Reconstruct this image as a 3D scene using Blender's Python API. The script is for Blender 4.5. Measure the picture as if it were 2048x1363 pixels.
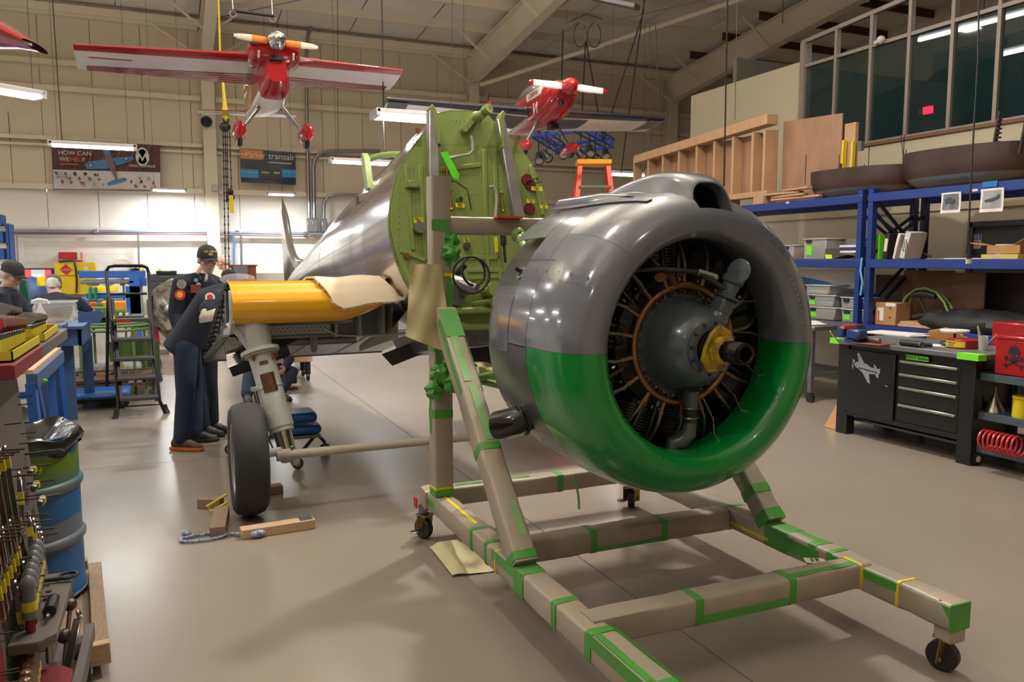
import bpy, bmesh, math, random
from math import sin, cos, pi, radians as R
from mathutils import Vector as V, Matrix as M
random.seed(7)
sc = bpy.context.scene
COL = sc.collection
for o in list(bpy.data.objects): bpy.data.objects.remove(o)
# ---------------- camera ----------------
F, PT, RL, YW, H = 1576.14, 0.102929, 0.001854, 0.410766, 1.66
fwh = V((sin(YW), cos(YW), 0)); rth = V((cos(YW), -sin(YW), 0)); up = V((0, 0, 1))
CF = cos(PT)*fwh - sin(PT)*up
_U = sin(PT)*fwh + cos(PT)*up
CX = cos(RL)*rth - sin(RL)*_U; CY = sin(RL)*rth + cos(RL)*_U
C0 = V((0, 0, H))
cd = bpy.data.cameras.new('camera'); cam = bpy.data.objects.new('camera', cd); COL.objects.link(cam)
m = M.Identity(4)
for i in range(3):
 m[i][0] = CX[i]; m[i][1] = CY[i]; m[i][2] = -CF[i]; m[i][3] = C0[i]
cam.matrix_world = m
cd.sensor_width = 36; cd.lens = F/2048*36; cd.clip_end = 200
cd.dof.use_dof = True; cd.dof.focus_distance = 4.2; cd.dof.aperture_fstop = 7.1
sc.camera = cam
# ---------------- world, exposure ----------------
w = bpy.data.worlds.new('world'); sc.world = w; w.use_nodes = True
w.node_tree.nodes['Background'].inputs[0].default_value = (0.55, 0.57, 0.6, 1)
w.node_tree.nodes['Background'].inputs[1].default_value = 0.15
sc.view_settings.view_transform = 'Standard'; sc.view_settings.look = 'None'
sc.view_settings.gamma = 1; sc.view_settings.exposure = 0.0
sc.view_settings.use_curve_mapping = False
# ---------------- hall lights (high-bay fittings under the roof and strip lights; the fittings themselves are built below) ----------------
def area(name, loc, sx, sy, power, col, rot=(0, 0, 0), spread=180):
 l = bpy.data.lights.new(name, 'AREA'); l.shape = 'RECTANGLE'; l.size = sx; l.size_y = sy
 l.energy = power; l.color = col; l.spread = R(spread)
 o = bpy.data.objects.new(name, l); o.location = loc; o.rotation_euler = rot; COL.objects.link(o); return o
WARM = (1, .93, .85); COOL = (.93, .97, 1)
HIGHBAY = [(-3.6, 1.5, 6.6, .75), (-3.6, 8.5, 6.4, .45), (3.2, 12.0, 6.6, .8), (3.8, 6.0, 6.5, 3.1), (2.4, -2.5, 6.8, .3), (0.4, 4.6, 6.8, .75), (-5.5, -3.0, 6.8, .45), (-5.0, 13.5, 6.4, .7)]
for (x, y, z, k) in HIGHBAY:
 area('highbay_light', (x, y, z-.1), .32, .32, 112*k, WARM)
 area('added_ceiling_uplight', (x, y, z+.12), 1.2, .35, 235*k**.5, WARM, rot=(pi, 0, 0))  # added upward fill to brighten the ceiling, not part of the fittings
# ---------------- pixel helpers: a point of the photograph's frame on a real plane of the place ----------------
def ray(x, y): return CX*((x-1024)/F) - CY*((y-681.5)/F) + CF
def onx(x, y, X): d = ray(x, y); return C0 + d*(X/d.x)
def ony(x, y, Y): d = ray(x, y); return C0 + d*(Y/d.y)
def onz(x, y, Z=0): d = ray(x, y); return C0 + d*((Z-H)/d.z)
# ---------------- materials ----------------
MATS = {}
def mat(name, col, rough=.5, metal=0, bump=0, scale=20, var=0, col2=None, emit=0, alpha=1, coat=0, trans=0, vscale=None, spec=None, stretch=None, detail=4, ior=None):
 if name in MATS: return MATS[name]
 m = bpy.data.materials.new(name); m.use_nodes = True; MATS[name] = m
 nt = m.node_tree; b = nt.nodes['Principled BSDF']; N = nt.nodes.new; L = nt.links.new
 c = tuple(col)+(1,) if len(col) == 3 else col
 b.inputs['Base Color'].default_value = c; b.inputs['Roughness'].default_value = rough; b.inputs['Metallic'].default_value = metal
 b.inputs['Coat Weight'].default_value = coat; b.inputs['Coat Roughness'].default_value = .05
 b.inputs['Transmission Weight'].default_value = trans; b.inputs['Alpha'].default_value = alpha
 if ior: b.inputs['IOR'].default_value = ior
 if spec is not None: b.inputs['Specular IOR Level'].default_value = spec
 if emit:
  b.inputs['Emission Color'].default_value = c; b.inputs['Emission Strength'].default_value = emit
  return m
 tc = N('ShaderNodeTexCoord'); src = tc.outputs['Object']
 if stretch:
  mp = N('ShaderNodeMapping'); mp.inputs['Scale'].default_value = stretch; L(src, mp.inputs[0]); src = mp.outputs[0]
 n = N('ShaderNodeTexNoise'); n.inputs['Scale'].default_value = vscale or scale; n.inputs['Detail'].default_value = detail; L(src, n.inputs['Vector'])
 r = N('ShaderNodeValToRGB')
 c2 = col2 if col2 else tuple(max(0, min(1, v*(1-(var or .08)))) for v in col[:3])
 r.color_ramp.elements[0].position = .32; r.color_ramp.elements[1].position = .68
 r.color_ramp.elements[0].color = tuple(c2)+(1,); r.color_ramp.elements[1].color = c
 L(n.outputs['Fac'], r.inputs[0]); L(r.outputs[0], b.inputs['Base Color'])
 if bump:
  n2 = N('ShaderNodeTexNoise'); n2.inputs['Scale'].default_value = scale; n2.inputs['Detail'].default_value = 5; L(src, n2.inputs['Vector'])
  bp = N('ShaderNodeBump'); bp.inputs['Strength'].default_value = bump; bp.inputs['Distance'].default_value = .01
  L(n2.outputs['Fac'], bp.inputs['Height']); L(bp.outputs[0], b.inputs['Normal'])
 return m
def c8(r, g, b):
 f = lambda v: (v/255/12.92) if v/255 <= .04045 else ((v/255+.055)/1.055)**2.4
 return (f(r), f(g), f(b))
# ---------------- mesh builder ----------------
def frame(d, upv=V((0, 0, 1))):
 z = d.normalized(); x = upv.cross(z)
 if x.length < 1e-4: x = V((1, 0, 0)).cross(z)
 x.normalize(); y = z.cross(x)
 return x, y, z
class MB:
 def __init__(s): s.v = []; s.f = []; s.mi = []; s.k = 0; s.sm = []
 def add(s, vs, fs, sm=False):
  n = len(s.v); s.v += [V(v) for v in vs]
  for f in fs: s.f.append(tuple(n+i for i in f)); s.mi.append(s.k); s.sm.append(sm)
  return s
 def box(s, c, d, rz=0, mt=None):
  hx, hy, hz = d[0]/2, d[1]/2, d[2]/2; c = V(c)
  m = mt or M.Rotation(rz, 3, 'Z')
  vs = [c + m @ V((x*hx, y*hy, z*hz)) for z in (-1, 1) for y in (-1, 1) for x in (-1, 1)]
  return s.add(vs, [(0, 2, 3, 1), (4, 5, 7, 6), (0, 1, 5, 4), (2, 6, 7, 3), (0, 4, 6, 2), (1, 3, 7, 5)])
 def bx(s, a, b):
  a = V(a); b = V(b); return s.box((a+b)/2, [abs(b[i]-a[i]) for i in range(3)])
 def beam(s, a, b, w, h, upv=V((0, 0, 1))):
  a = V(a); b = V(b); x, y, z = frame(b-a, V(upv))
  vs = [p + x*(i*w/2) + y*(j*h/2) for p in (a, b) for (i, j) in ((-1, -1), (1, -1), (1, 1), (-1, 1))]
  return s.add(vs, [(3, 2, 1, 0), (4, 5, 6, 7), (0, 1, 5, 4), (1, 2, 6, 5), (2, 3, 7, 6), (3, 0, 4, 7)])
 def cyl(s, a, b, r0, r1=None, n=12, cap=True):
  r1 = r0 if r1 is None else r1
  return s.loft([(V(a), r0), (V(b), r1)], n, cap)
 def loft(s, pr, n=12, cap=True, upv=V((0, 0, 1))):
  # pr: list of (point, r) or (point,(rx,ry))
  pts = [V(p) for p, _ in pr]; rings = []
  for i, (p, r) in enumerate(pr):
   d = (pts[min(i+1, len(pts)-1)] - pts[max(i-1, 0)])
   if d.length < 1e-7: d = V((0, 0, 1))
   if i == 0: x, y, z = frame(d, upv)
   else:
    z = d.normalized(); x = x - z*x.dot(z)
    if x.length < 1e-5: x, y, z = frame(d, upv)
    x.normalize(); y = z.cross(x)
   rx, ry = r if isinstance(r, (tuple, list)) else (r, r)
   rings.append([V(p) + x*(cos(2*pi*k/n)*rx) + y*(sin(2*pi*k/n)*ry) for k in range(n)])
  base = len(s.v)
  for rg in rings: s.v += rg
  def q(*f): s.f.append(f); s.mi.append(s.k); s.sm.append(True)
  for i in range(len(rings)-1):
   for k in range(n):
    a = base+i*n; k2 = (k+1) % n; q(a+k, a+k2, a+n+k2, a+n+k)
  if cap:
   s.f.append(tuple(base+k for k in range(n))[::-1]); s.mi.append(s.k); s.sm.append(False)
   l = base+(len(rings)-1)*n
   s.f.append(tuple(l+k for k in range(n))); s.mi.append(s.k); s.sm.append(False)
  return s
 def tube(s, pts, r, n=8, cap=True): return s.loft([(p, r) for p in pts], n, cap)
 def torus(s, c, R_, r, axis=(0, 0, 1), n=32, k=8, a0=0, a1=2*pi):
  x, y, z = frame(V(axis)); c = V(c); full = abs(a1-a0-2*pi) < 1e-6
  pts = [c + x*(cos(a0+(a1-a0)*i/n)*R_) + y*(sin(a0+(a1-a0)*i/n)*R_) for i in range(n+(0 if full else 1))]
  if not full: return s.tube(pts, r, k)
  base = len(s.v)
  for i, p in enumerate(pts):
   d = (p-c).normalized()
   for j in range(k): s.v.append(p + d*(cos(2*pi*j/k)*r) + z*(sin(2*pi*j/k)*r))
  for i in range(n):
   for j in range(k):
    a = base+i*k; b = base+((i+1) % n)*k; j2 = (j+1) % k
    s.f.append((a+j, b+j, b+j2, a+j2)); s.mi.append(s.k); s.sm.append(True)
  return s
 def lathe(s, prof, o=(0, 0, 0), axis=(0, 0, 1), n=24, a0=0, a1=2*pi, upv=(0, 0, 1), sm=True):
  # prof: list of (r, h) along axis
  x, y, z = frame(V(axis), V(upv)); o = V(o); full = abs(a1-a0-2*pi) < 1e-6; m_ = n if full else n+1; base = len(s.v)
  for (r, h) in prof:
   for k in range(m_):
    a = a0+(a1-a0)*k/n; s.v.append(o + z*h + x*(cos(a)*r) + y*(sin(a)*r))
  for i in range(len(prof)-1):
   for k in range(n):
    k2 = (k+1) % m_; a = base+i*m_
    s.f.append((a+k, a+k2, a+m_+k2, a+m_+k)); s.mi.append(s.k); s.sm.append(sm)
  return s
 def ball(s, c, r, n=12, k=8, rot=None):
  c = V(c); rr = r if isinstance(r, (tuple, list)) else (r, r, r); base = len(s.v)
  for i in range(k+1):
   t = pi*i/k
   for j in range(n):
    p = V((sin(t)*cos(2*pi*j/n)*rr[0], sin(t)*sin(2*pi*j/n)*rr[1], cos(t)*rr[2]))
    s.v.append(c + ((rot @ p) if rot else p))
  for i in range(k):
   for j in range(n):
    a = base+i*n; j2 = (j+1) % n; s.f.append((a+j, a+n+j, a+n+j2, a+j2)); s.mi.append(s.k); s.sm.append(True)
  return s
 def prism(s, poly, o, u, v, d, sm=False):
  # poly in 2D (u,v) axes from origin o, extruded by vector d
  o = V(o); u = V(u); v = V(v); d = V(d); n = len(poly)
  vs = [o + u*p[0] + v*p[1] for p in poly] + [o + u*p[0] + v*p[1] + d for p in poly]
  fs = [tuple(range(n))[::-1], tuple(range(n, 2*n))] + [(i, (i+1) % n, n+(i+1) % n, n+i) for i in range(n)]
  return s.add(vs, fs)
 def grid(s, fn, nu, nv, sm=True):
  base = len(s.v)
  for i in range(nu+1):
   for j in range(nv+1): s.v.append(V(fn(i/nu, j/nv)))
  for i in range(nu):
   for j in range(nv):
    a = base+i*(nv+1)+j; s.f.append((a, a+nv+1, a+nv+2, a+1)); s.mi.append(s.k); s.sm.append(sm)
  return s
 def xf(s, m, start=0):
  for i in range(start, len(s.v)): s.v[i] = m @ s.v[i]
  return s
def mk(name, mb, ms, bevel=0, solid=0, sub=0, ang=35, seg=1):
 me = bpy.data.meshes.new(name); me.from_pydata([tuple(v) for v in mb.v], [], mb.f)
 ms = ms if isinstance(ms, (list, tuple)) else [ms]
 for q in ms: me.materials.append(q)
 me.polygons.foreach_set('material_index', mb.mi); me.polygons.foreach_set('use_smooth', [True]*len(mb.f)); me.update()
 bm = bmesh.new(); bm.from_mesh(me); bmesh.ops.remove_doubles(bm, verts=bm.verts, dist=1e-5); bmesh.ops.recalc_face_normals(bm, faces=bm.faces); bm.to_mesh(me); bm.free()
 me.set_sharp_from_angle(angle=R(ang))
 o = bpy.data.objects.new(name, me); COL.objects.link(o)
 if solid: q = o.modifiers.new('s', 'SOLIDIFY'); q.thickness = solid; q.offset = 0; q = o.modifiers.new('e', 'EDGE_SPLIT'); q.split_angle = R(ang)
 if bevel: q = o.modifiers.new('b', 'BEVEL'); q.width = bevel; q.segments = seg; q.limit_method = 'ANGLE'; q.angle_limit = R(40)
 if sub: q = o.modifiers.new('u', 'SUBSURF'); q.levels = sub; q.render_levels = sub
 return o
def tg(o, label=None, cat=None, group=None, kind=None):
 if label: o['label'] = label
 if cat: o['category'] = cat
 if group: o['group'] = group
 if kind: o['kind'] = kind
 return o
class T:
 """a thing: an Empty at its base; parts are given in world coordinates (w=True) or local to the thing"""
 def __init__(s, name, label, cat, loc=(0, 0, 0), rz=0, group=None, kind=None, rot=None):
  s.o = bpy.data.objects.new(name, None); COL.objects.link(s.o); s.o.empty_display_size = .1
  s.m = M.Translation(V(loc)) @ (rot.to_4x4() if rot is not None else M.Rotation(rz, 4, 'Z')); s.o.matrix_world = s.m
  s.inv = s.m.inverted(); s.off = {}
  tg(s.o, label, cat, group, kind)
 def part(s, name, mb, ms, parent=None, w=False, label=None, kind=None, **k):
  if w: mb.xf(s.inv)
  # origin of each part at its own centre
  lo = V([min(v[i] for v in mb.v) for i in range(3)]); hi = V([max(v[i] for v in mb.v) for i in range(3)]); c = (lo+hi)/2
  for i in range(len(mb.v)): mb.v[i] = mb.v[i]-c
  o = mk(name, mb, ms, **k); o.parent = parent or s.o
  o.location = c - (s.off[parent.name] if parent else V((0, 0, 0))); s.off[o.name] = c
  tg(o, label, kind=kind); return o
 def text(s, body, size, mt, p, u, v, parent=None, ext=.001, name='lettering', align='CENTER', w=False):
  cu = bpy.data.curves.new(name, 'FONT'); cu.body = body; cu.size = size; cu.extrude = ext; cu.align_x = align; cu.align_y = 'CENTER'
  cu.materials.append(mt); o = bpy.data.objects.new(name, cu); COL.objects.link(o)
  u = V(u).normalized(); v = V(v).normalized(); n = u.cross(v)
  q = M(((u.x, v.x, n.x, p[0]), (u.y, v.y, n.y, p[1]), (u.z, v.z, n.z, p[2]), (0, 0, 0, 1)))
  if w: q = s.inv @ q
  me = bpy.data.meshes.new_from_object(o); bpy.data.objects.remove(o); o = bpy.data.objects.new(name, me); COL.objects.link(o)
  o.parent = parent or s.o
  if parent: q = M.Translation(-s.off[parent.name]) @ q
  o.matrix_local = q; return o
ORD = ['nearest', 'second', 'third', 'fourth', 'fifth', 'sixth', 'seventh', 'eighth', 'ninth', 'tenth', 'eleventh', 'twelfth', 'thirteenth', 'fourteenth']
def solo(name, label, cat, mb, ms, group=None, kind=None, **k):
 lo = V([min(v[i] for v in mb.v) for i in range(3)]); hi = V([max(v[i] for v in mb.v) for i in range(3)]); c = V(((lo.x+hi.x)/2, (lo.y+hi.y)/2, lo.z))
 for i in range(len(mb.v)): mb.v[i] = mb.v[i]-c
 o = mk(name, mb, ms, **k); o.location = c; tg(o, label, cat, group, kind); return o
def copy_thing(o, loc=None, rz=None, label=None):
 def rec(a, par):
  c = a.copy(); COL.objects.link(c)
  if par: c.parent = par
  for ch in a.children: rec(ch, c)
  return c
 c = rec(o, None)
 if loc is not None: c.location = loc
 if rz is not None: c.rotation_euler = (0, 0, rz)
 if label: c['label'] = label
 return c
def S(name, mb, ms, **k): return solo(name, None, None, mb, ms, kind='structure', **k)
X3, Y3, Z3 = V((1, 0, 0)), V((0, 1, 0)), V((0, 0, 1))
# ======================= SETTING =======================
m_conc = mat('concrete', c8(140, 130, 117), .34, bump=.03, scale=60, vscale=.6, col2=c8(132, 123, 111), detail=8)
def floor_mat():
 m = m_conc; nt = m.node_tree; b = nt.nodes['Principled BSDF']; N = nt.nodes.new; L = nt.links.new
 tc = N('ShaderNodeTexCoord'); n = N('ShaderNodeTexNoise'); n.inputs['Scale'].default_value = .9; n.inputs['Detail'].default_value = 9; n.inputs['Roughness'].default_value = .65
 geo = N('ShaderNodeNewGeometry'); L(geo.outputs['Position'], n.inputs['Vector'])
 r = N('ShaderNodeMapRange'); r.inputs[1].default_value = .3; r.inputs[2].default_value = .7; r.inputs[3].default_value = .30; r.inputs[4].default_value = .38
 L(n.outputs['Fac'], r.inputs[0]); L(r.outputs[0], b.inputs['Roughness'])
 b.inputs['Specular IOR Level'].default_value = .6; b.inputs['Coat Weight'].default_value = .35; b.inputs['Coat Roughness'].default_value = .2
floor_mat()
m_dark = mat('joint_dark', (.03, .028, .025), .9)
fl = bpy.data.objects.new('floor', None); COL.objects.link(fl); fl['kind'] = 'structure'
XS = [-10.2, -6.15, -2.05, 2.05, 6.15, 10.3, 14.4, 19]; YS = [-8, -2.6, 2.0-.02, 6.85, 11.6, 16.4, 21.5]
XS = [-10.2, -6.15, -2.05, 2.05, 6.15, 10.3, 14.4, 19]
YS = [-8, -2.0, 7.0, 16.0, 21.6]
mb = MB().bx((-10.2, -8, -.2), (19, 21.6, -.012)); o = mk('subfloor', mb, m_dark); o.parent = fl
for i in range(len(XS)-1):
 for j in range(len(YS)-1):
  mb = MB().bx((XS[i]+.003, YS[j]+.003, -.1), (XS[i+1]-.003, YS[j+1]-.003, 0)); o = mk('slab', mb, m_conc); o.parent = fl
m_panel = mat('liner_panel', c8(216, 203, 180), .6, bump=.02, scale=30, var=.04)
m_panelw = mat('liner_white', c8(228, 224, 214), .6, bump=.02, scale=30, var=.03)
m_block = mat('painted_block', c8(232, 229, 220), .65, bump=.08, scale=80, var=.03)
m_steel = mat('primer_steel', c8(222, 211, 188), .5, bump=.02, scale=15, var=.05)
m_steelw = mat('white_steel', c8(214, 208, 194), .5, var=.04)
m_ins = mat('roof_insulation', c8(232, 228, 216), .75, bump=.15, scale=3, var=.08)
m_cream = mat('cream_wall', c8(184, 175, 152), .7, bump=.02, scale=50, var=.03)
m_red_ox = mat('red_oxide', c8(92, 56, 50), .7, var=.1)
m_alum = mat('mill_aluminium', c8(150, 150, 148), .35, metal=.9, var=.06)
YB = 21.5; XL = -10; XE = 18.8
def root(name, label=None, kind='structure'):
 o = bpy.data.objects.new(name, None); COL.objects.link(o); o['kind'] = kind
 if label: o['label'] = label
 return o
def kid(par, name, mb, ms, **k): o = mk(name, mb, ms, **k); o.parent = par; return o
wb = root('wall_back')
x = XL; i = 0
while x < XE:
 x2 = min(x+1.07, XE)
 mb = MB().bx((x+.006, YB, 3.36), (x2-.006, YB+.1, 8.2)); kid(wb, 'panel', mb, m_panel)
 mb = MB().bx((x+.006, YB, 2.42), (x2-.006, YB+.1, 3.34)); kid(wb, 'panel', mb, m_panelw)
 x = x2
kid(wb, 'backing', MB().bx((XL, YB+.1, 0), (XE, YB+.3, 8.3)), m_panel)
mb = MB()
for r_ in range(12):
 x = XL - (.2 if r_ % 2 else 0)
 while x < XE:
  mb.bx((max(x, XL)+.003, YB-.05, r_*.2+.003), (min(x+.4, XE)-.003, YB+.1, r_*.2+.197)); x += .4
o = kid(wb, 'block', mb, m_block); o['kind'] = 'stuff'
kid(wb, 'mortar', MB().bx((XL, YB-.044, 0), (XE, YB+.09, 2.4)), m_block)
for (z, h) in ((7.35, .2), (6.2, .12), (5.62, .12), (4.48, .09), (3.37, .12), (4.32, .05)):
 for (a, b) in ((XL, .93), (1.27, 7.93), (8.27, 14.6), (14.95, XE)):
  kid(wb, 'girt', MB().bx((a, YB-.16, z-h/2), (b, YB, z+h/2)), m_steel)
# block ledge and conduits along it
kid(wb, 'sill_cap', MB().bx((XL, YB-.1, 2.38), (XE, YB-.02, 2.44)), m_steelw)
# ---------- roof: eave at back wall, rising towards the camera ----------
SL = .105
def zr(y): return 7.62 + (21.5-y)*SL
ceil = root('ceiling')
m_pur = m_steel
y = 21.4; pitch = 1.48; k = 0
while y > -8.5:
 y2 = y-pitch
 for (a, b, mt) in ((XL, 19, m_ins),):
  # insulation sags a little between purlins, taped laps every 1.8 m
  xx = a
  while xx < b:
   x2 = min(xx+1.83, b)
   kid(ceil, 'insulation_panel', MB().grid(lambda u, v: (xx+.01+(x2-xx-.02)*u, y-.03+(y2-y+.06)*v, zr(y+(y2-y)*v)-.02-.05*sin(pi*v)*(.6+.4*sin(pi*u))), 2, 5), mt)
   xx = x2
 kid(ceil, 'purlin', MB().beam((XL, y2, zr(y2)-.12), (9.6, y2, zr(y2)-.12), .07, .2), m_pur)
 kid(ceil, 'purlin', MB().beam((9.6, y2, zr(y2)-.12), (14.4, y2, zr(y2)-.12), .07, .2), m_pur if y2 > 11.5 else m_red_ox)
 kid(ceil, 'purlin', MB().beam((14.4, y2, zr(y2)-.12), (19, y2, zr(y2)-.12), .07, .2), m_red_ox)
 y = y2
kid(ceil, 'roof_deck', MB().prism([(-8.6, zr(-8.6)+.12), (21.7, zr(21.7)+.12), (21.7, zr(21.7)+.3), (-8.6, zr(-8.6)+.3)], (XL-.2, 0, 0), Y3, Z3, (29.2, 0, 0)), m_steelw)
kid(ceil, 'eave_strut', MB().bx((XL, YB-.22, 7.32), (XE, YB-.02, 7.5)), m_steel)
for X in (1.1, 8.1, 14.8, -5.9):
 fr = root('steel_frame', 'cream steel portal frame, column and tapered rafter')
 f = MB()
 # column: two flanges + web ; web tapers upward
 f.bx((X-.15, YB-.30, 0), (X+.15, YB-.28, 6.5)); f.bx((X-.15, YB-.05, 0), (X+.15, YB-.03, 7.3));
 f.bx((X-.01, YB-.29, 0), (X+.01, YB-.04, 7.3))
 kid(fr, 'column', f, m_steel)
 # haunched rafter: depth large at haunch
 pts = [(YB-.3, 6.45), (YB-.3, 7.4), (16, zr(16)-.26), (-8, zr(-8)-.26), (-8, zr(-8)-1.15), (10, zr(10)-.95), (16, 7.28), (YB-.3, 6.68)]
 pts = [(YB-.05, 7.35), (16, zr(16)-.24), (-8, zr(-8)-.24), (-8, zr(-8)-1.0), (10, zr(10)-.86), (16, zr(16)-.92), (YB-.3, 6.6)]
 kid(fr, 'rafter', MB().prism(pts, (X-.008, 0, 0), Y3, Z3, (.016, 0, 0)), m_steel)
 for (a, b) in (((YB-.3, 6.6), (16, zr(16)-.92)), ((16, zr(16)-.92), (10, zr(10)-.86)), ((10, zr(10)-.86), (-8, zr(-8)-1.0)), ((YB-.05, 7.35), (16, zr(16)-.24)), ((16, zr(16)-.24), (-8, zr(-8)-.24))):
  kid(fr, 'flange', MB().beam((X, a[0], a[1]), (X, b[0], b[1]), .26, .02), m_steel)
 kid(fr, 'haunch_plate', MB().beam((X, YB-.3, 6.5), (X, YB-.04, 7.4), .28, .02), m_steel)
 for i in range(8):   # flange braces down from the purlins
  y = 20.0-1.48*i*1.0
  for sx in (-1, 1):
   if i % 2 == 0: kid(fr, 'flange_brace', MB().beam((X+sx*1.0, y-.2, zr(y)-.22), (X+sx*.1, y-.2, zr(y)-.95+.05), .05, .05), m_steel)
 for sx in (-1, 1):
  kid(fr, 'flange_brace', MB().beam((X+sx*1.3, YB-.15, 7.35), (X+sx*.12, YB-.3, 6.55), .05, .05), m_steel)
# cross rods of the roof bracing
for (a, b) in (((1.1, 20.5), (8.1, 14)), ((8.1, 20.5), (14.8, 12.5)), ((8.1, 9), (14.8, 16.5)), ((1.1, 8), (8.1, 14))):
 S('brace_rod', MB().cyl((a[0], a[1], zr(a[1])-.45), (b[0], b[1], zr(b[1])-.45), .014, n=6), m_alum)
S('brace_strut', MB().cyl(onx(955, 165, 8.1) + V((.1, 0, -.05)), V((14.8, 9.0, zr(9)-.9)), .06, n=10), m_steel)
# ---------- walls left and behind (outside the frame) ----------
S('wall_left', MB().bx((XL-.2, -8, 0), (XL, YB, 9.2)), m_panelw)
S('wall_front', MB().bx((XL, -8.3, 0), (19, -8.1, 10.8)), m_panel)
S('wall_east', MB().bx((19, -8, 0), (19.2, YB+.3, 10.8)), m_panel)
# ---------- mezzanine block along the right ----------
XR = 9.5
m_win = mat('tinted_glass', c8(22, 52, 58), .03, trans=0, alpha=.40, spec=.5)
m_wood = mat('oak_trim', c8(120, 84, 58), .5, var=.2, scale=14)
m_frame = mat('window_frame', c8(150, 140, 134), .4, metal=.3)
m_black = mat('black_matt', (.012, .012, .013), .6)
wr = root('wall_right')
kid(wr, 'lower_wall', MB().bx((XR, 7.02, 0), (XR+.15, 12.9, 3.33)).bx((XR, -8, 2.1), (XR+.15, 7.02, 3.33)).bx((XR, -8, 0), (XR+.15, 6.1, 2.1)), m_cream)
kid(wr, 'upper_wall', MB().bx((XR, 10.07, 3.33), (XR+.15, 12.9, 4.82)), m_cream)
kid(wr, 'end_wall', MB().bx((XR, 12.9, 0), (16, 13.05, 4.82)), m_cream)
kid(wr, 'ledge', MB().bx((XR-.03, -8, 2.3), (XR, 12.9, 2.42)), m_cream)
t = root('trim_1'); kid(t, 'sill_board', MB().bx((XR-.03, -8, 3.30), (XR+.02, 10.07, 3.345)), m_wood)
t = root('wall_mezzanine')   # the room behind the glass
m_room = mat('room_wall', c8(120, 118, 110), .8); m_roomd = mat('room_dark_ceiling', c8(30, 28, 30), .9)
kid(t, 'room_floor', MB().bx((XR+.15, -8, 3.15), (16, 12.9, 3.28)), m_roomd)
kid(t, 'room_wall', MB().bx((15.9, -8, 3.28), (16, 12.9, 6.2)), m_room)
kid(t, 'room_wall', MB().bx((XR+.15, 11.9, 3.28), (16, 12.0, 5.3)), m_room)
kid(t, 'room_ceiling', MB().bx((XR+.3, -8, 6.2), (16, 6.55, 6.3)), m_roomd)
hA, hB = onx(1614, 82, 9.5), onx(1807, 0, 9.5)
def hdz(y): return hA.z+(hB.z-hA.z)*(y-hA.y)/(hB.y-hA.y)
wy = [10.04, 9.39, 8.73, 8.08, 7.42, 6.785, 6.13, 5.47, 4.8]
n_ = 0
for i in range(len(wy)-1):
 n_ += 1
 wn = root('window_%d' % n_)
 y0, y1 = wy[i], wy[i+1]
 kid(wn, 'mullion', MB().bx((XR-.03, y0-.025, 3.34), (XR+.05, y0+.025, hdz(y0))), m_frame)
 kid(wn, 'head_rail', MB().bx((XR-.025, y1, 4.70), (XR+.05, y0, 4.75)), m_frame)
 kid(wn, 'pane', MB().bx((XR+.01, y1+.02, 3.35), (XR+.018, y0-.02, 4.71)), m_win)
 kid(wn, 'bottom_rail', MB().bx((XR-.02, y1, 3.34), (XR+.05, y0, 3.37)), m_frame)
kid(root('trim_2'), 'sloped_header', MB().beam((XR, 10.1, hdz(10.1)), (XR, 4.8, hdz(4.8)), .07, .06), m_frame)
kid(root('trim_3'), 'end_jamb', MB().bx((XR-.04, 10.03, 3.34), (XR+.12, 10.12, hdz(10.07))), m_frame)
# door
d1 = root('door_1'); m_door = mat('door_grey', c8(80, 80, 78), .5)
kid(d1, 'door_frame', MB().bx((XR-.03, 6.98, 0), (XR+.1, 7.05, 2.12)).bx((XR-.03, 6.05, 2.06), (XR+.1, 7.05, 2.13)).bx((XR-.03, 6.05, 0), (XR+.1, 6.11, 2.12)), mat('door_frame_dark', c8(62, 62, 62), .5), bevel=.004)
kid(d1, 'door_leaf', MB().bx((XR+.02, 6.11, .01), (XR+.07, 6.98, 2.06)), m_door)
kid(d1, 'door_handle', MB().cyl((XR-.05, 6.2, 1.0), (XR-.05, 6.32, 1.0), .012, n=8).cyl((XR-.05, 6.2, 1.0), (XR+.02, 6.2, 1.0), .012, n=8), m_alum)
# ======================= ENGINE COWL, ENGINE, STAND =======================
CXC, CZ = 2.14, 1.275
m_cowl = mat('cowl_grey_paint', c8(104, 108, 120), .16, coat=.6, var=.02, spec=.6)
m_cowlg = mat('cowl_green_paint', c8(0, 134, 52), .26, coat=.5, var=.04, spec=.5)
m_pol = mat('polished_aluminium', c8(178, 176, 180), .12, metal=1, bump=.04, scale=6, var=.06)
m_pol2 = mat('dull_aluminium', c8(132, 130, 134), .3, metal=.9, bump=.03, scale=8, var=.12)
m_inside = mat('cowl_inside_black', (.012, .012, .014), .5)
m_seam = mat('seam_dark', (.04, .045, .05), .6)
m_seamg = mat('seam_green', c8(8, 84, 42), .5)
m_greypart = mat('engine_grey', c8(78, 88, 96), .22, coat=.4, var=.08, bump=.03, scale=30)
m_cylm = mat('cylinder_black', c8(36, 36, 38), .35, metal=.3, var=.2)
m_fin = mat('cylinder_fin', c8(150, 150, 152), .4, metal=.4, var=.2)
m_bronze = mat('bronze', c8(148, 112, 76), .38, metal=.85, var=.25, scale=18, bump=.04)
m_braid = mat('steel_braid', c8(120, 116, 112), .35, metal=.9, bump=.4, scale=300)
m_bolt = mat('bolt_steel', c8(130, 128, 124), .3, metal=1)
m_rub = mat('black_rubber', (.015, .015, .016), .45, bump=.05, scale=40, spec=.4)
m_gloss = mat('gloss_black', (.012, .012, .013), .15, coat=.3)
m_yel = mat('yellow_paint', c8(206, 178, 30), .5, bump=.1, scale=30, vscale=14, col2=c8(96, 74, 30))
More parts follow.
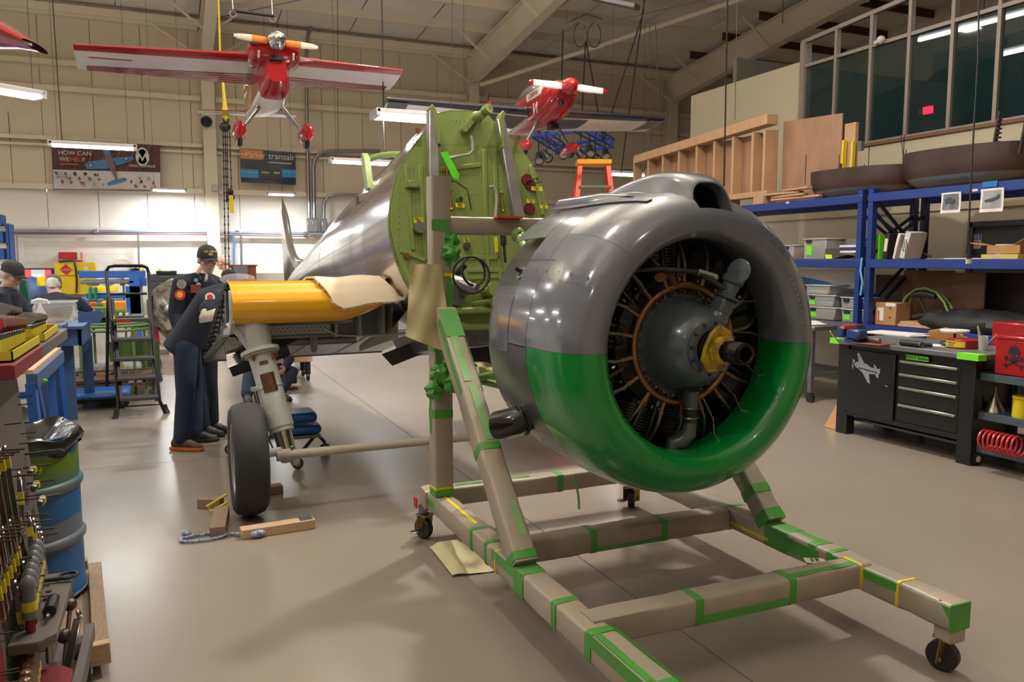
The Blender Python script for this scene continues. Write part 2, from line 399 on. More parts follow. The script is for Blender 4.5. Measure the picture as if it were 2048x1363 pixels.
m_shaft = mat('shaft_steel', c8(52, 46, 44), .38, metal=.8, var=.3, scale=30)
def cp(a, Y, r): return V((CXC - cos(a)*r, Y, CZ + sin(a)*r))
cw = T('engine_cowl', 'large round engine cowl, grey above and bright green below, on masked stand', 'aircraft part', (CXC, 3.2, CZ-.7))
prof = [(.50, 3.04), (.482, 2.96), (.475, 2.88), (.478, 2.84), (.49, 2.805), (.512, 2.785), (.54, 2.775), (.572, 2.782), (.605, 2.80), (.635, 2.83), (.66, 2.87), (.68, 2.93), (.692, 3.0), (.70, 3.08), (.703, 3.14)]
def segs(nm, pr, mt, spans, par=None, **k):
 for (a, b) in spans:
  cw.part(nm, MB().lathe(pr, (CXC, 0, CZ), (0, 1, 0), max(3, int((b-a)/3)), R(a), R(b)), mt, w=True, solid=.004, ang=50, **k)
segs('upper_nose_segment', prof, m_cowl, [(.1, 44.9), (45.0, 85.5), (102.5, 134.9), (135.0, 179.9)])
segs('upper_nose_segment', prof[:8]+[(.602, 2.80), (.598, 2.83), (.585, 2.88), (.57, 2.96), (.56, 3.06)], m_cowl, [(85.5, 102.5)])
segs('lower_nose_segment', prof, m_cowlg, [(180.0, 217.95), (218.05, 262.95), (263.05, 307.95), (308.05, 360)], label='bright green nose segment')
aft = [(.703, 3.143), (.704, 3.25), (.702, 3.345)]
segs('upper_side_panel', aft, m_cowl, [(.2, 32.8), (33.1, 60), (60.2, 134), (134.2, 179.8)])
segs('lower_side_panel', aft, m_pol2, [(180.2, 225), (225.2, 314), (314.2, 359.8)], label='bare metal panel')
inner = [(.66, 3.347), (.655, 3.45), (.645, 3.6), (.635, 3.75)]
segs('inner_skin', inner, m_pol2, [(0, 180), (180, 360)])
flap = [(.702, 3.35), (.701, 3.45), (.695, 3.6), (.682, 3.74)]
segs('cowl_flap', flap, m_cowl, [(44, 70), (71, 109), (110, 150)])
segs('cowl_flap', [(.7035, 3.35), (.702, 3.45), (.695, 3.58)], m_cowl, [(-3.5, 18)])
segs('cowl_flap', [(.698, 3.35), (.694, 3.5), (.68, 3.64)], m_pol2, [(180, 228), (229, 270), (271, 330), (331, 356)])
segs('cowl_flap', flap, m_pol2, [(151, 180)])
segs('cowl_liner', [(.47, 3.06), (.66, 3.1), (.66, 3.34)], m_inside, [(0, 360)])
# hole fitting on the exposed inner skin
p = cp(R(29), 3.47, .66); d = (p-V((CXC, 3.47, CZ))).normalized()
cw.part('access_collar', MB().cyl(p-d*.003, p+d*.006, .034, n=20), m_alum, w=True)
cw.part('access_hole', MB().cyl(p+d*.004, p+d*.008, .018, n=16).cyl(p+d*.004+V((-.0, .02, .01)), p+d*.02+V((0, .028, .014)), .01, n=8), m_shaft, w=True)
for a in (24, 36): # stiffening ribs
 cw.part('stiffener', MB().tube([cp(R(a), Y, .658-.062*(Y-3.36)) for Y in (3.36, 3.45, 3.55, 3.65, 3.72)], .006, 6), m_pol2, w=True)
# strap seam lines, rivets, camlocs
def seam(a, Y0, Y1, r=.705, mt=m_seam): cw.part('panel_seam', MB().tube([cp(R(a), Y0+(Y1-Y0)*i/6, r) for i in range(7)], .0014, 5), mt, w=True)
for a in (33,): seam(a, 3.09, 3.34)
# hinge strip: raised band from the seam to the lip
pb = [(r+.0025, y) for (r, y) in prof[4:]] + [(r+.0025, y) for (r, y) in aft]
cw.part('fastener_strip', MB().lathe(pb, (CXC, 0, CZ), (0, 1, 0), 4, R(25.5), R(31.5)), m_cowl, w=True, solid=.002, ang=50)
mb = MB()
def prof_r(Y):
 P_ = prof[6:]+aft[1:]
 for i in range(len(P_)-1):
  if P_[i][1] <= Y <= P_[i+1][1]:
   t = (Y-P_[i][1])/(P_[i+1][1]-P_[i][1]); return P_[i][0]+(P_[i+1][0]-P_[i][0])*t
 return .702
for Y in (2.84, 2.92, 3.01, 3.11, 3.21, 3.31):
 p = cp(R(28.5), Y, prof_r(Y)+.002); n_ = (p-cp(0, Y, 0)*1).normalized() if 0 else V((-cos(R(28.5)), -max(0, (3.08-Y))*2.2, sin(R(28.5)))).normalized()
 mb = MB().cyl(p-n_*.002, p+n_*.0025, .011, n=14); mb.beam(p+n_*.0015-V((0, .006, 0)), p+n_*.0035+V((0, .006, 0)), .0025, .003)
 cw.part('turn_fastener', mb, m_alum if 0 else m_cowl, w=True)
mb = MB()
def rivrow(a0, a1, Y0, Y1, n, r=None, s=.0032):
 for i in range(n):
  t = i/(n-1); a = R(a0+(a1-a0)*t); Y = Y0+(Y1-Y0)*t; rr = r or prof_r(Y)
  mb.ball(cp(a, Y, rr), (s, s, s), 6, 4)
rivrow(32, -40, 3.335, 3.335, 56); rivrow(-40, -110, 3.335, 3.335, 60); rivrow(40, 0, 3.15, 3.15, 34); rivrow(24.6, 24.6, 2.8, 3.34, 22); rivrow(32.3, 32.3, 2.85, 3.34, 20)
rivrow(17, -2, 3.38, 3.38, 16, .703); rivrow(-2.5, -2.5, 3.37, 3.72, 12, .703); rivrow(-20, -100, 3.16, 3.16, 60); rivrow(-36, -36, 3.16, 3.33, 12, .704); rivrow(-45, -120, 3.42, 3.42, 60, .699)
cw.part('rivet', mb, m_pol2, w=True, kind='stuff')
mb = MB()   # raised rivets along the right-hand inner lip joint
for i in range(10):
 for k, rr in enumerate((.50, .535)):
  a = R(148+i*2.9-k*1.2); Yl = 2.80 if rr < .51 else 2.775; mb.ball(cp(a, Yl, rr), .0045, 8, 4)
for i in range(8): mb.ball(cp(R(276+i*3), 2.785, .515), .004, 8, 4)
cw.part('lip_rivet', mb, m_alum, w=True, kind='stuff')
cw.part('tape_mark', MB().beam(cp(R(35.5), 3.27, .704), cp(R(37.8), 3.255, .704), .014, .001, V((-.8, 0, .6))), mat('yellow_tape', c8(226, 206, 40), .6), w=True, label='small yellow tape strip')
# dark slot beside the left flap
cw.part('slot', MB().beam(cp(R(17), 3.35, .7), cp(R(4), 3.35, .7), .006, .012, V((-1, 0, 0))), m_inside, w=True)
# --- scoop on top ---
SCX = 2.185
def scoop_sec(Y, hw, top, lean, n=20, ins=0, flare=.03):
 out = []
 for i in range(n+1):
  t = pi*i/n; cx_ = -cos(t); sz = sin(t)
  x = (hw-ins)*(abs(cx_)**.62)*(1 if cx_ > 0 else -1)
  x += (1 if cx_ > 0 else -1)*flare*max(0, (.38-sz)/.38)**2*(1 if not ins else .3)
  yy = Y
  r_ = .56 if ins else .50+(prof_r(2.86)-.50)*max(0, min(1, (Y-2.786)/.07))**.7 if Y < 2.856 else prof_r(min(3.34, Y)); X = SCX+x
  base = CZ + math.sqrt(max(.01, r_*r_-(X-CXC)**2)) - .012
  z = base + (top-ins-base)*(sz**.55)
  out.append(V((X, yy + lean*max(0, z-1.80), z)))
 return out
SEC = [(2.784, .108, 1.998, .42), (2.795, .114, 2.012, .42), (2.83, .122, 2.028, .38), (2.88, .132, 2.042, .3), (2.96, .145, 2.052, .2), (3.06, .16, 2.062, .1), (3.2, .165, 2.06, 0), (3.35, .165, 2.035, 0), (3.5, .155, 2.005, 0), (3.64, .145, 1.985, 0), (3.75, .13, 1.975, 0)]
rings = [scoop_sec(*s_) for s_ in SEC]
mb = MB(); n = len(rings[0])
for r_ in rings: mb.v += r_
for i in range(len(rings)-1):
 for k in range(n-1):
  a = i*n+k; mb.f.append((a, a+1, a+n+1, a+n)); mb.mi.append(0); mb.sm.append(True)
# rim and inner duct
inn = [scoop_sec(2.784, .108, 1.998, .42, ins=.008), scoop_sec(2.86, .112, 2.005, .3, ins=.012), scoop_sec(3.06, .12, 1.99, .1, ins=.02)]
b0 = len(mb.v)
for r_ in inn: mb.v += r_
for k in range(n-1): mb.f.append((k+1, k, b0+k, b0+k+1)); mb.mi.append(0); mb.sm.append(True)
for i in range(2):
 for k in range(n-1):
  a = b0+i*n+k; mb.f.append((a+1, a, a+n, a+n+1)); mb.mi.append(0 if i == 0 else 1); mb.sm.append(True)
b1 = b0+2*n; mb.f.append(tuple(range(b1, b1+n))[::-1]); mb.mi.append(1); mb.sm.append(False)
cw.part('air_scoop', mb, [m_cowl, m_inside], w=True, sub=1, ang=80)
for sx in (-1, 1):   # the pads where the scoop's two legs die into the lip
 c = cp(R(90)+sx*.235-.045*0, 2.80, .535) + V((SCX-CXC, 0, 0))*1.0
 cw.part('scoop_foot', MB().ball(c, (.03, .012, .045), 14, 8), m_cowl, w=True)
# blister plate left of the scoop with its open trough
def bl(u, v, r0=.704):
 Y = 2.90 + u*.80; a = R(70 + (v-.5)*(13*math.sin(min(1, (u+.02)*2.4)*pi/2)**.6))
 return cp(a, Y, (prof_r(min(Y, 3.34)) + .008))
cw.part('blister_plate', MB().grid(bl, 20, 8), m_cowl, w=True, solid=.004)
def tr(u, v):
 Y = 3.02+u*.68; h = .028*math.sin(pi*v)**.6*min(1, u*2.5); a = R(70+(v-.5)*7*min(1, .2+u*1.6))
 return cp(a, Y, .712+h)
cw.part('trough_fairing', MB().grid(tr, 14, 8), m_cowl, w=True)
# exhaust stack
p0 = cp(R(-33.5), 3.41, .66)
mb = MB().loft([(p0+V((.05, 0, 0)), .068), (p0+V((-.03, .0, -.010)), .068), (p0+V((-.08, .02, -.03)), .070), (p0+V((-.12, .05, -.045)), .070), (p0+V((-.15, .09, -.055)), .066)], 20, cap=False)
cw.part('exhaust_stack', mb, m_gloss, w=True, solid=.004, label='gloss black curved exhaust stack')
cw.part('stack_clamp', MB().lathe([(.066, 0), (.068, .004), (.068, .012), (.066, .016)], p0+V((-.055, 0, -.012)), (-1, 0, -.2), 20), m_gloss, w=True, solid=.002)
cw.part('stack_cutout', MB().ball(cp(R(-32.5), 3.41, .698), (.012, .085, .085), 16, 8), m_inside, w=True)
mg = mat('green_tape', c8(66, 152, 44), .5, bump=.15, scale=40, vscale=5, col2=c8(82, 136, 74))
cw.part('tape_tail', MB().grid(lambda u, v: V((1.79+.03*u, 3.35+.012*(v-.5)-.02*sin(u*3), .60-.17*u)) + V((0, .01*v, 0)), 8, 2), mg, w=True, solid=.002, label='loose green tape tail')
# --- the engine ---
en = T('radial_engine', 'black radial aircraft engine with grey nose case inside the round cowl', 'engine', (CXC, 3.1, CZ-.5))
en.part('rear_baffle', MB().cyl((CXC, 3.33, CZ), (CXC, 3.338, CZ), .655, n=48), m_inside, w=True)
en.part('crankcase', MB().lathe([(.30, 3.3), (.30, 3.06), (.24, 3.03), (.235, 3.0)], (CXC, 0, CZ), (0, 1, 0), 36), m_cylm, w=True)
nose = [(.240, 3.01), (.240, 2.99), (.228, 2.985), (.220, 2.97), (.210, 2.96), (.206, 2.94), (.198, 2.905), (.184, 2.865), (.163, 2.82), (.143, 2.79), (.126, 2.772), (.120, 2.768), (.120, 2.752), (.102, 2.748), (.082, 2.748), (.08, 2.765), (.05, 2.77), (.0, 2.77)]
en.part('nose_case', MB().lathe(nose, (CXC, 0, CZ), (0, 1, 0), 64), m_greypart, w=True, ang=40)
mb = MB()
for i in range(28):
 a = 2*pi*i/28
 en.part('flange_lug', MB().cyl(cp(a, 3.0, .237), cp(a, 2.975, .237), .016, n=10), m_greypart, w=True)
 en.part('flange_nut', MB().cyl(cp(a, 2.976, .236), cp(a, 2.96, .236), .0085, n=6).cyl(cp(a, 2.96, .236), cp(a, 2.948, .236), .004, n=6), m_bolt, w=True)
for i in range(12):
 a = 2*pi*i/12+.1
 en.part('cover_nut', MB().cyl(cp(a, 2.752, .112), cp(a, 2.738, .112), .007, n=6).cyl(cp(a, 2.738, .112), cp(a, 2.73, .112), .0035, n=6), m_bolt, w=True)
en.part('data_plate', MB().beam(cp(R(62), 2.862, .187)+V((-.02, 0, 0)), cp(R(66), 2.862, .187)+V((.05, 0, .0)), .002, .022, V((0, -.45, .9))), m_alum, w=True)
en.part('data_plate', MB().beam(cp(R(72), 2.855, .18)+V((.0, -.001, -.03)), cp(R(72), 2.855, .18)+V((.05, -.001, -.03)), .002, .014, V((0, -.6, .8))), mat('red_plate', c8(150, 40, 44), .4), w=True, label='red data plate')
en.part('data_plate', MB().beam(cp(R(-82), 2.86, .192)+V((-.03, 0, .0)), cp(R(-82), 2.86, .192)+V((.05, 0, .0)), .002, .03, V((0, -.5, -.86))), m_black, w=True)
# shaft
en.part('thrust_ring', MB().lathe([(.078, 2.765), (.078, 2.735), (.06, 2.73), (.05, 2.735)], (CXC, 0, CZ), (0, 1, 0), 32), m_shaft, w=True)
mb = MB().cyl((CXC, 2.76, CZ), (CXC, 2.615, CZ), .040, n=32)
for i in range(24):
 a = 2*pi*i/24; mb.box(cp(a, 2.67, .041), (.006, .10, .006), mt=M.Rotation(a, 3, 'Y'))
en.part('splined_shaft', mb, m_shaft, w=True)
sp = [(.030, 2.60), (.030, 2.535), (.034, 2.53), (.044, 2.532), (.046, 2.545), (.044, 2.55)]
for i in range(5): sp += [(.047, 2.555+i*.01), (.044, 2.56+i*.01)]
sp += [(.048, 2.61), (.048, 2.62), (.040, 2.622)]
en.part('threaded_end', MB().lathe(sp, (CXC, 0, CZ), (0, 1, 0), 32).cyl((CXC, 2.6, CZ), (CXC, 2.598, CZ), .031, n=20), m_shaft, w=True)
pl = [(.105*cos(R(a))*k, .105*sin(R(a))*k) for a, k in ((8, .95), (50, 1.0), (88, 1.02), (120, .8), (165, .72), (205, .95), (238, 1.05), (285, .9), (330, .66))]
en.part('yellow_nut_plate', MB().prism(pl, (CXC, 2.705, CZ), V((1, .10, 0)).normalized(), Z3, (0, .022, 0)), m_yel, w=True, bevel=.004, label='chipped yellow plate around the shaft')
en.part('nut_collar', MB().lathe([(.055, 2.70), (.062, 2.69), (.060, 2.66), (.046, 2.65)], (CXC, 0, CZ), (0, 1, 0), 10, sm=False), m_yel, w=True)
# bronze ignition ring
en.part('ignition_ring', MB().torus((CXC+.004, 2.965, CZ), .266, .0165, (0, 1, 0), 96, 12), m_bronze, w=True, label='bronze ignition ring')
q = cp(R(72), 2.965, .266)
en.part('ring_elbow', MB().loft([(cp(R(80), 2.965, .266), .017), (cp(R(76), 2.955, .31), .02), (cp(R(70), 2.94, .345), .022), (cp(R(64), 2.92, .36), .024), (cp(R(61), 2.90, .35), .026)], 14), m_bronze, w=True)
en.part('ring_elbow', MB().loft([(cp(R(84), 2.965, .266), .017), (cp(R(90), 2.965, .270), .02), (cp(R(97), 2.965, .268), .02), (cp(R(104), 2.965, .266), .016)], 14), m_bronze, w=True)
for i in range(18):   # ignition leads
 a = R(10+20*i); b = a + R(random.uniform(-4, 4))
 j = en.part('lead_ferrule', MB().loft([(cp(a, 2.965, .272), .011), (cp(a, 2.965, .318), .009), (cp(a, 2.965, .32), .012), (cp(a, 2.965, .335), .012)], 10), m_bronze, w=True)
 en.part('ignition_lead', MB().tube([cp(a, 2.965, .33), cp(a, 2.96, .36), cp(a+(b-a)*.5, 2.98, .41), cp(b, 3.02, .47), cp(b, 3.08, .53), cp(b, 3.13, .58)], .0085, 10), m_braid, w=True)
for i in range(9):
 a = R(90+40*i); rad = V((-cos(a), 0, sin(a))); tg_ = V((sin(a), 0, cos(a)))
 base = V((CXC, 3.19, CZ))
 c_ = MB().cyl(base+rad*.28, base+rad*.62, .078, n=24)
 o = en.part('cylinder', c_, m_cylm, w=True)
 mb = MB()
 for k in range(15): mb.cyl(base+rad*(.33+.0145*k), base+rad*(.333+.0145*k), .098, n=24)
 en.part('cooling_fin', mb, m_fin, w=True)
 hd = MB().loft([(base+rad*.545, (.095, .085)), (base+rad*.60, (.11, .095)), (base+rad*.635, (.08, .07))], 16)
 en.part('cylinder_head', hd, m_cylm, w=True)
 for sx in (-1, 1):
  en.part('pushrod_tube', MB().cyl(base+rad*.27+tg_*sx*.035+V((0, -.13, 0)), base+rad*.58+tg_*sx*.055+V((0, -.10, 0)), .0125, n=10), m_gloss, w=True)
  en.part('tappet_guide', MB().cyl(base+rad*.262+tg_*sx*.034+V((0, -.13, 0)), base+rad*.30+tg_*sx*.036+V((0, -.128, 0)), .019, n=10), m_bolt, w=True)
  en.part('rocker_box', MB().ball(base+rad*.60+tg_*sx*.055+V((0, -.09, 0)), (.034, .034, .034), 10, 8), m_cylm, w=True)
 # baffle between cylinders
 a2 = a+R(20); rd = V((-cos(a2), 0, sin(a2)))
 en.part('baffle', MB().beam(V((CXC, 3.24, CZ))+rd*.34, V((CXC, 3.2, CZ))+rd*.65, .19, .003, V((0, 1, 0))), m_cylm, w=True)
 for k in range(4):
  pp = base+rad*.305+tg_*(-.06+.04*k)+V((0, -.118, 0)); en.part('hold_down_nut', MB().cyl(pp, pp+rad*.016, .008, n=6), m_bolt, w=True)
# propeller governor on the upper right of the nose
g0 = V((2.235, 2.84, 1.41)); g1 = V((2.30, 2.80, 1.60)); gd = (g1-g0).normalized()
sd = V((1, 0, 0)); sd = (sd-gd*sd.dot(gd)).normalized()
gov = en.part('governor', MB().loft([(g0-gd*.08, (.07, .06)), (g0, (.062, .055)), (g0+gd*.02, (.05, .045))], 14), m_greypart, w=True)
en.part('governor_body', MB().beam(g0+gd*.01, g0+gd*.085, .085, .075, sd), m_greypart, gov, w=True, bevel=.014, seg=3)
en.part('governor_flange', MB().beam(g0+gd*.085, g0+gd*.10, .115, .085, sd), m_greypart, gov, w=True, bevel=.008)
en.part('governor_head', MB().loft([(g0+gd*.1, .038), (g0+gd*.15, .04), (g0+gd*.16, .05), (g0+gd*.185, .05), (g0+gd*.2, .03)], 16), m_greypart, gov, w=True)
dn = V((-.88, -.36, .2)).normalized(); dc = g0+gd*.215+V((-.035, -.05, .0))
en.part('governor_disc', MB().lathe([(.0, .006), (.008, .006), (.009, .004), (.05, .001), (.054, 0), (.054, -.004), (.0, -.006)], dc, dn, 32), m_greypart, gov, w=True)
en.part('governor_stem', MB().cyl(dc, g0+gd*.20, .01, n=8), m_bolt, gov, w=True)
for k in range(4):
 pp = g0+gd*.10+sd*(.045*(1 if k % 2 else -1))+dn.cross(gd)*.0+V((0, -.032 if k < 2 else .03, 0)); en.part('governor_nut', MB().cyl(pp, pp+gd*.012, .007, n=6), m_bolt, gov, w=True)
en.part('oil_hose', MB().tube([cp(R(50), 2.93, .44), V((1.95, 2.87, 1.62)), V((2.12, 2.84, 1.605)), g0+gd*.13+V((-.05, -.03, 0))], .012, 10), m_rub, w=True)
en.part('hose_fitting', MB().cyl(V((2.12, 2.84, 1.605)), V((2.19, 2.82, 1.585)), .016, n=6).ball(V((2.2, 2.82, 1.58)), .018), m_alum, w=True)
# sump and hose below
pS = V((2.165, 2.93, 1.02))
en.part('oil_sump', MB().loft([(pS+V((0, 0, .06)), (.045, .04)), (pS, (.038, .034)), (pS+V((0, 0, -.03)), (.036, .034))], 14), m_greypart, w=True)
en.part('sump_hose', MB().cyl(pS+V((0, 0, -.02)), pS+V((0, 0, -.10)), .034, n=16), m_rub, w=True)
for k in (0, 1): en.part('hose_clamp', MB().torus(pS+V((0, 0, -.035-.045*k)), .035, .005, (0, 0, 1), 20, 6), m_alum, w=True)
en.part('sump_elbow', MB().loft([(pS+V((0, 0, -.10)), .03), (pS+V((-.005, 0, -.15)), .036), (pS+V((-.03, .02, -.19)), .04), (pS+V((-.07, .03, -.20)), .036), (pS+V((-.08, .04, -.26)), .03)], 14), m_greypart, w=True)
for s_ in range(6):
 a = R(150+s_*22); en.part('primer_line', MB().tube([cp(a, 3.03, .31), cp(a+.06, 2.99, .42), cp(a+.16, 2.98, .52), cp(a+.22, 3.05, .60)], .005, 6), m_bolt, w=True)
# ======================= ENGINE STAND =======================
m_kraft = mat('masking_paper', c8(168, 151, 134), .42, bump=.25, scale=7, var=.10, vscale=1.6, col2=c8(140, 138, 122), stretch=(1, 1, 1))
m_kraft2 = mat('pale_masking_paper', c8(196, 184, 142), .5, bump=.2, scale=5, var=.06)
m_yt = mat('yellow_masking_tape', c8(222, 196, 40), .55, var=.08)
m_ored = mat('stand_red', c8(170, 50, 30), .4, var=.1)
st = T('engine_stand', 'wheeled engine stand of square tube masked in brown paper and green tape', 'stand', (2.1, 3.25, 0))
rnd = random.Random(3)
def rsq(w, h, rr=.13):
 out = []
 for (sx, sy) in ((1, 1), (-1, 1), (-1, -1), (1, -1)):
  for q in (0, .5, 1):
   a = {(1, 1): 0, (-1, 1): pi/2, (-1, -1): pi, (1, -1): 1.5*pi}[(sx, sy)] + q*pi/2
   out.append((sx*(w/2-w*rr) + cos(a)*w*rr, sy*(h/2-w*rr) + sin(a)*w*rr))
 return out
def sleeve(a, b, w, h, upv, n=14, jit=.0025, t0=0, t1=1, grow=0):
 a = V(a); b = V(b); x, y, z = frame(b-a, V(upv)); sec = rsq(w+grow, h+grow); mb = MB(); k = len(sec)
 for i in range(n+1):
  t = t0+(t1-t0)*i/n; p = a+(b-a)*t
  for (u, v) in sec:
   s = 1+ (rnd.uniform(-jit, jit)/w*2 if jit else 0); mb.v.append(p + x*u*s + y*v*s)
 for i in range(n):
  for j in range(k):
   A = i*k; j2 = (j+1) % k; mb.f.append((A+j, A+j2, A+k+j2, A+k+j)); mb.mi.append(0); mb.sm.append(True)
 mb.f.append(tuple(range(k))[::-1]); mb.mi.append(0); mb.sm.append(False)
 mb.f.append(tuple(range(n*k, n*k+k))); mb.mi.append(0); mb.sm.append(False)
 return mb
TW = .112
def member(name, a, b, bands=(), strips=(), w=TW, h=TW, upv=(0, 0, 1)):
 a = V(a); b = V(b); L_ = (b-a).length
 o = st.part(name, sleeve(a, b, w, h, upv, n=max(6, int(L_/.09))), m_kraft, w=True, ang=60)
 x, y, z = frame(b-a, V(upv))
 for (t, wd, mt) in bands:
  st.part('tape_band', sleeve(a, b, w, h, upv, n=2, jit=.001, t0=t-wd/2/L_, t1=t+wd/2/L_, grow=.005), mt, o, w=True)
 for (t0, t1, side, off, wd, mt) in strips:
  nn = {'+x': x, '-x': -x, '+y': y, '-y': -y}[side]; tt = y if side[1] == 'x' else x
  hw = (w if side[1] == 'x' else h)/2+.0015
  def fn(u, v, nn=nn, tt=tt, hw=hw, t0=t0, t1=t1, off=off, wd=wd): return a+(b-a)*(t0+(t1-t0)*u) + nn*hw + tt*(off+(v-.5)*wd) + nn*.0
  st.part('tape_strip', MB().grid(fn, 8, 1), mt, o, w=True, solid=.0012)
 return o
ZB = .25
X0, X1 = 1.405, 2.82
# left rail, right rail (run along Y)
member('side_rail', (X0, 4.47, ZB), (X0, 1.35, ZB), bands=[(.27, .035, mg), (.335, .03, mg), (.375, .012, m_yt), (.46, .10, mg), (.57, .04, mg), (.66, .045, mg), (.79, .05, mg)],
       strips=[(.36, .47, '+x', .03, .05, mg), (.36, .47, '-x', .03, .05, mg), (.66, .80, '-x', .035, .05, mg), (.66, .80, '+x', .035, .05, mg), (.66, .78, '+y', -.03, .03, mg), (.05, .25, '+y', .0, .02, m_yt), (.02, .08, '-x', 0, .04, mg)])
member('side_rail', (X1, 4.47, ZB), (X1, 2.04, ZB), bands=[(.10, .04, mg), (.44, .03, mg), (.60, .16, mg), (.70, .05, mg), (.745, .03, mg), (.90, .015, m_yt)],
       strips=[(.45, .58, '-x', -.02, .014, m_yt), (.45, .58, '+x', -.02, .014, m_yt), (.60, .72, '+x', 0, .07, mg), (.60, .72, '-x', 0, .07, mg), (.74, .9, '+x', .03, .035, mg), (.74, .9, '-x', .03, .035, mg), (.60, .70, '+y', .02, .04, mg)])
st.part('tape_cap', MB().bx((X1-.055, 2.032, ZB-.055), (X1+.055, 2.04, ZB+.055)), mg, w=True)
st.part('tape_cap', MB().bx((X1-.057, 2.035, ZB-.03), (X1-.054, 2.11, ZB+.045)), mg, w=True)
mb = MB().bx((X1-.045, 2.035, .135), (X1+.045, 2.12, .2)); st.part('paper_skirt', mb, m_kraft, w=True, bevel=.01)
st.part('red_paint_patch', MB().box((X1-.02, 2.09, ZB+.053), (.05, .03, .004), .4), m_ored, w=True, label='bare red paint showing through torn paper')
member('cross_rail', (X0-.07, 4.40, ZB), (X1, 4.40, ZB), strips=[(.14, .25, '+y', 0, .03, mg), (.36, .47, '+y', 0, .03, mg)], bands=[(.60, .04, mg)])
member('cross_rail', (X0, 3.42, ZB-.01), (X1, 3.42, ZB-.01), bands=[(.36, .035, mg), (.66, .035, mg), (.97, .04, mg)], strips=[(.36, .66, '-x', -.04, .02, mg), (.36, .66, '+x', -.04, .02, mg)])
member('cross_rail', (X0, 2.52, ZB+.01), (X1, 2.52, ZB+.01), bands=[(.34, .035, mg), (.68, .035, mg), (.955, .016, m_yt)], strips=[(.34, .66, '+x', -.035, .035, mg), (.34, .66, '-x', -.035, .035, mg), (.68, .95, '+y', -.025, .035, mg)])
PY = 4.25
mgp = mat('green_tape_pale', c8(120, 172, 92), .5, bump=.1, scale=40, vscale=6, col2=c8(120, 150, 110))
member('post', (X0, PY, .31), (X0, PY, 2.12), bands=[(.012, .04, mg), (.025, .015, m_yt), (.265, .045, mg), (.47, .03, mg)], strips=[(.835, .868, '-y', -.01, .1, mg), (.73, .835, '-y', .035, .035, mg), (.56, .69, '-y', .04, .028, mg), (.2, .31, '-x', .02, .03, mg), (.40, .46, '-y', -.03, .03, mg), (.695, .705, '-y', .035, .05, m_yt)], upv=(0, 1, 0))
member('post', (X1, PY, .31), (X1, PY, 1.86), upv=(0, 1, 0), bands=[(.3, .04, mg)])
member('cross_arm', (X0, PY, 1.85), (X1, PY, 1.85), w=.10, h=.10, strips=[(.62, .75, '+y', 0, .1, m_kraft2)])
member('diagonal_strut', (X0-.0, 3.10, .30), (X0-.0, 4.17, 1.36), bands=[(.40, .04, mg), (.02, .04, mg)], strips=[(.42, .64, '+x', .005, .042, mgp), (.66, .86, '+x', -.01, .042, mgp), (.86, .99, '+x', 0, .105, mg), (.62, .95, '+y', .03, .04, mg), (.62, .95, '-y', .03, .04, mg), (.08, .2, '+x', .02, .03, mgp)], upv=(1, 0, 0))
member('diagonal_strut', (X1, 3.10, .30), (X1, 4.17, 1.36), bands=[(.12, .05, mg), (.02, .06, mg)], strips=[(.1, .5, '-y', .02, .03, mg), (.1, .5, '+y', .02, .03, mg)], upv=(1, 0, 0))
# crumpled tape wads
for (p, s_) in (((X0-.03, 4.16, 1.02), .055), ((X0+.02, 4.10, .98), .05), ((X0-.05, 4.2, .93), .05), ((X0+.03, 4.12, 1.10), .045), ((X0+.055, 4.2, 1.76), .04), ((X0+.05, 4.19, 1.70), .05)):
 mb = MB().ball(p, s_, 22, 16)
 for v in mb.v: v += V((.010*sin(v.z*130+v.y*60)+.006*sin(v.y*210), .010*sin(v.x*120+v.z*90), .008*sin(v.x*150+v.y*110)))
 st.part('tape_wad', mb, mg, w=True, ang=50)
# casters
def caster(x, y, r=.062, rz=0, label=None):
 mb = MB(); f = M.Rotation(rz, 3, 'Z')
 def q(a): return V((x, y, 0)) + f @ V(a)
 wl = MB().loft([(q((-.022, 0, r)), r*.9), (q((-.016, 0, r)), r), (q((.016, 0, r)), r), (q((.022, 0, r)), r*.9)], 24)
 o = st.part('caster', MB().cyl(q((0, 0, r*2+.03)), q((0, 0, .2)), .03, n=14).box(q((0, -.01, r*2+.022)), (.075, .08, .012), rz), m_bolt, w=True)
 st.part('wheel', wl, m_rub, o, w=True)
 for s_ in (-1, 1):
  st.part('fork', MB().beam(q((s_*.033, 0, r-.02)), q((s_*.033, -.012, r*2+.022)), .006, .05, (1, 0, 0)), mat('zinc_gold', c8(150, 120, 70), .35, metal=.9), o, w=True)
  st.part('axle_nut', MB().cyl(q((s_*.036, 0, r)), q((s_*.05, 0, r)), .011, n=6), m_bolt, o, w=True)
 return o
caster(X1, 2.10, rz=.35); caster(X0-.06, 4.42, rz=.5); caster(X1-.02, 4.42, rz=-.6); caster(X0, 1.5)
for (x, y) in ((X0-.13, 4.35), (X1-.12, 4.38)): st.part('brake_pedal', MB().ball((x, y, .07), (.035, .03, .008)), m_bolt, w=True)
st.part('red_patch', MB().bx((X0-.125, 4.345, .21), (X0-.118, 4.40, .27)), m_ored, w=True)
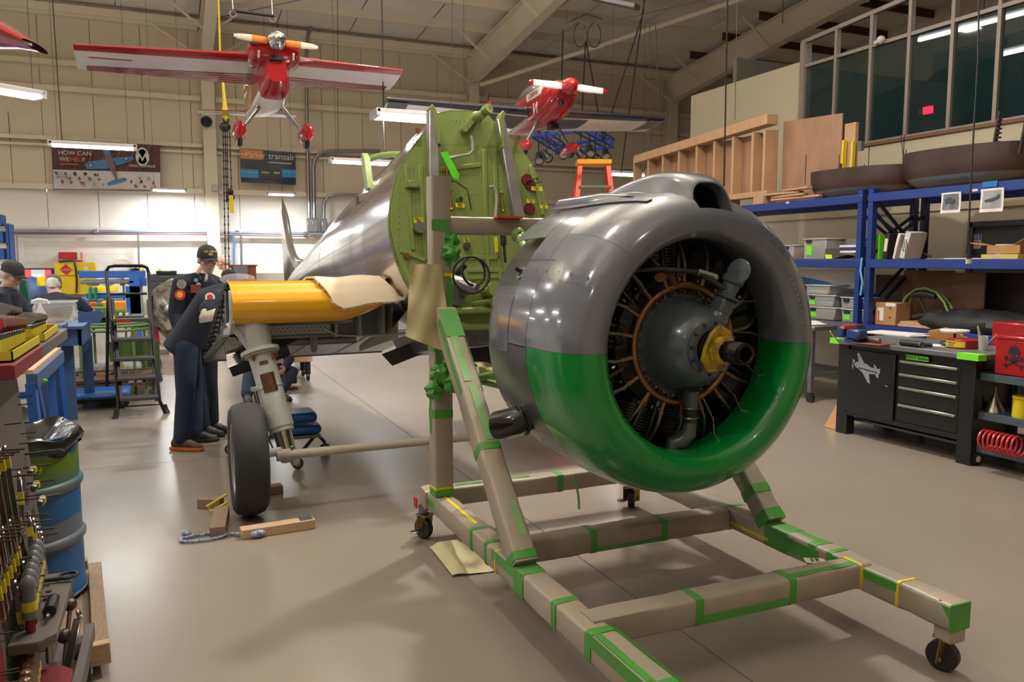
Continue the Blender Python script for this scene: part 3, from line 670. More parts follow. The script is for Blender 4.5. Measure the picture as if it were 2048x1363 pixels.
# engine mount: pale green steel tubes from the arm to the cowl
m_zinc = mat('zinc_green_tube', c8(120, 150, 84), .4, var=.08)
em = T('engine_mount', 'pale green welded tube engine mount between paper arm and round cowl', 'engine mount', (2.1, 3.95, 1.0))
nd = [V((1.86, 4.18, 1.80)), V((1.58, 4.18, .98)), V((2.62, 4.18, 1.80)), V((2.62, 4.18, .98))]
em.part('mount_ring', MB().torus((CXC, 3.62, CZ), .42, .022, (0, 1, 0), 40, 10), m_zinc, w=True)
for k, (i, a) in enumerate(((0, 100), (0, 30), (1, -20), (1, -60), (2, 80), (2, 150), (3, 200), (3, 250))):
 em.part('mount_tube', MB().cyl(nd[i], cp(R(a), 3.62, .42), .021, n=12), m_zinc, w=True)
for p in nd:
 em.part('mount_lug', MB().ball(p, (.045, .03, .045), 12, 8), m_zinc, w=True); em.part('mount_bolt', MB().cyl(p+V((0, -.03, 0)), p+V((0, .07, 0)), .017, n=10), m_bolt, w=True)
em.part('orange_band', MB().box((1.80, 4.19, 1.90), (.16, .06, .012)), mat('orange_red', c8(214, 74, 36), .5), w=True, label='orange red pad')
# papers hanging on / lying near the stand
def sheet(name, label, pts, mt, nu=14, nv=14, wav=.012, cat='paper', sol=.0015, seed=1, group=None):
 a, b, c, d = [V(p) for p in pts]; r_ = random.Random(seed); ph = [r_.uniform(0, 6) for _ in range(6)]
 n = (b-a).cross(d-a).normalized()
 def fn(u, v):
  p = a*(1-u)*(1-v)+b*u*(1-v)+c*u*v+d*(1-u)*v
  return p + n*wav*(sin(u*7+ph[0]+2*v)+.5*sin(u*13+v*9+ph[1])+.4*sin(v*11+ph[2]))
 return solo(name, label, cat, MB().grid(fn, nu, nv), mt, solid=sol, group=group)
sheet('masking_paper_sheet', 'pale tan masking paper sheet hanging from the stand post', [(1.225, 4.20, 1.635), (1.385, 4.16, 1.635), (1.44, 4.12, 1.13), (1.19, 4.2, 1.24)], m_kraft2, wav=.014)
sheet('fallen_masking_paper', 'curled masking paper sheet on the floor under the stand', [onz(858, 1090, .03), onz(912, 1076, .09), onz(1000, 1138, .012), onz(905, 1150, .012)], m_kraft2, wav=.006, seed=4)
sheet('torn_paper_scrap', 'torn paper and green tape scrap hanging behind the diagonal strut', [(1.60, 4.2, 1.08), (1.86, 4.2, 1.02), (1.80, 4.15, .92), (1.62, 4.15, .96)], m_kraft2, wav=.015, seed=9)
tagt = T('paper_tag', 'white handwritten paper tag lying on the stand right rail', 'tag', (2.62, 2.60, ZB+.058), rz=-.5)
tagt.part('tag_card', MB().prism([(-.045, -.028), (.03, -.028), (.045, -.015), (.045, .02), (.03, .03), (-.045, .03)], (0, 0, 0), X3, Y3, (0, 0, .002)), mat('tag_white', c8(222, 214, 196), .6))
tagt.text('5+3\n TW', .024, m_black, (0, 0, .003), (0, 1, 0), (-1, 0, 0))
# ======================= AIRPLANE UNDER RESTORATION =======================
m_gr = mat('zinc_chromate_green', c8(136, 154, 86), .42, var=.06, bump=.03, scale=12)
m_grd = mat('chromate_green_dark', c8(104, 128, 60), .45, var=.08)
m_mirror = mat('bright_aluminium_skin', c8(214, 212, 216), .2, metal=1, bump=.05, scale=2.2, var=.05)
m_yw = mat('yellow_wing_paint', c8(232, 168, 6), .16, coat=.5, var=.03, bump=.01, scale=10)
m_gw = mat('grey_wing_metal', c8(120, 122, 126), .4, metal=.7, var=.1)
m_gear = mat('gear_grey', c8(176, 180, 176), .38, coat=.1, var=.04)
m_tire = mat('tyre_rubber', c8(46, 45, 45), .75, bump=.1, scale=30, var=.25, vscale=6)
m_hub = mat('hub_grey', c8(132, 136, 138), .4, metal=.4, var=.1)
m_cloth = mat('canvas_cloth', c8(222, 204, 180), .9, bump=.3, scale=260, var=.05)
m_ytag = mat('yellow_note', c8(232, 220, 60), .6)
m_chrome = mat('chrome', c8(200, 200, 202), .1, metal=1)
pit = R(11); AN = V((-.045, cos(pit), -sin(pit))).normalized(); AU = AN.cross(Z3).normalized(); AV = AU.cross(AN)
AO = V((2.03, 5.35, 1.9))
def ap(s, a, b): return AO + AN*s + AU*a + AV*b
def onfw(x, y, s=0): d = ray(x, y); t = ((AO+AN*s-C0).dot(AN))/d.dot(AN); return C0+d*t
OUT = [(0, .855), (-.10, .85), (-.20, .82), (-.245, .76), (-.31, .68), (-.43, .535), (-.52, .40), (-.575, .27), (-.61, .12), (-.625, -.02), (-.61, -.16), (-.575, -.30), (-.515, -.44), (-.425, -.57), (-.28, -.68), (-.13, -.73), (0, -.735)]
OUTR = [(.10, .86), (.20, .84), (.25, .79), (.29, .745), (.435, .62), (.527, .493), (.596, .32), (.636, .17), (.645, 0), (.625, -.16), (.58, -.30), (.51, -.44), (.42, -.57), (.28, -.68), (.13, -.73)]
OUTF = OUT + OUTR[::-1]
air = T('airplane', 'bare metal airplane fuselage with green firewall, yellow wing stub, one wheel on wooden chocks', 'airplane', (1.9, 6.0, 0))
fw = air.part('firewall', MB().prism([(a*.985, b*.985) for a, b in OUTF], ap(0, 0, 0), AU, AV, AN*.02), m_gr, w=True, label='apple green riveted firewall')
air.part('firewall_rim', MB().prism(OUTF, ap(.012, 0, 0), AU, AV, AN*.03), m_grd, fw, w=True)
Sx = [(.03, 1, 1, 0), (.5, .985, .97, .03), (1, .95, .93, .06), (2, .87, .84, .16), (3.5, .66, .66, .33), (5, .42, .46, .47), (6.3, .24, .34, .57), (7.3, .08, .26, .64)]
# fuselage skin: separate sheet bands between frames, with open seams
def cr(p0, p1, p2, p3, t): return .5*(2*p1+(p2-p0)*t+(2*p0-5*p1+4*p2-p3)*t*t+(3*p1-p0-3*p2+p3)*t**3)
def fsec(s):
 n = len(Sx)
 for i in range(n-1):
  if Sx[i][0] <= s <= Sx[i+1][0]+1e-9:
   t = (s-Sx[i][0])/(Sx[i+1][0]-Sx[i][0]); return [cr(Sx[max(0, i-1)][k], Sx[i][k], Sx[i+1][k], Sx[min(n-1, i+2)][k], t) for k in range(1, 4)]
def fpt(s, i):   # i float index round the outline
 kx, kz, db = fsec(s); n = len(OUTF); i %= n; j = int(i); f = i-j
 P4 = [OUTF[(j+q) % n] for q in (-1, 0, 1, 2)]
 a, b = cr(*[p[0] for p in P4], f), cr(*[p[1] for p in P4], f)
 return ap(s, a*kx, b*kz+db)
bands = [.03, .72, 1.2, 1.95, 2.9, 4.2, 5.6, 7.28]
for q in range(len(bands)-1):
 s0, s1 = bands[q]+.0008, bands[q+1]-.0008
 for (i0, i1) in ((-2.6, 2.6), (2.62, 6.4), (6.42, 10.4), (10.42, 16), (16, 21.6), (21.6, 29.4)):
  air.part('skin_panel', MB().grid(lambda u, v: fpt(s0+(s1-s0)*u, i0+(i1-i0)*v), 6, 16), m_mirror, w=True, solid=.004, ang=60, label=None)
mb = MB()
def skin_riv(s0, s1, i0, i1, n):
 for k in range(n):
  t = k/(n-1); p = fpt(s0+(s1-s0)*t, i0+(i1-i0)*t); c = ap(s0+(s1-s0)*t, 0, 0); mb.ball(p+(p-c).normalized()*.002, .003, 5, 3)
for s in (.05, .70, .75, 1.18, 1.23, 1.93, 1.98, 2.88, 2.93, 4.2): skin_riv(s, s, 2.0, 13, 90)
for i in (4.4, 8.4, 6.3, 10.3): skin_riv(.05, 4.2, i, i, 110)
air.part('skin_rivet', mb, m_pol2, w=True, kind='stuff')
for i in (6.41, 10.41, 2.61):
 air.part('joint_strip', MB().tube([fpt(s_, i) for s_ in [x*.35+.05 for x in range(20)]], .003, 6), m_pol2, w=True)
air.part('fuel_hatch', MB().prism([(-.035, -.06), (.035, -.06), (.035, .06), (-.035, .06)], fpt(1.35, 5.6)+V((-.012, -.006, 0)), AN, AV, V((.012, 0, 0))), m_inside, w=True)
# fin with dorsal curve, seen nearly edge on
def onfin(x, y):
 d = ray(x, y); P_ = ap(6, 0, 0); return C0 + d*((P_-C0).dot(AU)/d.dot(AU))
fs = [(7.35, .7), (7.35, 1.0), (7.36, 1.8), (7.34, 2.05), (7.26, 2.14), (7.14, 2.10), (7.02, 1.95), (6.85, 1.6), (6.7, 1.35), (6.5, 1.15), (6.25, 1.0), (5.9, .90), (5.7, .82), (6.2, .7)]
fc = (6.95, 1.1)
mb = MB(); n = len(fs)
mb.v = [ap(s, 0, b) for s, b in fs]+[ap(fc[0]+(s-fc[0])*.72, -.045, fc[1]+(b-fc[1])*.78) for s, b in fs]+[ap(fc[0]+(s-fc[0])*.72, .045, fc[1]+(b-fc[1])*.78) for s, b in fs]
for i in range(n):
 j = (i+1) % n; mb.f += [(i, j, n+j, n+i), (j, i, 2*n+i, 2*n+j)]; mb.mi += [0, 0]; mb.sm += [True, True]
mb.f += [tuple(n+i for i in range(n)), tuple(2*n+i for i in range(n))[::-1]]; mb.mi += [0, 0]; mb.sm += [True, True]
air.part('tail_fin', mb, m_mirror, w=True, ang=80)
air.part('tail_wheel_strut', MB().cyl(ap(6.6, 0, .45), V((1.72, 12.0, .16)), .04).lathe([(.0, -.04), (.14, -.04), (.14, .04), (0, .04)], (1.72, 12.05, .141), (1, 0, 0), 20), m_gear, w=True)
# canopy frame behind the top
def arch(s, hw, z0, z1, w, nm='canopy_frame'):
 air.part(nm, MB().loft([(ap(s+(1 if 0 else 0)*t, -hw+.0, z0) if t == 0 else ap(s, -hw*cos(pi*t/10), z0+(z1-z0)*sin(pi*t/10)), w) for t in range(11)], 8), m_grd, w=True)
air.part('windshield_frame', MB().prism([(-.05, 0), (.04, 0), (.10, .30), (.05, .33), (-.0, .28)], ap(1.25, -.40, .60), AN, AV, AU*.05), m_gr, w=True)
air.part('windshield_frame', MB().prism([(-.05, 0), (.04, 0), (.10, .30), (.05, .33), (-.0, .28)], ap(1.25, .34, .60), AN, AV, AU*.05), m_gr, w=True)
arch(1.36, .37, .84, .96, .025)
# horns at the top of the firewall with bare metal channels below
for sx in (-1, 1):
 hp = [(-.245*sx if 0 else .0, 0)]
 b_ = [(.02, .56), (.02, .78), (.035, .82), (.055, .845), (.075, .82), (.06, .79), (.05, .72), (.045, .56)]
 air.part('channel_horn', MB().prism([((.24+x-.02)*sx, y) for x, y in b_], ap(-.09, 0, 0), AU, AV, AN*.085), m_gr, w=True, bevel=.004)
 x0_, x1_ = (-.34, -.275) if sx < 0 else (.30, .40)
 ch = MB()
 if sx < 0: q = [(-.30, .80), (-.24, .80), (-.265, .35), (-.255, .1), (-.325, .1), (-.335, .35)]
 else: q = [(.225, .78), (.285, .78), (.345, .35), (.39, -.02), (.46, -.02)][:4]+[(.30, -.02), (.265, .35)]
 air.part('metal_channel', MB().prism(q, ap(-.085, 0, 0), AU, AV, AN*.07), mat('bright_channel', c8(206, 206, 210), .32, metal=.85, var=.25, vscale=8, bump=.1, scale=9), w=True, bevel=.006, label='bare dented aluminium channel')
# firewall furniture
def fp(x, y, s=-.0): return onfw(x, y, s)
def onfw_beam(nm, x0, y0, x1, y1, w_, h_, mt, s=0): air.part(nm, MB().beam(fp(x0, y0)-AN*h_*.3, fp(x1, y1)-AN*h_*.3, w_, h_, AN), mt, fw, w=True, bevel=.003)
for (a, b) in (((968, 300), (975, 560)), ((988, 300), (1000, 560)), ((812, 330), (826, 500)), ((840, 330), (850, 520)), ((1060, 330), (1085, 430)), ((1005, 540), (935, 540)), ((880, 515), (1000, 515)), ((870, 560), (1000, 552)), ((800, 500), (850, 520)), ((880, 340), (960, 330))):
 onfw_beam('stiffener', a[0], a[1], b[0], b[1], .03, .014, m_gr)
mb = MB()
def fr(x0, y0, x1, y1, n, r=.0042):
 for k in range(n):
  t = k/(n-1); mb.ball(fp(x0+(x1-x0)*t, y0+(y1-y0)*t)-AN*.001, r, 5, 3)
for a in ((880, 288, 985, 292, 16), (880, 350, 1070, 352, 26), (900, 388, 1080, 392, 20), (880, 514, 1000, 512, 18), (965, 300, 972, 430, 18), (992, 300, 1003, 430, 18), (826, 335, 838, 520, 24), (1062, 310, 1096, 430, 18), (885, 300, 890, 430, 16), (870, 560, 990, 556, 16), (905, 240, 978, 245, 10), (800, 360, 798, 520, 14), (960, 430, 972, 540, 14)): fr(*a)
for i in range(4):
 for j in range(4): mb.ball(fp(827+i*5, 279+j*4), .006, 5, 3)
for i in range(3):
 for j in range(4): mb.ball(fp(1030+i*6+j, 285+j*6), .006, 5, 3)
air.part('firewall_rivet', mb, m_grd, fw, w=True, kind='stuff')
def fbox(nm, x, y, w_, h_, d_, mt, **k):
 air.part(nm, MB().box(fp(x, y)-AN*d_/2, (w_, h_, d_), mt=M((AU, AV, AN)).transposed()), mt, fw, w=True, bevel=.004, **k)
def fcyl(nm, x, y, r, d_, mt, **k): air.part(nm, MB().cyl(fp(x, y)+AN*.005, fp(x, y)-AN*d_, r, n=14), mt, fw, w=True, **k)
fbox('hinge_bracket', 824, 370, .07, .05, .04, m_gr); fbox('hinge_bracket', 824, 376, .10, .02, .03, m_grd); fbox('dark_opening', 866, 240, .05, .07, .004, m_inside)
for (x, y) in ((868, 275), (1000, 280)):
 p = fp(x, y); air.part('hinge_barrel', MB().cyl(p-AN*.04+AV*.06, p-AN*.04-AV*.06, .028, n=12), m_gr, fw, w=True)
 air.part('hinge_barrel', MB().cyl(p-AN*.03+AV*.055, p-AN*.03-AV*.055, .02, n=12).cyl(p-AN*.03-AV*.05, p-AN*.03-AV*.068, .038), m_grd, fw, w=True)
p = fp(948, 240); q = fp(932, 258)
air.part('filler_valve', MB().loft([(p-AN*.02, .03), (p-AN*.05, .045), (p-AN*.06, .045), (p-AN*.09, .03), (p-AN*.12+AU*.02, .035)], 14), m_gr, fw, w=True, bevel=0)
for k in range(5):
 pp = fp(925+k*6, 262-k*7); air.part('valve_body', MB().cyl(pp, pp-AN*.06, .024, n=10), m_gr, fw, w=True)
air.part('valve_body', MB().cyl(fp(958, 233)-AN*.10, fp(962, 231)-AN*.15, .036, n=16).cyl(fp(962, 231)-AN*.15, fp(962, 231)-AN*.151, .02, n=10), m_gr, fw, w=True)
m_hose = mat('grey_hose', c8(176, 172, 160), .5, var=.05)
air.part('drain_hose', MB().tube([fp(*a)-AN*.04 for a in ((938, 275), (941, 288), (941, 305), (934, 312), (912, 316), (882, 322))], .012, 10), m_hose, fw, w=True)
air.part('drain_hose', MB().tube([fp(*a)-AN*.04 for a in ((975, 378), (981, 375), (987, 385), (989, 400), (986, 436))], .012, 10), m_hose, fw, w=True)
air.part('copper_line', MB().tube([fp(*a)-AN*.02 for a in ((893, 318), (891, 380), (894, 440), (900, 530))], .005, 6), mat('copper', c8(176, 96, 62), .3, metal=1), fw, w=True)
air.part('cable', MB().tube([fp(*a)-AN*.02 for a in ((885, 360), (910, 365), (932, 380), (936, 395), (940, 420))], .004, 6), m_rub, fw, w=True)
for (x, y) in ((897, 385), (1000, 388)):
 air.part('turnbuckle', MB().cyl(fp(x, y)-AN*.03, fp(x+3, y+36)-AN*.03, .008).ball(fp(x, y)-AN*.03, .014).ball(fp(x+3, y+36)-AN*.03, .014), mat('brass', c8(170, 140, 60), .3, metal=1), fw, w=True)
fcyl('port', 918, 400, .026, .03, m_grd); fcyl('port_cap', 918, 400, .014, .036, m_inside)
fcyl('port_cap', 932, 493, .024, .03, m_bolt); fcyl('port', 835, 458, .04, .06, m_alum)
fcyl('bolt_head', 834, 262, .018, .02, mat('copper_bolt', c8(160, 110, 80), .4, metal=.9)); fcyl('bolt_head', 1035, 277, .018, .02, MATS['copper_bolt']); fcyl('bolt_head', 812, 512, .02, .02, MATS['copper_bolt'])
m_mar = mat('maroon_cap', c8(104, 28, 34), .45)
for (x, y) in ((1053, 360), (1060, 370), (1058, 418)): fcyl('maroon_blank', x, y, .045, .015, m_mar, label='maroon blanking plate')
fbox('horn_pin', 1066, 357, .09, .006, .006, m_bolt)
def fan(x, y, l): air.part('pin', MB().cyl(fp(x, y), fp(x, y)-AN*.1+AU*l, .005), m_bolt, fw, w=True)
fan(1052, 362, .05); fan(1058, 370, .05)
for (x, y, w_, h_) in ((1070, 379, .10, .035), (1058, 404, .07, .03), (1084, 415, .07, .025), (917, 412, .07, .035), (834, 442, .07, .04), (895, 482, .06, .04), (930, 481, .05, .03), (989, 490, .03, .12)):
 p = fp(x, y)-AN*.03; air.part('yellow_note', MB().prism([(-w_/2, -h_/2), (w_/2, -h_*.45), (w_*.55, h_*.3), (w_*.42, h_/2), (-w_/2, h_*.42)], p, (AU+AN*.12).normalized(), AV, AN*.0015), m_ytag, fw, w=True, label='yellow handwritten paper note')
 if h_ < .1: air.text('FUEL 12\nLINE', h_*.42, m_black, p-AN*.003, (AU+AN*.12).normalized(), AV, w=True)
p = fp(887, 338)-AN*.09
air.part('neon_tag', MB().prism([(-.05, .09), (.0, .10), (.08, -.06), (.07, -.1), (.03, -.09)], p, AU, AV, AN*.002), mat('neon_green', c8(96, 226, 36), .5, var=.02), fw, w=True, label='neon green hanging tag')
# accessory bundle low on the firewall
air.part('black_hose_loop', MB().torus(fp(918, 560)-AN*.22, .125, .009, AN+V((.25, 0, 0)), 30, 8).torus(fp(925, 552)-AN*.2, .10, .009, AN+V((-.3, .1, 0)), 26, 8), m_rub, fw, w=True)
air.part('accessory_pipe', MB().loft([(fp(893, 560)-AN*.05, .04), (fp(905, 570)-AN*.12, .042), (fp(925, 582)-AN*.16, .036), (fp(932, 585)-AN*.2, .03)], 14), m_alum, fw, w=True)
air.part('accessory_pipe', MB().cyl(fp(900, 560)-AN*.04, fp(918, 535)-AN*.12, .022, n=12), m_rub, fw, w=True)
fcyl('connector', 900, 545, .05, .06, m_grd); fcyl('connector', 905, 600, .05, .1, m_alum); fcyl('connector', 915, 590, .03, .14, m_pol2)
for (x, y) in ((960, 588), (968, 610)):
 air.part('lower_link', MB().beam(fp(x-30, y)-AN*.05, fp(x+22, y-8)-AN*.13, .035, .03), m_gr, fw, w=True, bevel=.006)
 fcyl('link_boss', x+14, y-4, .055, .15, m_gr)
air.part('lower_tray', MB().beam(fp(890, 625)-AN*.04, fp(1000, 620)-AN*.04, .04, .10, AN), m_gr, fw, w=True, bevel=.01)
air.part('lower_flange', MB().tube([ap(-.04, a, b) for a, b in OUT[11:]]+[ap(-.04, -a, b) for a, b in OUT[-2:10:-1]], .022, 8), m_gr, fw, w=True)
air.part('black_tool', MB().cyl(fp(994, 470)-AN*.1, fp(996, 495)-AN*.1, .022).cyl(fp(996, 495)-AN*.1, fp(999, 530)-AN*.1, .01), m_rub, fw, w=True)
air.part('belly_skid', MB().prism([(-.4, 0), (.4, 0), (.3, -.12), (-.34, -.14)], ap(.25, .0, -.72), AU, AV, AN*.6), m_gw, w=True)
air.part('belly_flap', MB().prism([(-.2, 0), (.25, .02), (.25, -.12), (-.2, -.14)], ap(.3, .12, -.86), AU, AV, AN*.01), m_inside, w=True)
air.part('belly_flap', MB().prism([(-.14, -.05), (.2, .06), (.24, -.04), (-.06, -.14)], ony(800, 693, 5.7), X3, Z3, (0, .01, 0)), m_inside, w=True, label='black rubber flap')
# wing stub
def W(X, Y, z): return V((X-.066*(Y-5.5), Y+.045*(X-.4), z))
XA, XB = .38, 1.62
UP = [(7.3, .80), (6.9, 1.03), (6.5, 1.23), (6.15, 1.38), (5.9, 1.475), (5.78, 1.505)]
LEp = [(5.80, 1.505), (5.70, 1.515), (5.60, 1.495), (5.52, 1.45), (5.475, 1.385), (5.475, 1.32), (5.50, 1.265), (5.54, 1.235)]
LO = [(5.54, 1.235), (5.60, 1.215), (5.66, 1.205)]
BT = [(5.98, 1.11), (6.3, 1.03), (6.8, .91), (7.3, .79)]
def ribbon(pr, x0, x1, nu=12, fade=0):
 def fn(u, v):
  i = v*(len(pr)-1); j = min(int(i), len(pr)-2); f = i-j; Y = pr[j][0]*(1-f)+pr[j+1][0]*f; z = pr[j][1]*(1-f)+pr[j+1][1]*f
  X = x0+(x1-x0)*u
  if fade:   # leading edge tapers upward towards the root (wheel-well cut)
   k = max(0, (X-1.12)/.5)**1.3; z = z + (1.44-z)*min(.62, k*.9)*(1 if z < 1.44 else 0); Y = Y + .05*k
  return W(X, Y, z)
 return MB().grid(fn, nu, (len(pr)-1)*3)
air.part('upper_wing_skin', ribbon(UP, XA, XB), m_mirror, w=True, solid=.004, ang=60)
le = air.part('leading_edge', ribbon(LEp, XA+.002, XB+.08, 20, fade=1), m_yw, w=True, solid=.004, ang=60, label='glossy yellow leading edge')
air.part('chin_strip', ribbon(LO, XA, 1.2), m_gw, w=True, solid=.004, ang=60)
air.part('leading_edge_fillet', MB().grid(lambda u, v: W(1.5+.42*u, 5.52+.08*v+.15*u, 1.50+.30*u*u-(.34*(1-u*.6))*v*(1-.3*u)), 8, 6), m_mirror, w=True, solid=.004)
air.part('wing_root_fillet', MB().grid(lambda u, v: V((1.43+.30*(1-cos(v*pi/2)), 5.62+u*1.7, 1.50-.62*u*u-.0+ .34*(1-sin((1-v)*pi/2)))), 10, 8), m_mirror, w=True, solid=.004)
bt = air.part('perforated_skin', ribbon(BT, XA, XB+.35), m_alum, w=True, solid=.004, ang=60, label='perforated lower wing skin')
mb = MB()
for i in range(56):
 for j in range(16):
  t = (j+.5)/16; k = t*3; q_ = min(int(k), 2); f = k-q_; Y = BT[q_][0]*(1-f)+BT[q_+1][0]*f; z = BT[q_][1]*(1-f)+BT[q_+1][1]*f
  X = XA+.03+(XB+.28-XA)*(i+.5*(j % 2))/56
  if random.random() < .1: continue
  c = W(X, Y, z-.004); mb.add([c+V((cos(a)*.0065, sin(a)*.011, -.28*sin(a)*.011)) for a in [q*pi/3 for q in range(6)]], [tuple(range(6))])
air.part('perforation', mb, m_inside, bt, w=True, kind='stuff')
for X in (XA+.18, XA+.55, 1.1, 1.5): air.part('skin_rib_line', MB().tube([W(X, y, z-.006) for y, z in BT], .004, 6), m_gw, bt, w=True)
air.part('trailing_edge', MB().cyl(W(XA, 7.3, .79), W(XB+.35, 7.3, .79), .012), m_gw, w=True)
air.part('front_spar', MB().bx((.62, 5.82, 1.12), (1.08, 5.84, 1.205)), m_hub if 0 else m_gear, w=True)
mb = MB()
for i in range(12):
 for j in (0, 1): c = V((.66+.033*i+.016*j, 5.815, 1.15+.022*j)); mb.add([c+V((cos(a)*.005, 0, sin(a)*.005)) for a in [q*pi/3 for q in range(6)]], [tuple(range(6))])
air.part('spar_hole', mb, m_inside, w=True, kind='stuff')
air.part('spar_cap', MB().bx((.42, 5.80, 1.10), (1.1, 5.95, 1.118)), m_gw, w=True)
air.part('well_wall', MB().prism([(5.7, 1.08), (7.0, .84), (6.9, 1.0), (6.0, 1.40), (5.7, 1.42)], (1.55, 0, 0), Y3, Z3, (.01, 0, 0)), m_gear, w=True)
air.part('well_back', MB().bx((1.08, 6.0, 1.08), (1.56, 6.02, 1.42)), m_gw, w=True)
for X in (1.12, 1.3, 1.48): air.part('well_rib', MB().bx((X, 5.86, 1.09), (X+.02, 6.0, 1.38)), m_gear, w=True)
air.part('well_lip', MB().loft([(V((1.02, 5.72, 1.17)), (.008, .03)), (V((1.1, 5.70, 1.12)), (.008, .035)), (V((1.3, 5.70, 1.105)), (.008, .035)), (V((1.72, 5.72, 1.115)), (.008, .035))], 8, upv=V((0, 1, 0))), m_gear, w=True)
for (x, z) in ((1.34, 1.30), (1.40, 1.305)): air.part('well_gauge', MB().cyl((x, 5.99, z), (x, 5.94, z), .03, n=16), mat('dark_copper', c8(90, 50, 40), .4, metal=.6), w=True)
air.part('oleo_cylinder', MB().cyl((.62, 6.0, 1.06), (1.3, 5.98, 1.06), .035), m_gw, w=True)
air.part('well_bracket', MB().loft([((.97, 5.9, 1.1), .03), ((.97, 5.9, 1.0), .026), ((.97, 5.9, .98), .012)], 12), m_gw, w=True)
air.part('landing_light_scoop', MB().grid(lambda u, v: V((.36+.55*u, 5.85+.2*v, .90+.20*u+.06*sin(pi*v)-.0+.07*v)), 8, 6), m_pol, w=True, solid=.006)
air.part('scoop_side', MB().loft([((.38, 5.88, .88), (.02, .05)), ((.6, 5.86, .96), (.03, .06)), ((.78, 5.86, 1.02), (.03, .05))], 10), m_inside, w=True)
# outboard rib with its open flange
rib = [(5.66, 1.205), (5.56, 1.235), (5.50, 1.30), (5.49, 1.38), (5.55, 1.46), (5.66, 1.50), (5.9, 1.46), (6.5, 1.22), (7.28, .80), (6.8, .90), (6.3, 1.02), (5.98, 1.105)]
rb = air.part('outboard_rib', MB().prism([(y, z) for y, z in rib], W(XA+.03, 0, 0)-V((.066*5.5, 0, 0))+V((0, 0, 0)) if 0 else V((XA+.03+.066*5.5, 0, 0)), V((-.066, 1, 0)), Z3, (.006, 0, 0)), m_gw, w=True)
for i in range(15):
 y = 5.7+i*.11; t = i/15; z0 = (1.20 if y < 5.98 else 1.105-(y-5.98)*.24); z1 = 1.49-(max(0, y-5.7))*.41
 air.part('flange_tooth', MB().box(W(XA+.005, y, z1-.03+.0), (.05, .05, .018)), m_inside, rb, w=True)
 if i < 14: air.part('flange_tooth', MB().box(W(XA+.005, y, z0+.012), (.05, .06, .012)), m_gw, rb, w=True)
for y, z, r_ in ((6.0, 1.28, .035), (6.2, 1.2, .03), (6.45, 1.12, .03), (6.7, 1.03, .022), (5.85, 1.2, .05)):
 p = W(XA+.024, y, z); air.part('lightening_hole', MB().cyl(p, p+V((-.004, 0, 0)), r_, n=18), m_inside, rb, w=True)
air.part('rib_stiffener', MB().tube([W(XA+.0, y, z) for y, z in ((5.85, 1.42), (6.0, 1.3), (6.2, 1.16))], .006, 6), m_black, rb, w=True)
air.part('rib_stiffener', MB().tube([W(XA+.0, y, z) for y, z in ((5.72, 1.47), (5.76, 1.2))], .014, 6), m_gw, rb, w=True)
air.part('nose_rib_flange', MB().prism([(y, z) for y, z in ((5.53, 1.46), (5.57, 1.46), (5.56, 1.28), (5.62, 1.22), (5.9, 1.17), (5.9, 1.13), (5.60, 1.16), (5.50, 1.24), (5.50, 1.4))], V((XA-.01+.066*5.5, 0, 0)), V((-.066, 1, 0)), Z3, (.03, 0, 0)), m_gear, rb, w=True, bevel=.005)
air.part('plastic_wrap', MB().ball(W(XA+.08, 5.75, 1.53), (.12, .1, .04), 12, 8), mat('clear_plastic', (.85, .83, .85), .15, alpha=.16), w=True)
# gear leg
g = air.part('gear_leg', MB().loft([((.53, 5.62, 1.24), (.10, .08)), ((.55, 5.60, 1.12), (.095, .08)), ((.558, 5.59, 1.06), (.085, .078)), ((.56, 5.588, 1.03), (.078, .075))], 24), m_gear, w=True)
ga, gb = V((.56, 5.588, 1.03)), V((.665, 5.40, .50)); gd_ = (gb-ga).normalized()
air.part('gear_flange', MB().cyl(ga-gd_*.02, ga+gd_*.005, .13, n=28).cyl(ga+gd_*.005, ga+gd_*.02, .11, n=28), m_gear, g, w=True)
for k in range(5):
 a = k*2*pi/5+.4; c = ga+V((cos(a)*.115, sin(a)*.1, -.02)); air.part('flange_bolt', MB().cyl(c+V((0, 0, .02)), c-V((0, 0, .02)), .014, n=6), MATS['copper_bolt'], g, w=True)
air.part('gear_web', MB().prism([(-.17, .20), (-.12, .19), (.0, .0), (-.035, -.02)], V((.53, 5.56, 1.03)), X3, Z3, (0, .016, 0)), m_gear, g, w=True, bevel=.003)
air.part('gear_elbow', MB().loft([((.40, 5.62, 1.16), (.05, .09)), ((.45, 5.62, 1.2), (.06, .08)), ((.52, 5.62, 1.22), (.06, .08))], 16), m_gear, g, w=True)
air.part('oleo_outer', MB().loft([(ga+gd_*.02, .088), (ga+gd_*.10, .085), (ga+gd_*.24, .084), (ga+gd_*.241, .088), (ga+gd_*.255, .088), (ga+gd_*.256, .083), (ga+gd_*.42, .083), (ga+gd_*.421, .087), (ga+gd_*.53, .087), (ga+gd_*.535, .08), (ga+gd_*.56, .08)], 28), m_gear, g, w=True, ang=25)
air.part('oleo_piston', MB().cyl(ga+gd_*.55, ga+gd_*.73, .060, n=24), m_chrome, g, w=True)
ge = ga+gd_*.72
air.part('axle_fork', MB().loft([(ge-gd_*.02, .065), (ge+gd_*.03, .062), (ge+gd_*.04, .058), (ge+gd_*.05, .04)], 20).ball(ge+gd_*.04+V((.03, -.02, 0)), .035), m_gear, g, w=True)
for k in range(3): c = ge-gd_*(.06-.03*k)+V((.03-.03*k, -.07, 0)); air.part('gland_nut', MB().ball(c, .014, 8, 6), m_bolt, g, w=True)
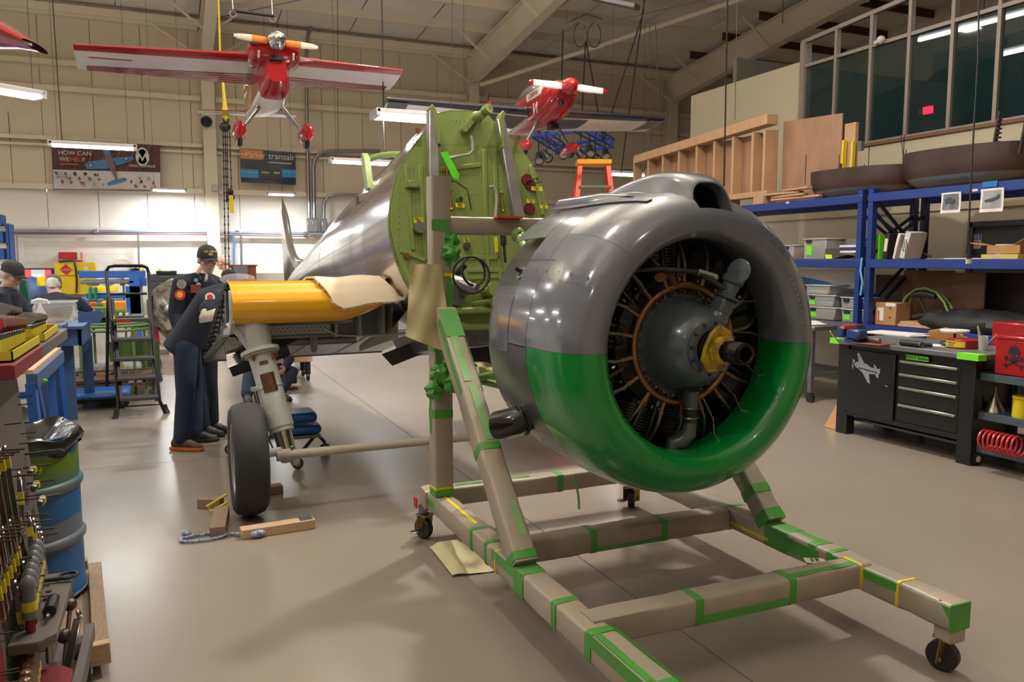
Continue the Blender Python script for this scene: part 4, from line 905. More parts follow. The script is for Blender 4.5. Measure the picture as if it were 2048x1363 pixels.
for (t, h_, w__) in ((.075, .025, .05), (.16, .13, .085)):
 c = ga+gd_*t
 x_ = gd_.cross(V((0, -1, 0))).normalized()
 def fn(u, v):
  a = (u-.5)*2*w__/.17*1.1-.2; rr = .0875; nn = (V((.15, -1, 0))-gd_*gd_.dot(V((.15, -1, 0)))).normalized(); tt = gd_.cross(nn)
  return c + nn*cos(a)*rr + tt*sin(a)*rr*-1 + gd_*v*h_
 air.part('data_plate', MB().grid(fn, 8, 2), mat('bronze_plate', c8(104, 76, 56), .35, metal=.8, var=.3, scale=30), g, w=True, solid=.002, label='bronze data plate')
air.part('brake_line', MB().tube([ga+gd_*.25+V((-.095, -.02, 0)), ga+gd_*.4+V((-.1, -.02, 0)), ga+gd_*.6+V((-.10, -.03, 0)), ga+gd_*.7+V((-.08, -.03, 0))], .006, 6).tube([ga+gd_*.25+V((-.11, -.01, 0)), ga+gd_*.4+V((-.115, -.01, 0)), ga+gd_*.6+V((-.12, -.03, 0))], .006, 6), m_rub, g, w=True)
air.part('line_clip', MB().box(ga+gd_*.25+V((-.1, -.02, 0)), (.05, .03, .025)), m_gear, g, w=True)
# wheel
wy_, wz_ = 5.30, .375
tp = [(.235, -.085), (.27, -.10), (.32, -.104), (.348, -.085), (.362, -.05), (.366, -.02), (.366, .02), (.362, .05), (.348, .085), (.32, .104), (.27, .10), (.235, .085)]
wh = air.part('tyre', MB().lathe(tp, (.43, wy_, wz_), (1, 0, 0), 56), m_tire, w=True, ang=70)
air.part('wheel_rim', MB().lathe([(.245, -.083), (.238, -.092), (.215, -.088), (.20, -.06), (.06, -.055), (.055, -.085), (.0, -.088)], (.43, wy_, wz_), (1, 0, 0), 40).lathe([(.24, .083), (.2, .07), (.05, .07), (.0, .07)], (.43, wy_, wz_), (1, 0, 0), 40), m_hub, wh, w=True)
for i in range(6):
 a = i*pi/3+.3; c = V((.366, wy_+cos(a)*.14, wz_+sin(a)*.14)); air.part('rim_opening', MB().cyl(c, c-V((.004, 0, 0)), .040, n=16), m_inside, wh, w=True)
 c = V((.366, wy_+cos(a+.5)*.10, wz_+sin(a+.5)*.10)); air.part('hub_bolt', MB().cyl(c, c-V((.02, 0, 0)), .012, n=6), m_bolt, wh, w=True)
air.part('axle', MB().cyl((.5, wy_, .395), (.64, wy_+.01, .40), .03), m_gear, wh, w=True)
air.part('tow_tube', MB().cyl((.62, 5.30, .375), (2.25, 5.31, .372), .030, n=16).cyl((.61, 5.3, .375), (.70, 5.3, .375), .04, n=16), mat('off_white_tube', c8(178, 170, 156), .5, var=.1), w=True)
# other side: wing stub and wheel mirror so that the airplane stands (hidden from this view)
air.part('far_wing_stub', MB().prism([(5.5, 1.36), (5.6, 1.49), (5.9, 1.47), (7.3, .85), (6.3, 1.03), (5.6, 1.22)], (2.7, .1, 0), Y3, Z3, (.9, .05, 0)), m_mirror, w=True)
air.part('far_wheel', MB().lathe(tp, (3.62, 5.42, wz_), (1, 0, 0), 32).cyl((3.5, 5.45, .4), (3.4, 5.7, 1.2), .08), m_tire, w=True)
# canvas pad draped over the leading edge
def cl(u, v):
 X = 1.0+.55*u + (.10*(1-u))*v*0
 path = [(6.2, 1.36+.02), (5.95, 1.468), (5.78, 1.522), (5.66, 1.528), (5.55, 1.49), (5.48, 1.42), (5.44, 1.36), (5.42, 1.325)]
 i = v*(len(path)-1); j = min(int(i), len(path)-2); f = i-j; Y = path[j][0]*(1-f)+path[j+1][0]*f; z = path[j][1]*(1-f)+path[j+1][1]*f
 X = .92+.48*u + v*v*(.17-.02*u) + .008*sin(v*20)
 z += .05*u*v*v + .006*sin(u*9+v*4)
 return W(X, Y-.006, z+.006)
solo('canvas_pad', 'beige canvas pad with frayed edge draped over the yellow leading edge', 'cloth', MB().grid(cl, 18, 21), m_cloth, solid=.012)
mb = MB()
for i in range(260):
 t = random.random()
 p = cl(t, 1.0) if i < 150 else (cl(0, t) if i < 230 else cl(1, t)); mb.cyl(p, p+V((random.uniform(-.012, .012)-(.008 if 150 <= i < 230 else 0), -.006, random.uniform(-.014, .004))), .0016, n=3)
o = solo('frayed_fringe', 'frayed thread fringe hanging from the beige canvas pad', 'fringe', mb, m_cloth, kind='stuff')
# chocks
m_pine = mat('pine_wood', c8(196, 164, 130), .6, bump=.1, scale=14, var=.2, stretch=(1, 6, 6))
m_pine2 = mat('old_wood', c8(148, 124, 102), .65, bump=.1, scale=14, var=.25, stretch=(6, 1, 6))
def block(label, c, d, rz, mt, rot=None):
 t_ = T('wood_block', label, 'wood block', c, rz=rz); t_.part('block_body', MB().bx((-d[0]/2, -d[1]/2, 0), (d[0]/2, d[1]/2, d[2])), mt, bevel=.004); return t_
b1 = block('long pale pine chock lying in front of the airplane tyre', (.555, 4.87, 0), (.44, .085, .06), .07, m_pine)
b1.part('metal_shoe', MB().bx((.13, -.03, .06), (.21, .044, .063)), m_gw);
block('weathered wood chock lying along the left of the airplane tyre', (.235, 5.12, 0), (.09, .42, .07), -.12, m_pine2)
block('short wood chock behind the airplane tyre', (.52, 5.72, 0), (.34, .09, .06), .05, m_pine2)
block('dark wood wedge standing behind left of the airplane tyre', (.20, 5.55, 0), (.16, .07, .07), -.5, m_pine2)
solo('rope', 'blue and white braided rope loop tied through the pine chock', 'rope', MB().tube([V((.16+.13*cos(a)-.03, 4.93+.055*sin(a), .012)) for a in [i*2*pi/24 for i in range(25)]], .009, 8).tube([V((.28, 4.93, .012)), V((.33, 4.88, .02)), V((.36, 4.84, .03))], .009, 8).ball((.43, 4.815, .03), (.045, .025, .02)).ball((.04, 5.02, .02), (.03, .03, .02)), mat('rope_blue', c8(60, 84, 140), .8, var=.1, vscale=60, scale=120, bump=.5, col2=c8(190, 196, 210)))
solo('yellow_strap', 'thin yellow strap bent over the chock beside the tyre', 'strap', MB().tube([V(p) for p in ((.30, 5.48, .10), (.17, 5.42, .05), (.2, 5.38, .03), (.30, 5.35, .085))], .008, 6), m_yt)
# ======================= PEOPLE =======================
m_skin = mat('skin', c8(204, 156, 132), .5, var=.06, bump=.03, scale=60)
m_navy = mat('navy_cloth', c8(17, 25, 43), .85, var=.15, bump=.25, scale=24)
m_jean = mat('denim', c8(26, 44, 70), .85, var=.45, bump=.2, scale=30, vscale=5)
m_jeand = mat('dark_denim', c8(22, 30, 46), .85, var=.2, bump=.2, scale=30)
m_blackc = mat('black_cloth', (.02, .02, .022), .8, var=.2)
m_hairw = mat('white_hair', c8(206, 200, 194), .8, bump=.5, scale=90, var=.1)
m_shoe = mat('black_shoe', c8(34, 33, 34), .6, var=.2)
m_shoeb = mat('brown_boot', c8(84, 58, 44), .6, var=.4, vscale=30, scale=30, bump=.2)
m_orange = mat('orange_sole', c8(190, 96, 44), .6)
m_undersh = mat('grey_undershirt', c8(170, 164, 154), .9, bump=.3, scale=30, var=.1)
m_eye = mat('eye_white', c8(220, 214, 206), .3); m_iris = mat('iris_dark', (.03, .02, .015), .2)
m_patchr = mat('patch_red', c8(190, 40, 44), .7); m_patchw = mat('patch_white', c8(206, 196, 180), .7); m_patcht = mat('patch_tan', c8(176, 150, 104), .7, var=.4, vscale=50)
m_patchb = mat('patch_blue', c8(100, 130, 160), .6); m_gold = mat('gold_thread', c8(214, 170, 60), .6)
def soft(o, vox=.014, it=3):
 r = o.modifiers.new('r', 'REMESH'); r.mode = 'VOXEL'; r.voxel_size = vox; r.use_smooth_shade = True
 s = o.modifiers.new('s', 'SMOOTH'); s.iterations = it; s.factor = .6
 return o
def limb(mb, pts, n=14, upv=V((0, 1, 0.01))):
 mb.loft([(V(p), r) for p, r in pts], n, True, upv)
 for p, r in (pts[0], pts[-1]):
  rr = min(r) if isinstance(r, tuple) else r; mb.ball(p, rr*.98, 10, 8)
 return mb
def hand(mb, w, d, pn, s=1, curl=.5):
 """palm plus four unequal fingers and a thumb from the wrist w, along d, palm normal pn"""
 d = V(d).normalized(); pn = V(pn); pn = (pn-d*pn.dot(d)).normalized(); l = d.cross(pn)
 mb.loft([(w, (.026*s, .018*s)), (w+d*.04*s, (.038*s, .016*s)), (w+d*.085*s, (.042*s, .014*s))], 12, True, pn)
 for i, (o, ln) in enumerate(((-.031, .062), (-.010, .072), (.011, .068), (.031, .052))):
  b = w+d*.080*s+l*o*s; k1 = b+d*ln*.5*s+pn*curl*.012*s; k2 = k1+(d*(1-curl)+pn*curl).normalized()*ln*.35*s; k3 = k2+(d*(1-curl*1.6)+pn*curl*1.6).normalized()*ln*.3*s
  mb.loft([(b-d*.02*s, .0095*s), (b, .0095*s), (k1, .009*s), (k2, .008*s), (k3, .0065*s)], 8)
 b = w+d*.03*s-l*.034*s; mb.loft([(b, .013*s), (b+d*.025*s-l*.018*s+pn*.008*s, .011*s), (b+d*.05*s-l*.024*s+pn*.02*s, .0095*s), (b+d*.068*s-l*.018*s+pn*.03*s, .0075*s)], 8)
def head(t, body, hc, f, u, cap=None, hair='white', glasses=True, beard=False, brim=1):
 f = V(f).normalized(); u = V(u); u = (u-f*u.dot(f)).normalized(); s = u.cross(f)   # s: towards the person's left
 Rm = M((f, s, u)).transposed()
 P_ = lambda a, b, c: hc+f*a+s*b+u*c
 mb = body
 mb.ball(P_(-.005, 0, .03), (.098, .076, .095), 20, 14, Rm)
 mb.loft([(P_(.03, 0, .02), (.06, .062)), (P_(.035, 0, -.03), (.055, .056)), (P_(.045, 0, -.07), (.042, .042)), (P_(.058, 0, -.098), (.026, .024))], 14, True, f)
 mb.ball(P_(.068, 0, -.095), (.02, .024, .018), 10, 8, Rm)          # chin
 for q in (-1, 1):
  mb.ball(P_(.058, q*.04, -.018), (.03, .026, .022), 10, 8, Rm)   # cheek
  mb.ball(P_(-.012, q*.078, -.004), (.018, .009, .032), 10, 8, Rm)  # ear
  mb.ball(P_(.078, q*.03, .028), (.018, .026, .010), 10, 6, Rm)   # brow
 mb.loft([(P_(.088, 0, .015), .009), (P_(.10, 0, -.005), .011), (P_(.114, 0, -.026), .014), (P_(.096, 0, -.034), .014)], 10, True, f)   # nose
 for q in (-1, 1): mb.ball(P_(.098, q*.011, -.029), .009, 8, 6)
 mb.ball(P_(.086, 0, -.056), (.012, .026, .007), 10, 6, Rm); mb.ball(P_(.084, 0, -.067), (.012, .022, .008), 10, 6, Rm)
 def fin():
  for q in (-1, 1):
   e = t.part('eye', MB().ball(P_(.078, q*.031, .008), (.013, .015, .010), 12, 8, Rm), m_eye, w=True)
   t.part('pupil', MB().ball(P_(.0895, q*.031, .008), (.003, .006, .006), 10, 6, Rm), m_iris, e, w=True)
  t.part('lips', MB().ball(P_(.093, 0, -.060), (.008, .023, .0035), 12, 6, Rm), mat('lip', c8(170, 110, 98), .5), w=True)
  if glasses:
   mb = MB()
   for q in (-1, 1):
    mb.torus(P_(.103, q*.033, .006), .022, .0016, f, 24, 6); mb.tube([P_(.10, q*.055, .010), P_(.05, q*.077, .012), P_(-.01, q*.082, .01)], .0015, 6)
   mb.tube([P_(.104, -.011, .009), P_(.106, 0, .011), P_(.104, .011, .009)], .0015, 6)
   t.part('glasses', mb, m_shaft, w=True)
  if beard:
   mb = MB(); mb.loft([(P_(.04, 0, -.045), (.058, .060)), (P_(.048, 0, -.078), (.046, .046)), (P_(.062, 0, -.104), (.030, .027)), (P_(.066, 0, -.115), (.016, .014))], 18, True, f)
   t.part('beard', mb, mat('grey_stubble', c8(190, 170, 156), .9, bump=.6, scale=200, var=.1), w=True)
  mb = MB()
  if hair: mb.ball(P_(-.022, 0, .032), (.092, .083, .098), 20, 12, Rm)
  if hair: mb.loft([(P_(-.05, 0, .03), (.06, .078)), (P_(-.055, 0, -.02), (.048, .066)), (P_(-.05, 0, -.05), (.04, .055))], 16, True, f)
  if hair: t.part('hair', mb, m_hairw if hair == 'white' else m_shaft, w=True)
  if cap:
   mc = cap
   prof_ = [(.0, .145), (.03, .143), (.06, .132), (.085, .108), (.097, .075), (.100, .045), (.101, .030)]
   n0 = MB().lathe(prof_, P_(0.0, 0, 0), u, 28);
   for i, v in enumerate(n0.v):
    d_ = v-hc; n0.v[i] = hc + f*(d_.dot(f)*1.06) + s*(d_.dot(s)*.88) + u*(d_.dot(u) - .0)
   c_ = t.part('cap', n0, mc, w=True, solid=.004)
   def br(a, b): x = (a-.5)*2; return P_(.085+ (.075*brim*math.sqrt(max(0, 1-x*x*.9)))*b - .035*x*x, x*.078, .040-.018*b-.018*x*x)
   t.part('cap_brim', MB().grid(br, 14, 5), mc, c_, w=True, solid=.005)
   t.part('cap_button', MB().ball(P_(0, 0, .146), .008, 8, 6), mc, c_, w=True)
   return c_, P_, f, s, u
  return None, P_, f, s, u
 return fin
def shoe(t, an, f, mt=m_shoe, sole=m_inside, name='shoe'):
 f = V(f); f.z = 0; f.normalize(); z0 = an.z-.085; P_ = lambda a, z: V((an.x, an.y, z0))+f*a+Z3*z
 mb = MB().loft([(P_(-.085, .05), (.03, .035)), (P_(-.06, .055), (.038, .05)), (P_(0, .06), (.042, .055)), (P_(.06, .05), (.046, .045)), (P_(.12, .038), (.048, .032)), (P_(.175, .03), (.036, .024)), (P_(.195, .026), (.016, .014))], 14)
 mb.loft([(P_(-.03, .04), .045), (P_(-.025, .12), .048)], 12)
 o = soft(t.part(name, mb, mt, w=True), .010, 2)
 l = Z3.cross(f)
 pl_ = [(-.10, -.03), (-.11, 0), (-.10, .03), (-.04, .036), (.06, .045), (.13, .05), (.19, .03), (.21, 0), (.19, -.03), (.13, -.05), (.06, -.045), (-.04, -.036)]
 t.part('sole', MB().prism(pl_, P_(0, 0), f, l, (0, 0, .028)), sole, o, w=True, bevel=.004)
 mb = MB()
 for i in range(4): mb.tube([P_(.03+i*.025, .105-i*.012)+l*.03, P_(.035+i*.025, .112-i*.012), P_(.03+i*.025, .105-i*.012)-l*.03], .003, 5)
 t.part('lace', mb, m_undersh, o, w=True)
def person(label, J, f, slv=.85, cap=None, hair='white', top=m_navy, legs=m_jean, headf=None, headu=(0, 0, 1), long=True, beard=False, glasses=True, shoes=(m_shoe, m_shoe), soles=(m_inside, m_inside), hem=.12, brim=1, group=None, extra=None):
 J = {k: V(v) for k, v in J.items()}; f = V(f).normalized()
 t = T('person', label, 'person', (J['pelvis'].x, J['pelvis'].y, 0), group=group)
 lat = (J['shL']-J['shR']).normalized()
 body = MB()
 body.loft([(J['pelvis']-(J['chest']-J['pelvis']).normalized()*.08, (.14, .11)), (J['pelvis'], (.155, .115)), (J['pelvis'].lerp(J['chest'], .5), (.135, .10)), (J['chest'], (.155, .115)), (J['neck']-(J['neck']-J['chest'])*.15, (.10, .08)), (J['neck'], (.062, .062)), (J['head']-V(headu)*.05, (.058, .06))], 18, True, f)
 for q in 'LR':
  limb(body, [(J['sh'+q], .058), (J['sh'+q].lerp(J['el'+q], .5), .048), (J['el'+q], .040), (J['el'+q].lerp(J['wr'+q], .35), .040), (J['wr'+q], .027)])
  limb(body, [(J['hip'+q], .085), (J['hip'+q].lerp(J['kn'+q], .5), .072), (J['kn'+q], .055), (J['kn'+q].lerp(J['an'+q], .35), .055), (J['an'+q], .038)])
  dd = (J['wr'+q]-J['el'+q]).normalized(); hand(body, J['wr'+q]-dd*.01, dd, J.get('palm'+q, lat*(-1 if q == 'L' else 1)), 1)
 fin = head(t, body, J['head'], headf or f, headu, cap, hair, glasses, beard, brim)
 soft(t.part('body', body, m_skin, w=True), .008, 2)
 capinfo = fin()
 sh = MB()
 low = J['pelvis']-(J['chest']-J['pelvis']).normalized()*hem
 sh.loft([(low, (.195, .155)), (J['pelvis'], (.19, .15)), (J['pelvis'].lerp(J['chest'], .45), (.185, .15)), (J['chest'], (.20, .15)), (J['neck']-(J['neck']-J['chest'])*.2, (.15, .11)), (J['neck']+(J['neck']-J['chest'])*.02, (.075, .07))], 20, True, f)
 for q in 'LR':
  e = J['sh'+q].lerp(J['el'+q], slv)
  pts = [(J['neck'].lerp(J['sh'+q], .35)-Z3*.02, .07), (J['sh'+q], .078), (J['sh'+q].lerp(J['el'+q], .5), .072)]
  pts += [(J['el'+q], .062), (J['el'+q].lerp(J['wr'+q], .5), .054), (J['el'+q].lerp(J['wr'+q], .92), .046)] if long else [(e, .075)]
  limb(sh, pts)
 soft(t.part('shirt', sh, top, w=True), .012, 4)
 pa = MB().loft([(J['pelvis']+(J['chest']-J['pelvis']).normalized()*.06, (.155, .12)), (J['pelvis'], (.17, .13)), (J['pelvis']-Z3*.09, (.165, .125))], 18, True, f)
 for q in 'LR':
  limb(pa, [(J['hip'+q], .105), (J['hip'+q].lerp(J['kn'+q], .5), .095), (J['kn'+q], .08), (J['kn'+q].lerp(J['an'+q], .5), .076), (J['an'+q]+(J['kn'+q]-J['an'+q]).normalized()*.02, .070)])
 soft(t.part('trousers', pa, legs, w=True), .012, 3)
 for i, q in enumerate('LR'): shoe(t, J['an'+q], J.get('toe'+q, f), shoes[i], soles[i])
 return t, capinfo
def patch(t, c, n, r, mt, mt2=None, nm='patch'):
 n = V(n).normalized(); o = t.part(nm, MB().cyl(c-n*.004, c+n*.004, r, n=22), mt, w=True)
 if mt2: t.part(nm+'_centre', MB().cyl(c+n*.003, c+n*.006, r*.6, n=18), mt2, o, w=True)
 return o
# A: man bending into the wing tip
ya = 7.55
A, _ = person('man in navy shirt and jeans bending head first into the open wing end', dict(pelvis=(.14, ya, .96), chest=(.36, ya-.06, 1.30), neck=(.49, ya-.12, 1.37), head=(.60, ya-.2, 1.32),
 shL=(.45, ya+.14, 1.38), shR=(.37, ya-.27, 1.33), elL=(.62, ya+.05, 1.20), wrL=(.78, ya-.12, 1.14), elR=(.26, ya-.42, 1.18), wrR=(.50, ya-.38, 1.22), hipL=(.15, ya+.10, .90), hipR=(.12, ya-.11, .90),
 knL=(.17, ya+.13, .50), knR=(.10, ya-.13, .49), anL=(.17, ya+.10, .09), anR=(.05, ya-.17, .09), toeR=(.9, -.5, 0), toeL=(1, -.1, 0)), (1, -.15, 0), slv=.60, headf=(.5, -.2, -.85), headu=(.8, 0, .5), long=False, glasses=False, shoes=(m_shoe, m_shoeb), soles=(m_inside, m_orange), hem=.14)
A.part('undershirt_sleeve', limb(MB(), [(V((.37, ya-.27, 1.33)).lerp(V((.26, ya-.42, 1.18)), .62), .056), (V((.265, ya-.415, 1.18)), .058), (V((.36, ya-.40, 1.20)), .052), (V((.49, ya-.385, 1.22)), .044)]), m_undersh, w=True)
patch(A, ony(420, 594, ya-.36), (-.1, -1, .1), .04, m_patchw, m_patchr)
# B: standing man behind him, looking towards the camera
yb = 7.98
B, cap = person('elderly man in black veterans cap and navy jacket with round patches standing behind the wing', dict(pelvis=(.23, yb, .96), chest=(.26, yb-.03, 1.32), neck=(.30, yb-.06, 1.53), head=(.345, yb-.10, 1.655),
 shL=(.42, yb+.08, 1.44), shR=(.10, yb-.14, 1.44), elL=(.50, yb-.02, 1.18), wrL=(.50, yb-.22, 1.10), elR=(.045, yb-.18, 1.16), wrR=(.10, yb-.30, .93), hipL=(.31, yb+.04, .90), hipR=(.15, yb-.05, .90),
 knL=(.32, yb+.02, .49), knR=(.20, yb-.06, .49), anL=(.33, yb+.06, .09), anR=(.25, yb-.10, .09), toeL=(.9, -.6, 0), toeR=(.9, -.45, 0)), (.55, -.85, 0), cap=m_blackc, headf=(.22, -.97, -.14), beard=True, legs=m_jeand)
cp_, P_, f_, s_, u_ = cap
B.text('U.S. ARMY', .026, m_gold, P_(.108, 0, .098), s_, u_-f_*.45, w=True, ext=.002)
B.part('cap_emblem', MB().ball(P_(.108, 0, .072), (.004, .022, .016), 12, 8, M((f_, s_, u_)).transposed()), m_patcht, cp_, w=True)
pn = V((-.35, -.93, .1))
patch(B, ony(363, 568, yb-.24), pn, .042, m_patcht, m_patchb); patch(B, ony(360, 589, yb-.26), pn, .048, m_patchr, m_gold)
patch(B, ony(392, 560, yb-.20), (.2, -1, .1), .018, m_patchb); patch(B, ony(397, 569, yb-.20), (.2, -1, .1), .018, m_patchw, m_patchb)
B.part('chest_patch', MB().box(ony(391, 577, yb-.21), (.085, .008, .075), .15), mat('patch_brown', c8(120, 60, 50), .7, var=.3, vscale=60), w=True)
B.part('collar', MB().prism([(0, 0), (.09, -.01), (.05, -.10)], ony(398, 545, yb-.17), V((.6, -.5, 0)), Z3, (0, .01, 0)), m_navy, w=True)
B.part('white_undershirt', MB().ball(ony(408, 552, yb-.155), (.035, .02, .06)), m_patchw, w=True)
# far man beside the column
yc = 14.0
person('white haired man with glasses in navy shirt standing far back by the wall desk', dict(pelvis=(.98, yc, .96), chest=(.96, yc, 1.30), neck=(.92, yc, 1.49), head=(.86, yc, 1.62), shL=(.95, yc+.2, 1.42), shR=(.95, yc-.2, 1.42), elL=(.86, yc+.25, 1.15), wrL=(.7, yc+.15, 1.0), elR=(.92, yc-.25, 1.14), wrR=(.76, yc-.25, .98),
 hipL=(.98, yc+.1, .9), hipR=(.98, yc-.1, .9), knL=(.98, yc+.1, .48), knR=(.98, yc-.1, .48), anL=(1, yc+.1, .09), anR=(1, yc-.1, .09)), (-1, -.15, 0), headf=(-1, -.2, -.1))
# two men at the left benches
yd = 9.0; xd = -1.42
person('man in black cap and navy jacket looking down beside the tool trays', dict(pelvis=(xd-.12, yd, .95), chest=(xd-.05, yd-.05, 1.22), neck=(xd, yd-.08, 1.40), head=(xd+.04, yd-.12, 1.52), shL=(xd+.0, yd+.16, 1.32), shR=(xd-.03, yd-.28, 1.31), elL=(xd+.15, yd+.1, 1.08), wrL=(xd+.35, yd+.0, 1.0), elR=(xd+.05, yd-.32, 1.06), wrR=(xd+.25, yd-.3, .98),
 hipL=(xd-.12, yd+.1, .9), hipR=(xd-.12, yd-.1, .9), knL=(xd-.12, yd+.1, .48), knR=(xd-.12, yd-.1, .48), anL=(xd-.12, yd+.1, .09), anR=(xd-.12, yd-.1, .09)), (1, -.2, 0), headf=(.9, -.35, -.35), cap=m_blackc)
ye = 11.3; xe = -1.30
person('man in grey cap and navy shirt seen from behind leaning over the blue bench', dict(pelvis=(xe-.08, ye-.15, .86), chest=(xe-.0, ye+.10, 1.08), neck=(xe+.0, ye+.22, 1.22), head=(xe-.04, ye+.30, 1.34), shL=(xe-.20, ye+.14, 1.16), shR=(xe+.24, ye+.06, 1.14), elL=(xe-.30, ye+.35, .98), wrL=(xe-.1, ye+.5, .95), elR=(xe+.36, ye+.05, 1.0), wrR=(xe+.50, ye+.22, .97),
 hipL=(xe-.18, ye-.15, .84), hipR=(xe+.02, ye-.15, .84), knL=(xe-.18, ye+.05, .46), knR=(xe+.02, ye+.05, .46), anL=(xe-.18, ye-.15, .09), anR=(xe+.02, ye-.15, .09)), (.15, 1, 0), headf=(.1, .9, -.4), headu=(0, .3, 1), cap=mat('grey_cap', c8(84, 82, 76), .8), long=False, glasses=False)
# man seated on a creeper under the wing
yf = 9.9
person('man in jeans and black shoes sitting low on the floor behind the landing gear', dict(pelvis=(1.05, yf+.55, .22), chest=(1.05, yf+.45, .52), neck=(1.03, yf+.35, .72), head=(1.02, yf+.28, .86), shL=(1.24, yf+.4, .64), shR=(.86, yf+.42, .64), elL=(1.36, yf+.2, .42), wrL=(1.26, yf-.05, .34), elR=(.80, yf+.2, .42), wrR=(.86, yf-.02, .40),
 hipL=(1.14, yf+.5, .2), hipR=(.96, yf+.5, .2), knL=(1.36, yf+.05, .28), knR=(.88, yf+.1, .34), anL=(1.16, yf-.3, .09), anR=(.79, yf-.32, .09), toeL=(.55, -.8, 0), toeR=(.05, -1, 0)), (0, -1, 0), headf=(0, -.9, -.2), cap=m_blackc)
# ======================= HANGING AND WALL THINGS =======================
def dep(x, y, D): return C0 + ray(x, y)*D
m_redp = mat('model_red', c8(160, 16, 28), .15, coat=.5, var=.05)
m_silv = mat('model_silver_white', c8(214, 208, 212), .18, coat=.4, var=.05)
m_whitep = mat('model_white', c8(224, 220, 214), .25, coat=.3, var=.03)
m_navyp = mat('model_navy', c8(20, 28, 48), .15, coat=.5)
m_orangep = mat('prop_orange', c8(206, 124, 28), .4)
m_creamp = mat('prop_cream', c8(216, 200, 182), .4)
m_smoke = mat('smoked_canopy', c8(120, 116, 110), .1, alpha=.6)
def plane_frame(PL, PR, pitch=0):
 x = (PR-PL).normalized(); y = V((-x.y, x.x, 0));
 if y.dot(C0-(PL+PR)/2) < 0: y = -y
 y = (y-x*y.dot(x)).normalized(); z = x.cross(y)
 if z.z < 0: z = -z
 return M((x, y, z)).transposed()
def wing(t, nm, x0, x1, yl0, yt0, yl1, yt1, z, th, mt, strips=(), name='wing', dih=0, inc=.13):
 inc = inc if name == 'wing' else 0
 """wing panel from x0 (root) to x1 (tip): leading edge yl, trailing edge yt"""
 def sec(u):
  x = x0+(x1-x0)*u; yl = yl0+(yl1-yl0)*u; yt = yt0+(yt1-yt0)*u; c = yl-yt; h = th*c*(1-.25*u)
  pts = [(1.0, 0), (.99, .3), (.93, .75), (.8, 1), (.6, .9), (.3, .45), (0, .03), (0, -.03), (.3, -.35), (.6, -.55), (.85, -.5), (.97, -.25)]
  return [V((x, yt+c*p, z+dih*u+h*.5*q+(p-.6)*c*inc)) for p, q in pts]
 mb = MB(); S_ = [sec(i/8) for i in range(9)]; k = 12
 for s in S_: mb.v += s
 for i in range(8):
  for j in range(k):
   a = i*k; j2 = (j+1) % k; le = j in (0, 1, 2, 11, 10) and True
   mb.f.append((a+j, a+j2, a+k+j2, a+k+j)); mb.mi.append(1 if j in (0, 1, 2, 3, 10, 11) else 0); mb.sm.append(True)
 mb.f.append(tuple(range(8*k, 9*k))); mb.mi.append(1); mb.sm.append(False); mb.f.append(tuple(range(k))[::-1]); mb.mi.append(1); mb.sm.append(False)
 o = t.part(name, mb, mt, ang=50)
 for (u0, u1, p0, p1, q0, q1, m2) in strips:   # coloured covering film on the underside, from root fraction p.. to tip fraction q..
  def fn(a, b):
   u = u0+(u1-u0)*a; x = x0+(x1-x0)*u; yl = yl0+(yl1-yl0)*u; yt = yt0+(yt1-yt0)*u; c = yl-yt; h = th*c*(1-.25*u)
   p = (p0+(p1-p0)*b)*(1-a)+(q0+(q1-q0)*b)*a
   lo = -.35*min(1, p/.3) if p < .3 else (-.35-.2*(p-.3)/.3 if p < .6 else -.55+.05*(p-.6)/.25)
   return V((x, yt+c*p, z+dih*u+h*.5*lo-.004+(p-.6)*c*inc))
  t.part('film_stripe', MB().grid(fn, 8, 3), m2, o)
 return o
# --- red and white high wing model ---
PL, PR = dep(146, 88, 7.6), dep(805, 140, 9.0); cen = PL.lerp(PR, .555); Q = plane_frame(PL, PR) @ M.Rotation(R(4), 3, 'X')
t = T('model_airplane', 'red and white model airplane with chrome spinner hanging from the roof', 'model airplane', cen+Q@V((0, -.3, -.1)), rot=Q)
LW = (PL-cen).length; RW = (PR-cen).length
def ray_strips(sgn):
 out = []
 for k in range(5): out.append((.02, .92-.07*k if 1 else 1, .40-.085*k, .43-.085*k+.02, .42-.10*k if k < 4 else .0, .47-.10*k, m_redp))
 return out
stp = [(.0, 1, .0+.09*k, .035+.09*k, -.0+.30+.12*k if 0 else .02+.11*k, .07+.11*k, m_redp) for k in range(4)]
t.part('wing_root', MB().bx((-.16, -.16, -.02), (.16, .38, .12)), m_redp, bevel=.03)
wing(t, 'w', -.14, -LW, .42, -.34, .32, -.24, .06, .17, [m_silv, m_redp], strips=[(.0, .95, .02+.10*k, .07+.10*k, .0+.05*k, .035+.05*k, m_redp) for k in range(5)]+[(.70, .93, .60, .64, .60, .64, m_redp)])
wing(t, 'w', .14, RW, .42, -.34, .32, -.24, .06, .17, [m_silv, m_redp], strips=[(.0, .95, .02+.10*k, .07+.10*k, .0+.05*k, .035+.05*k, m_redp) for k in range(5)])
def rs(w_, h_, zc, n=16, p=.5): return [(w_*(abs(cos(a))**p)*(1 if cos(a) > 0 else -1), zc+h_*(abs(sin(a))**p)*(1 if sin(a) > 0 else -1)) for a in [2*pi*i/n for i in range(n)]]
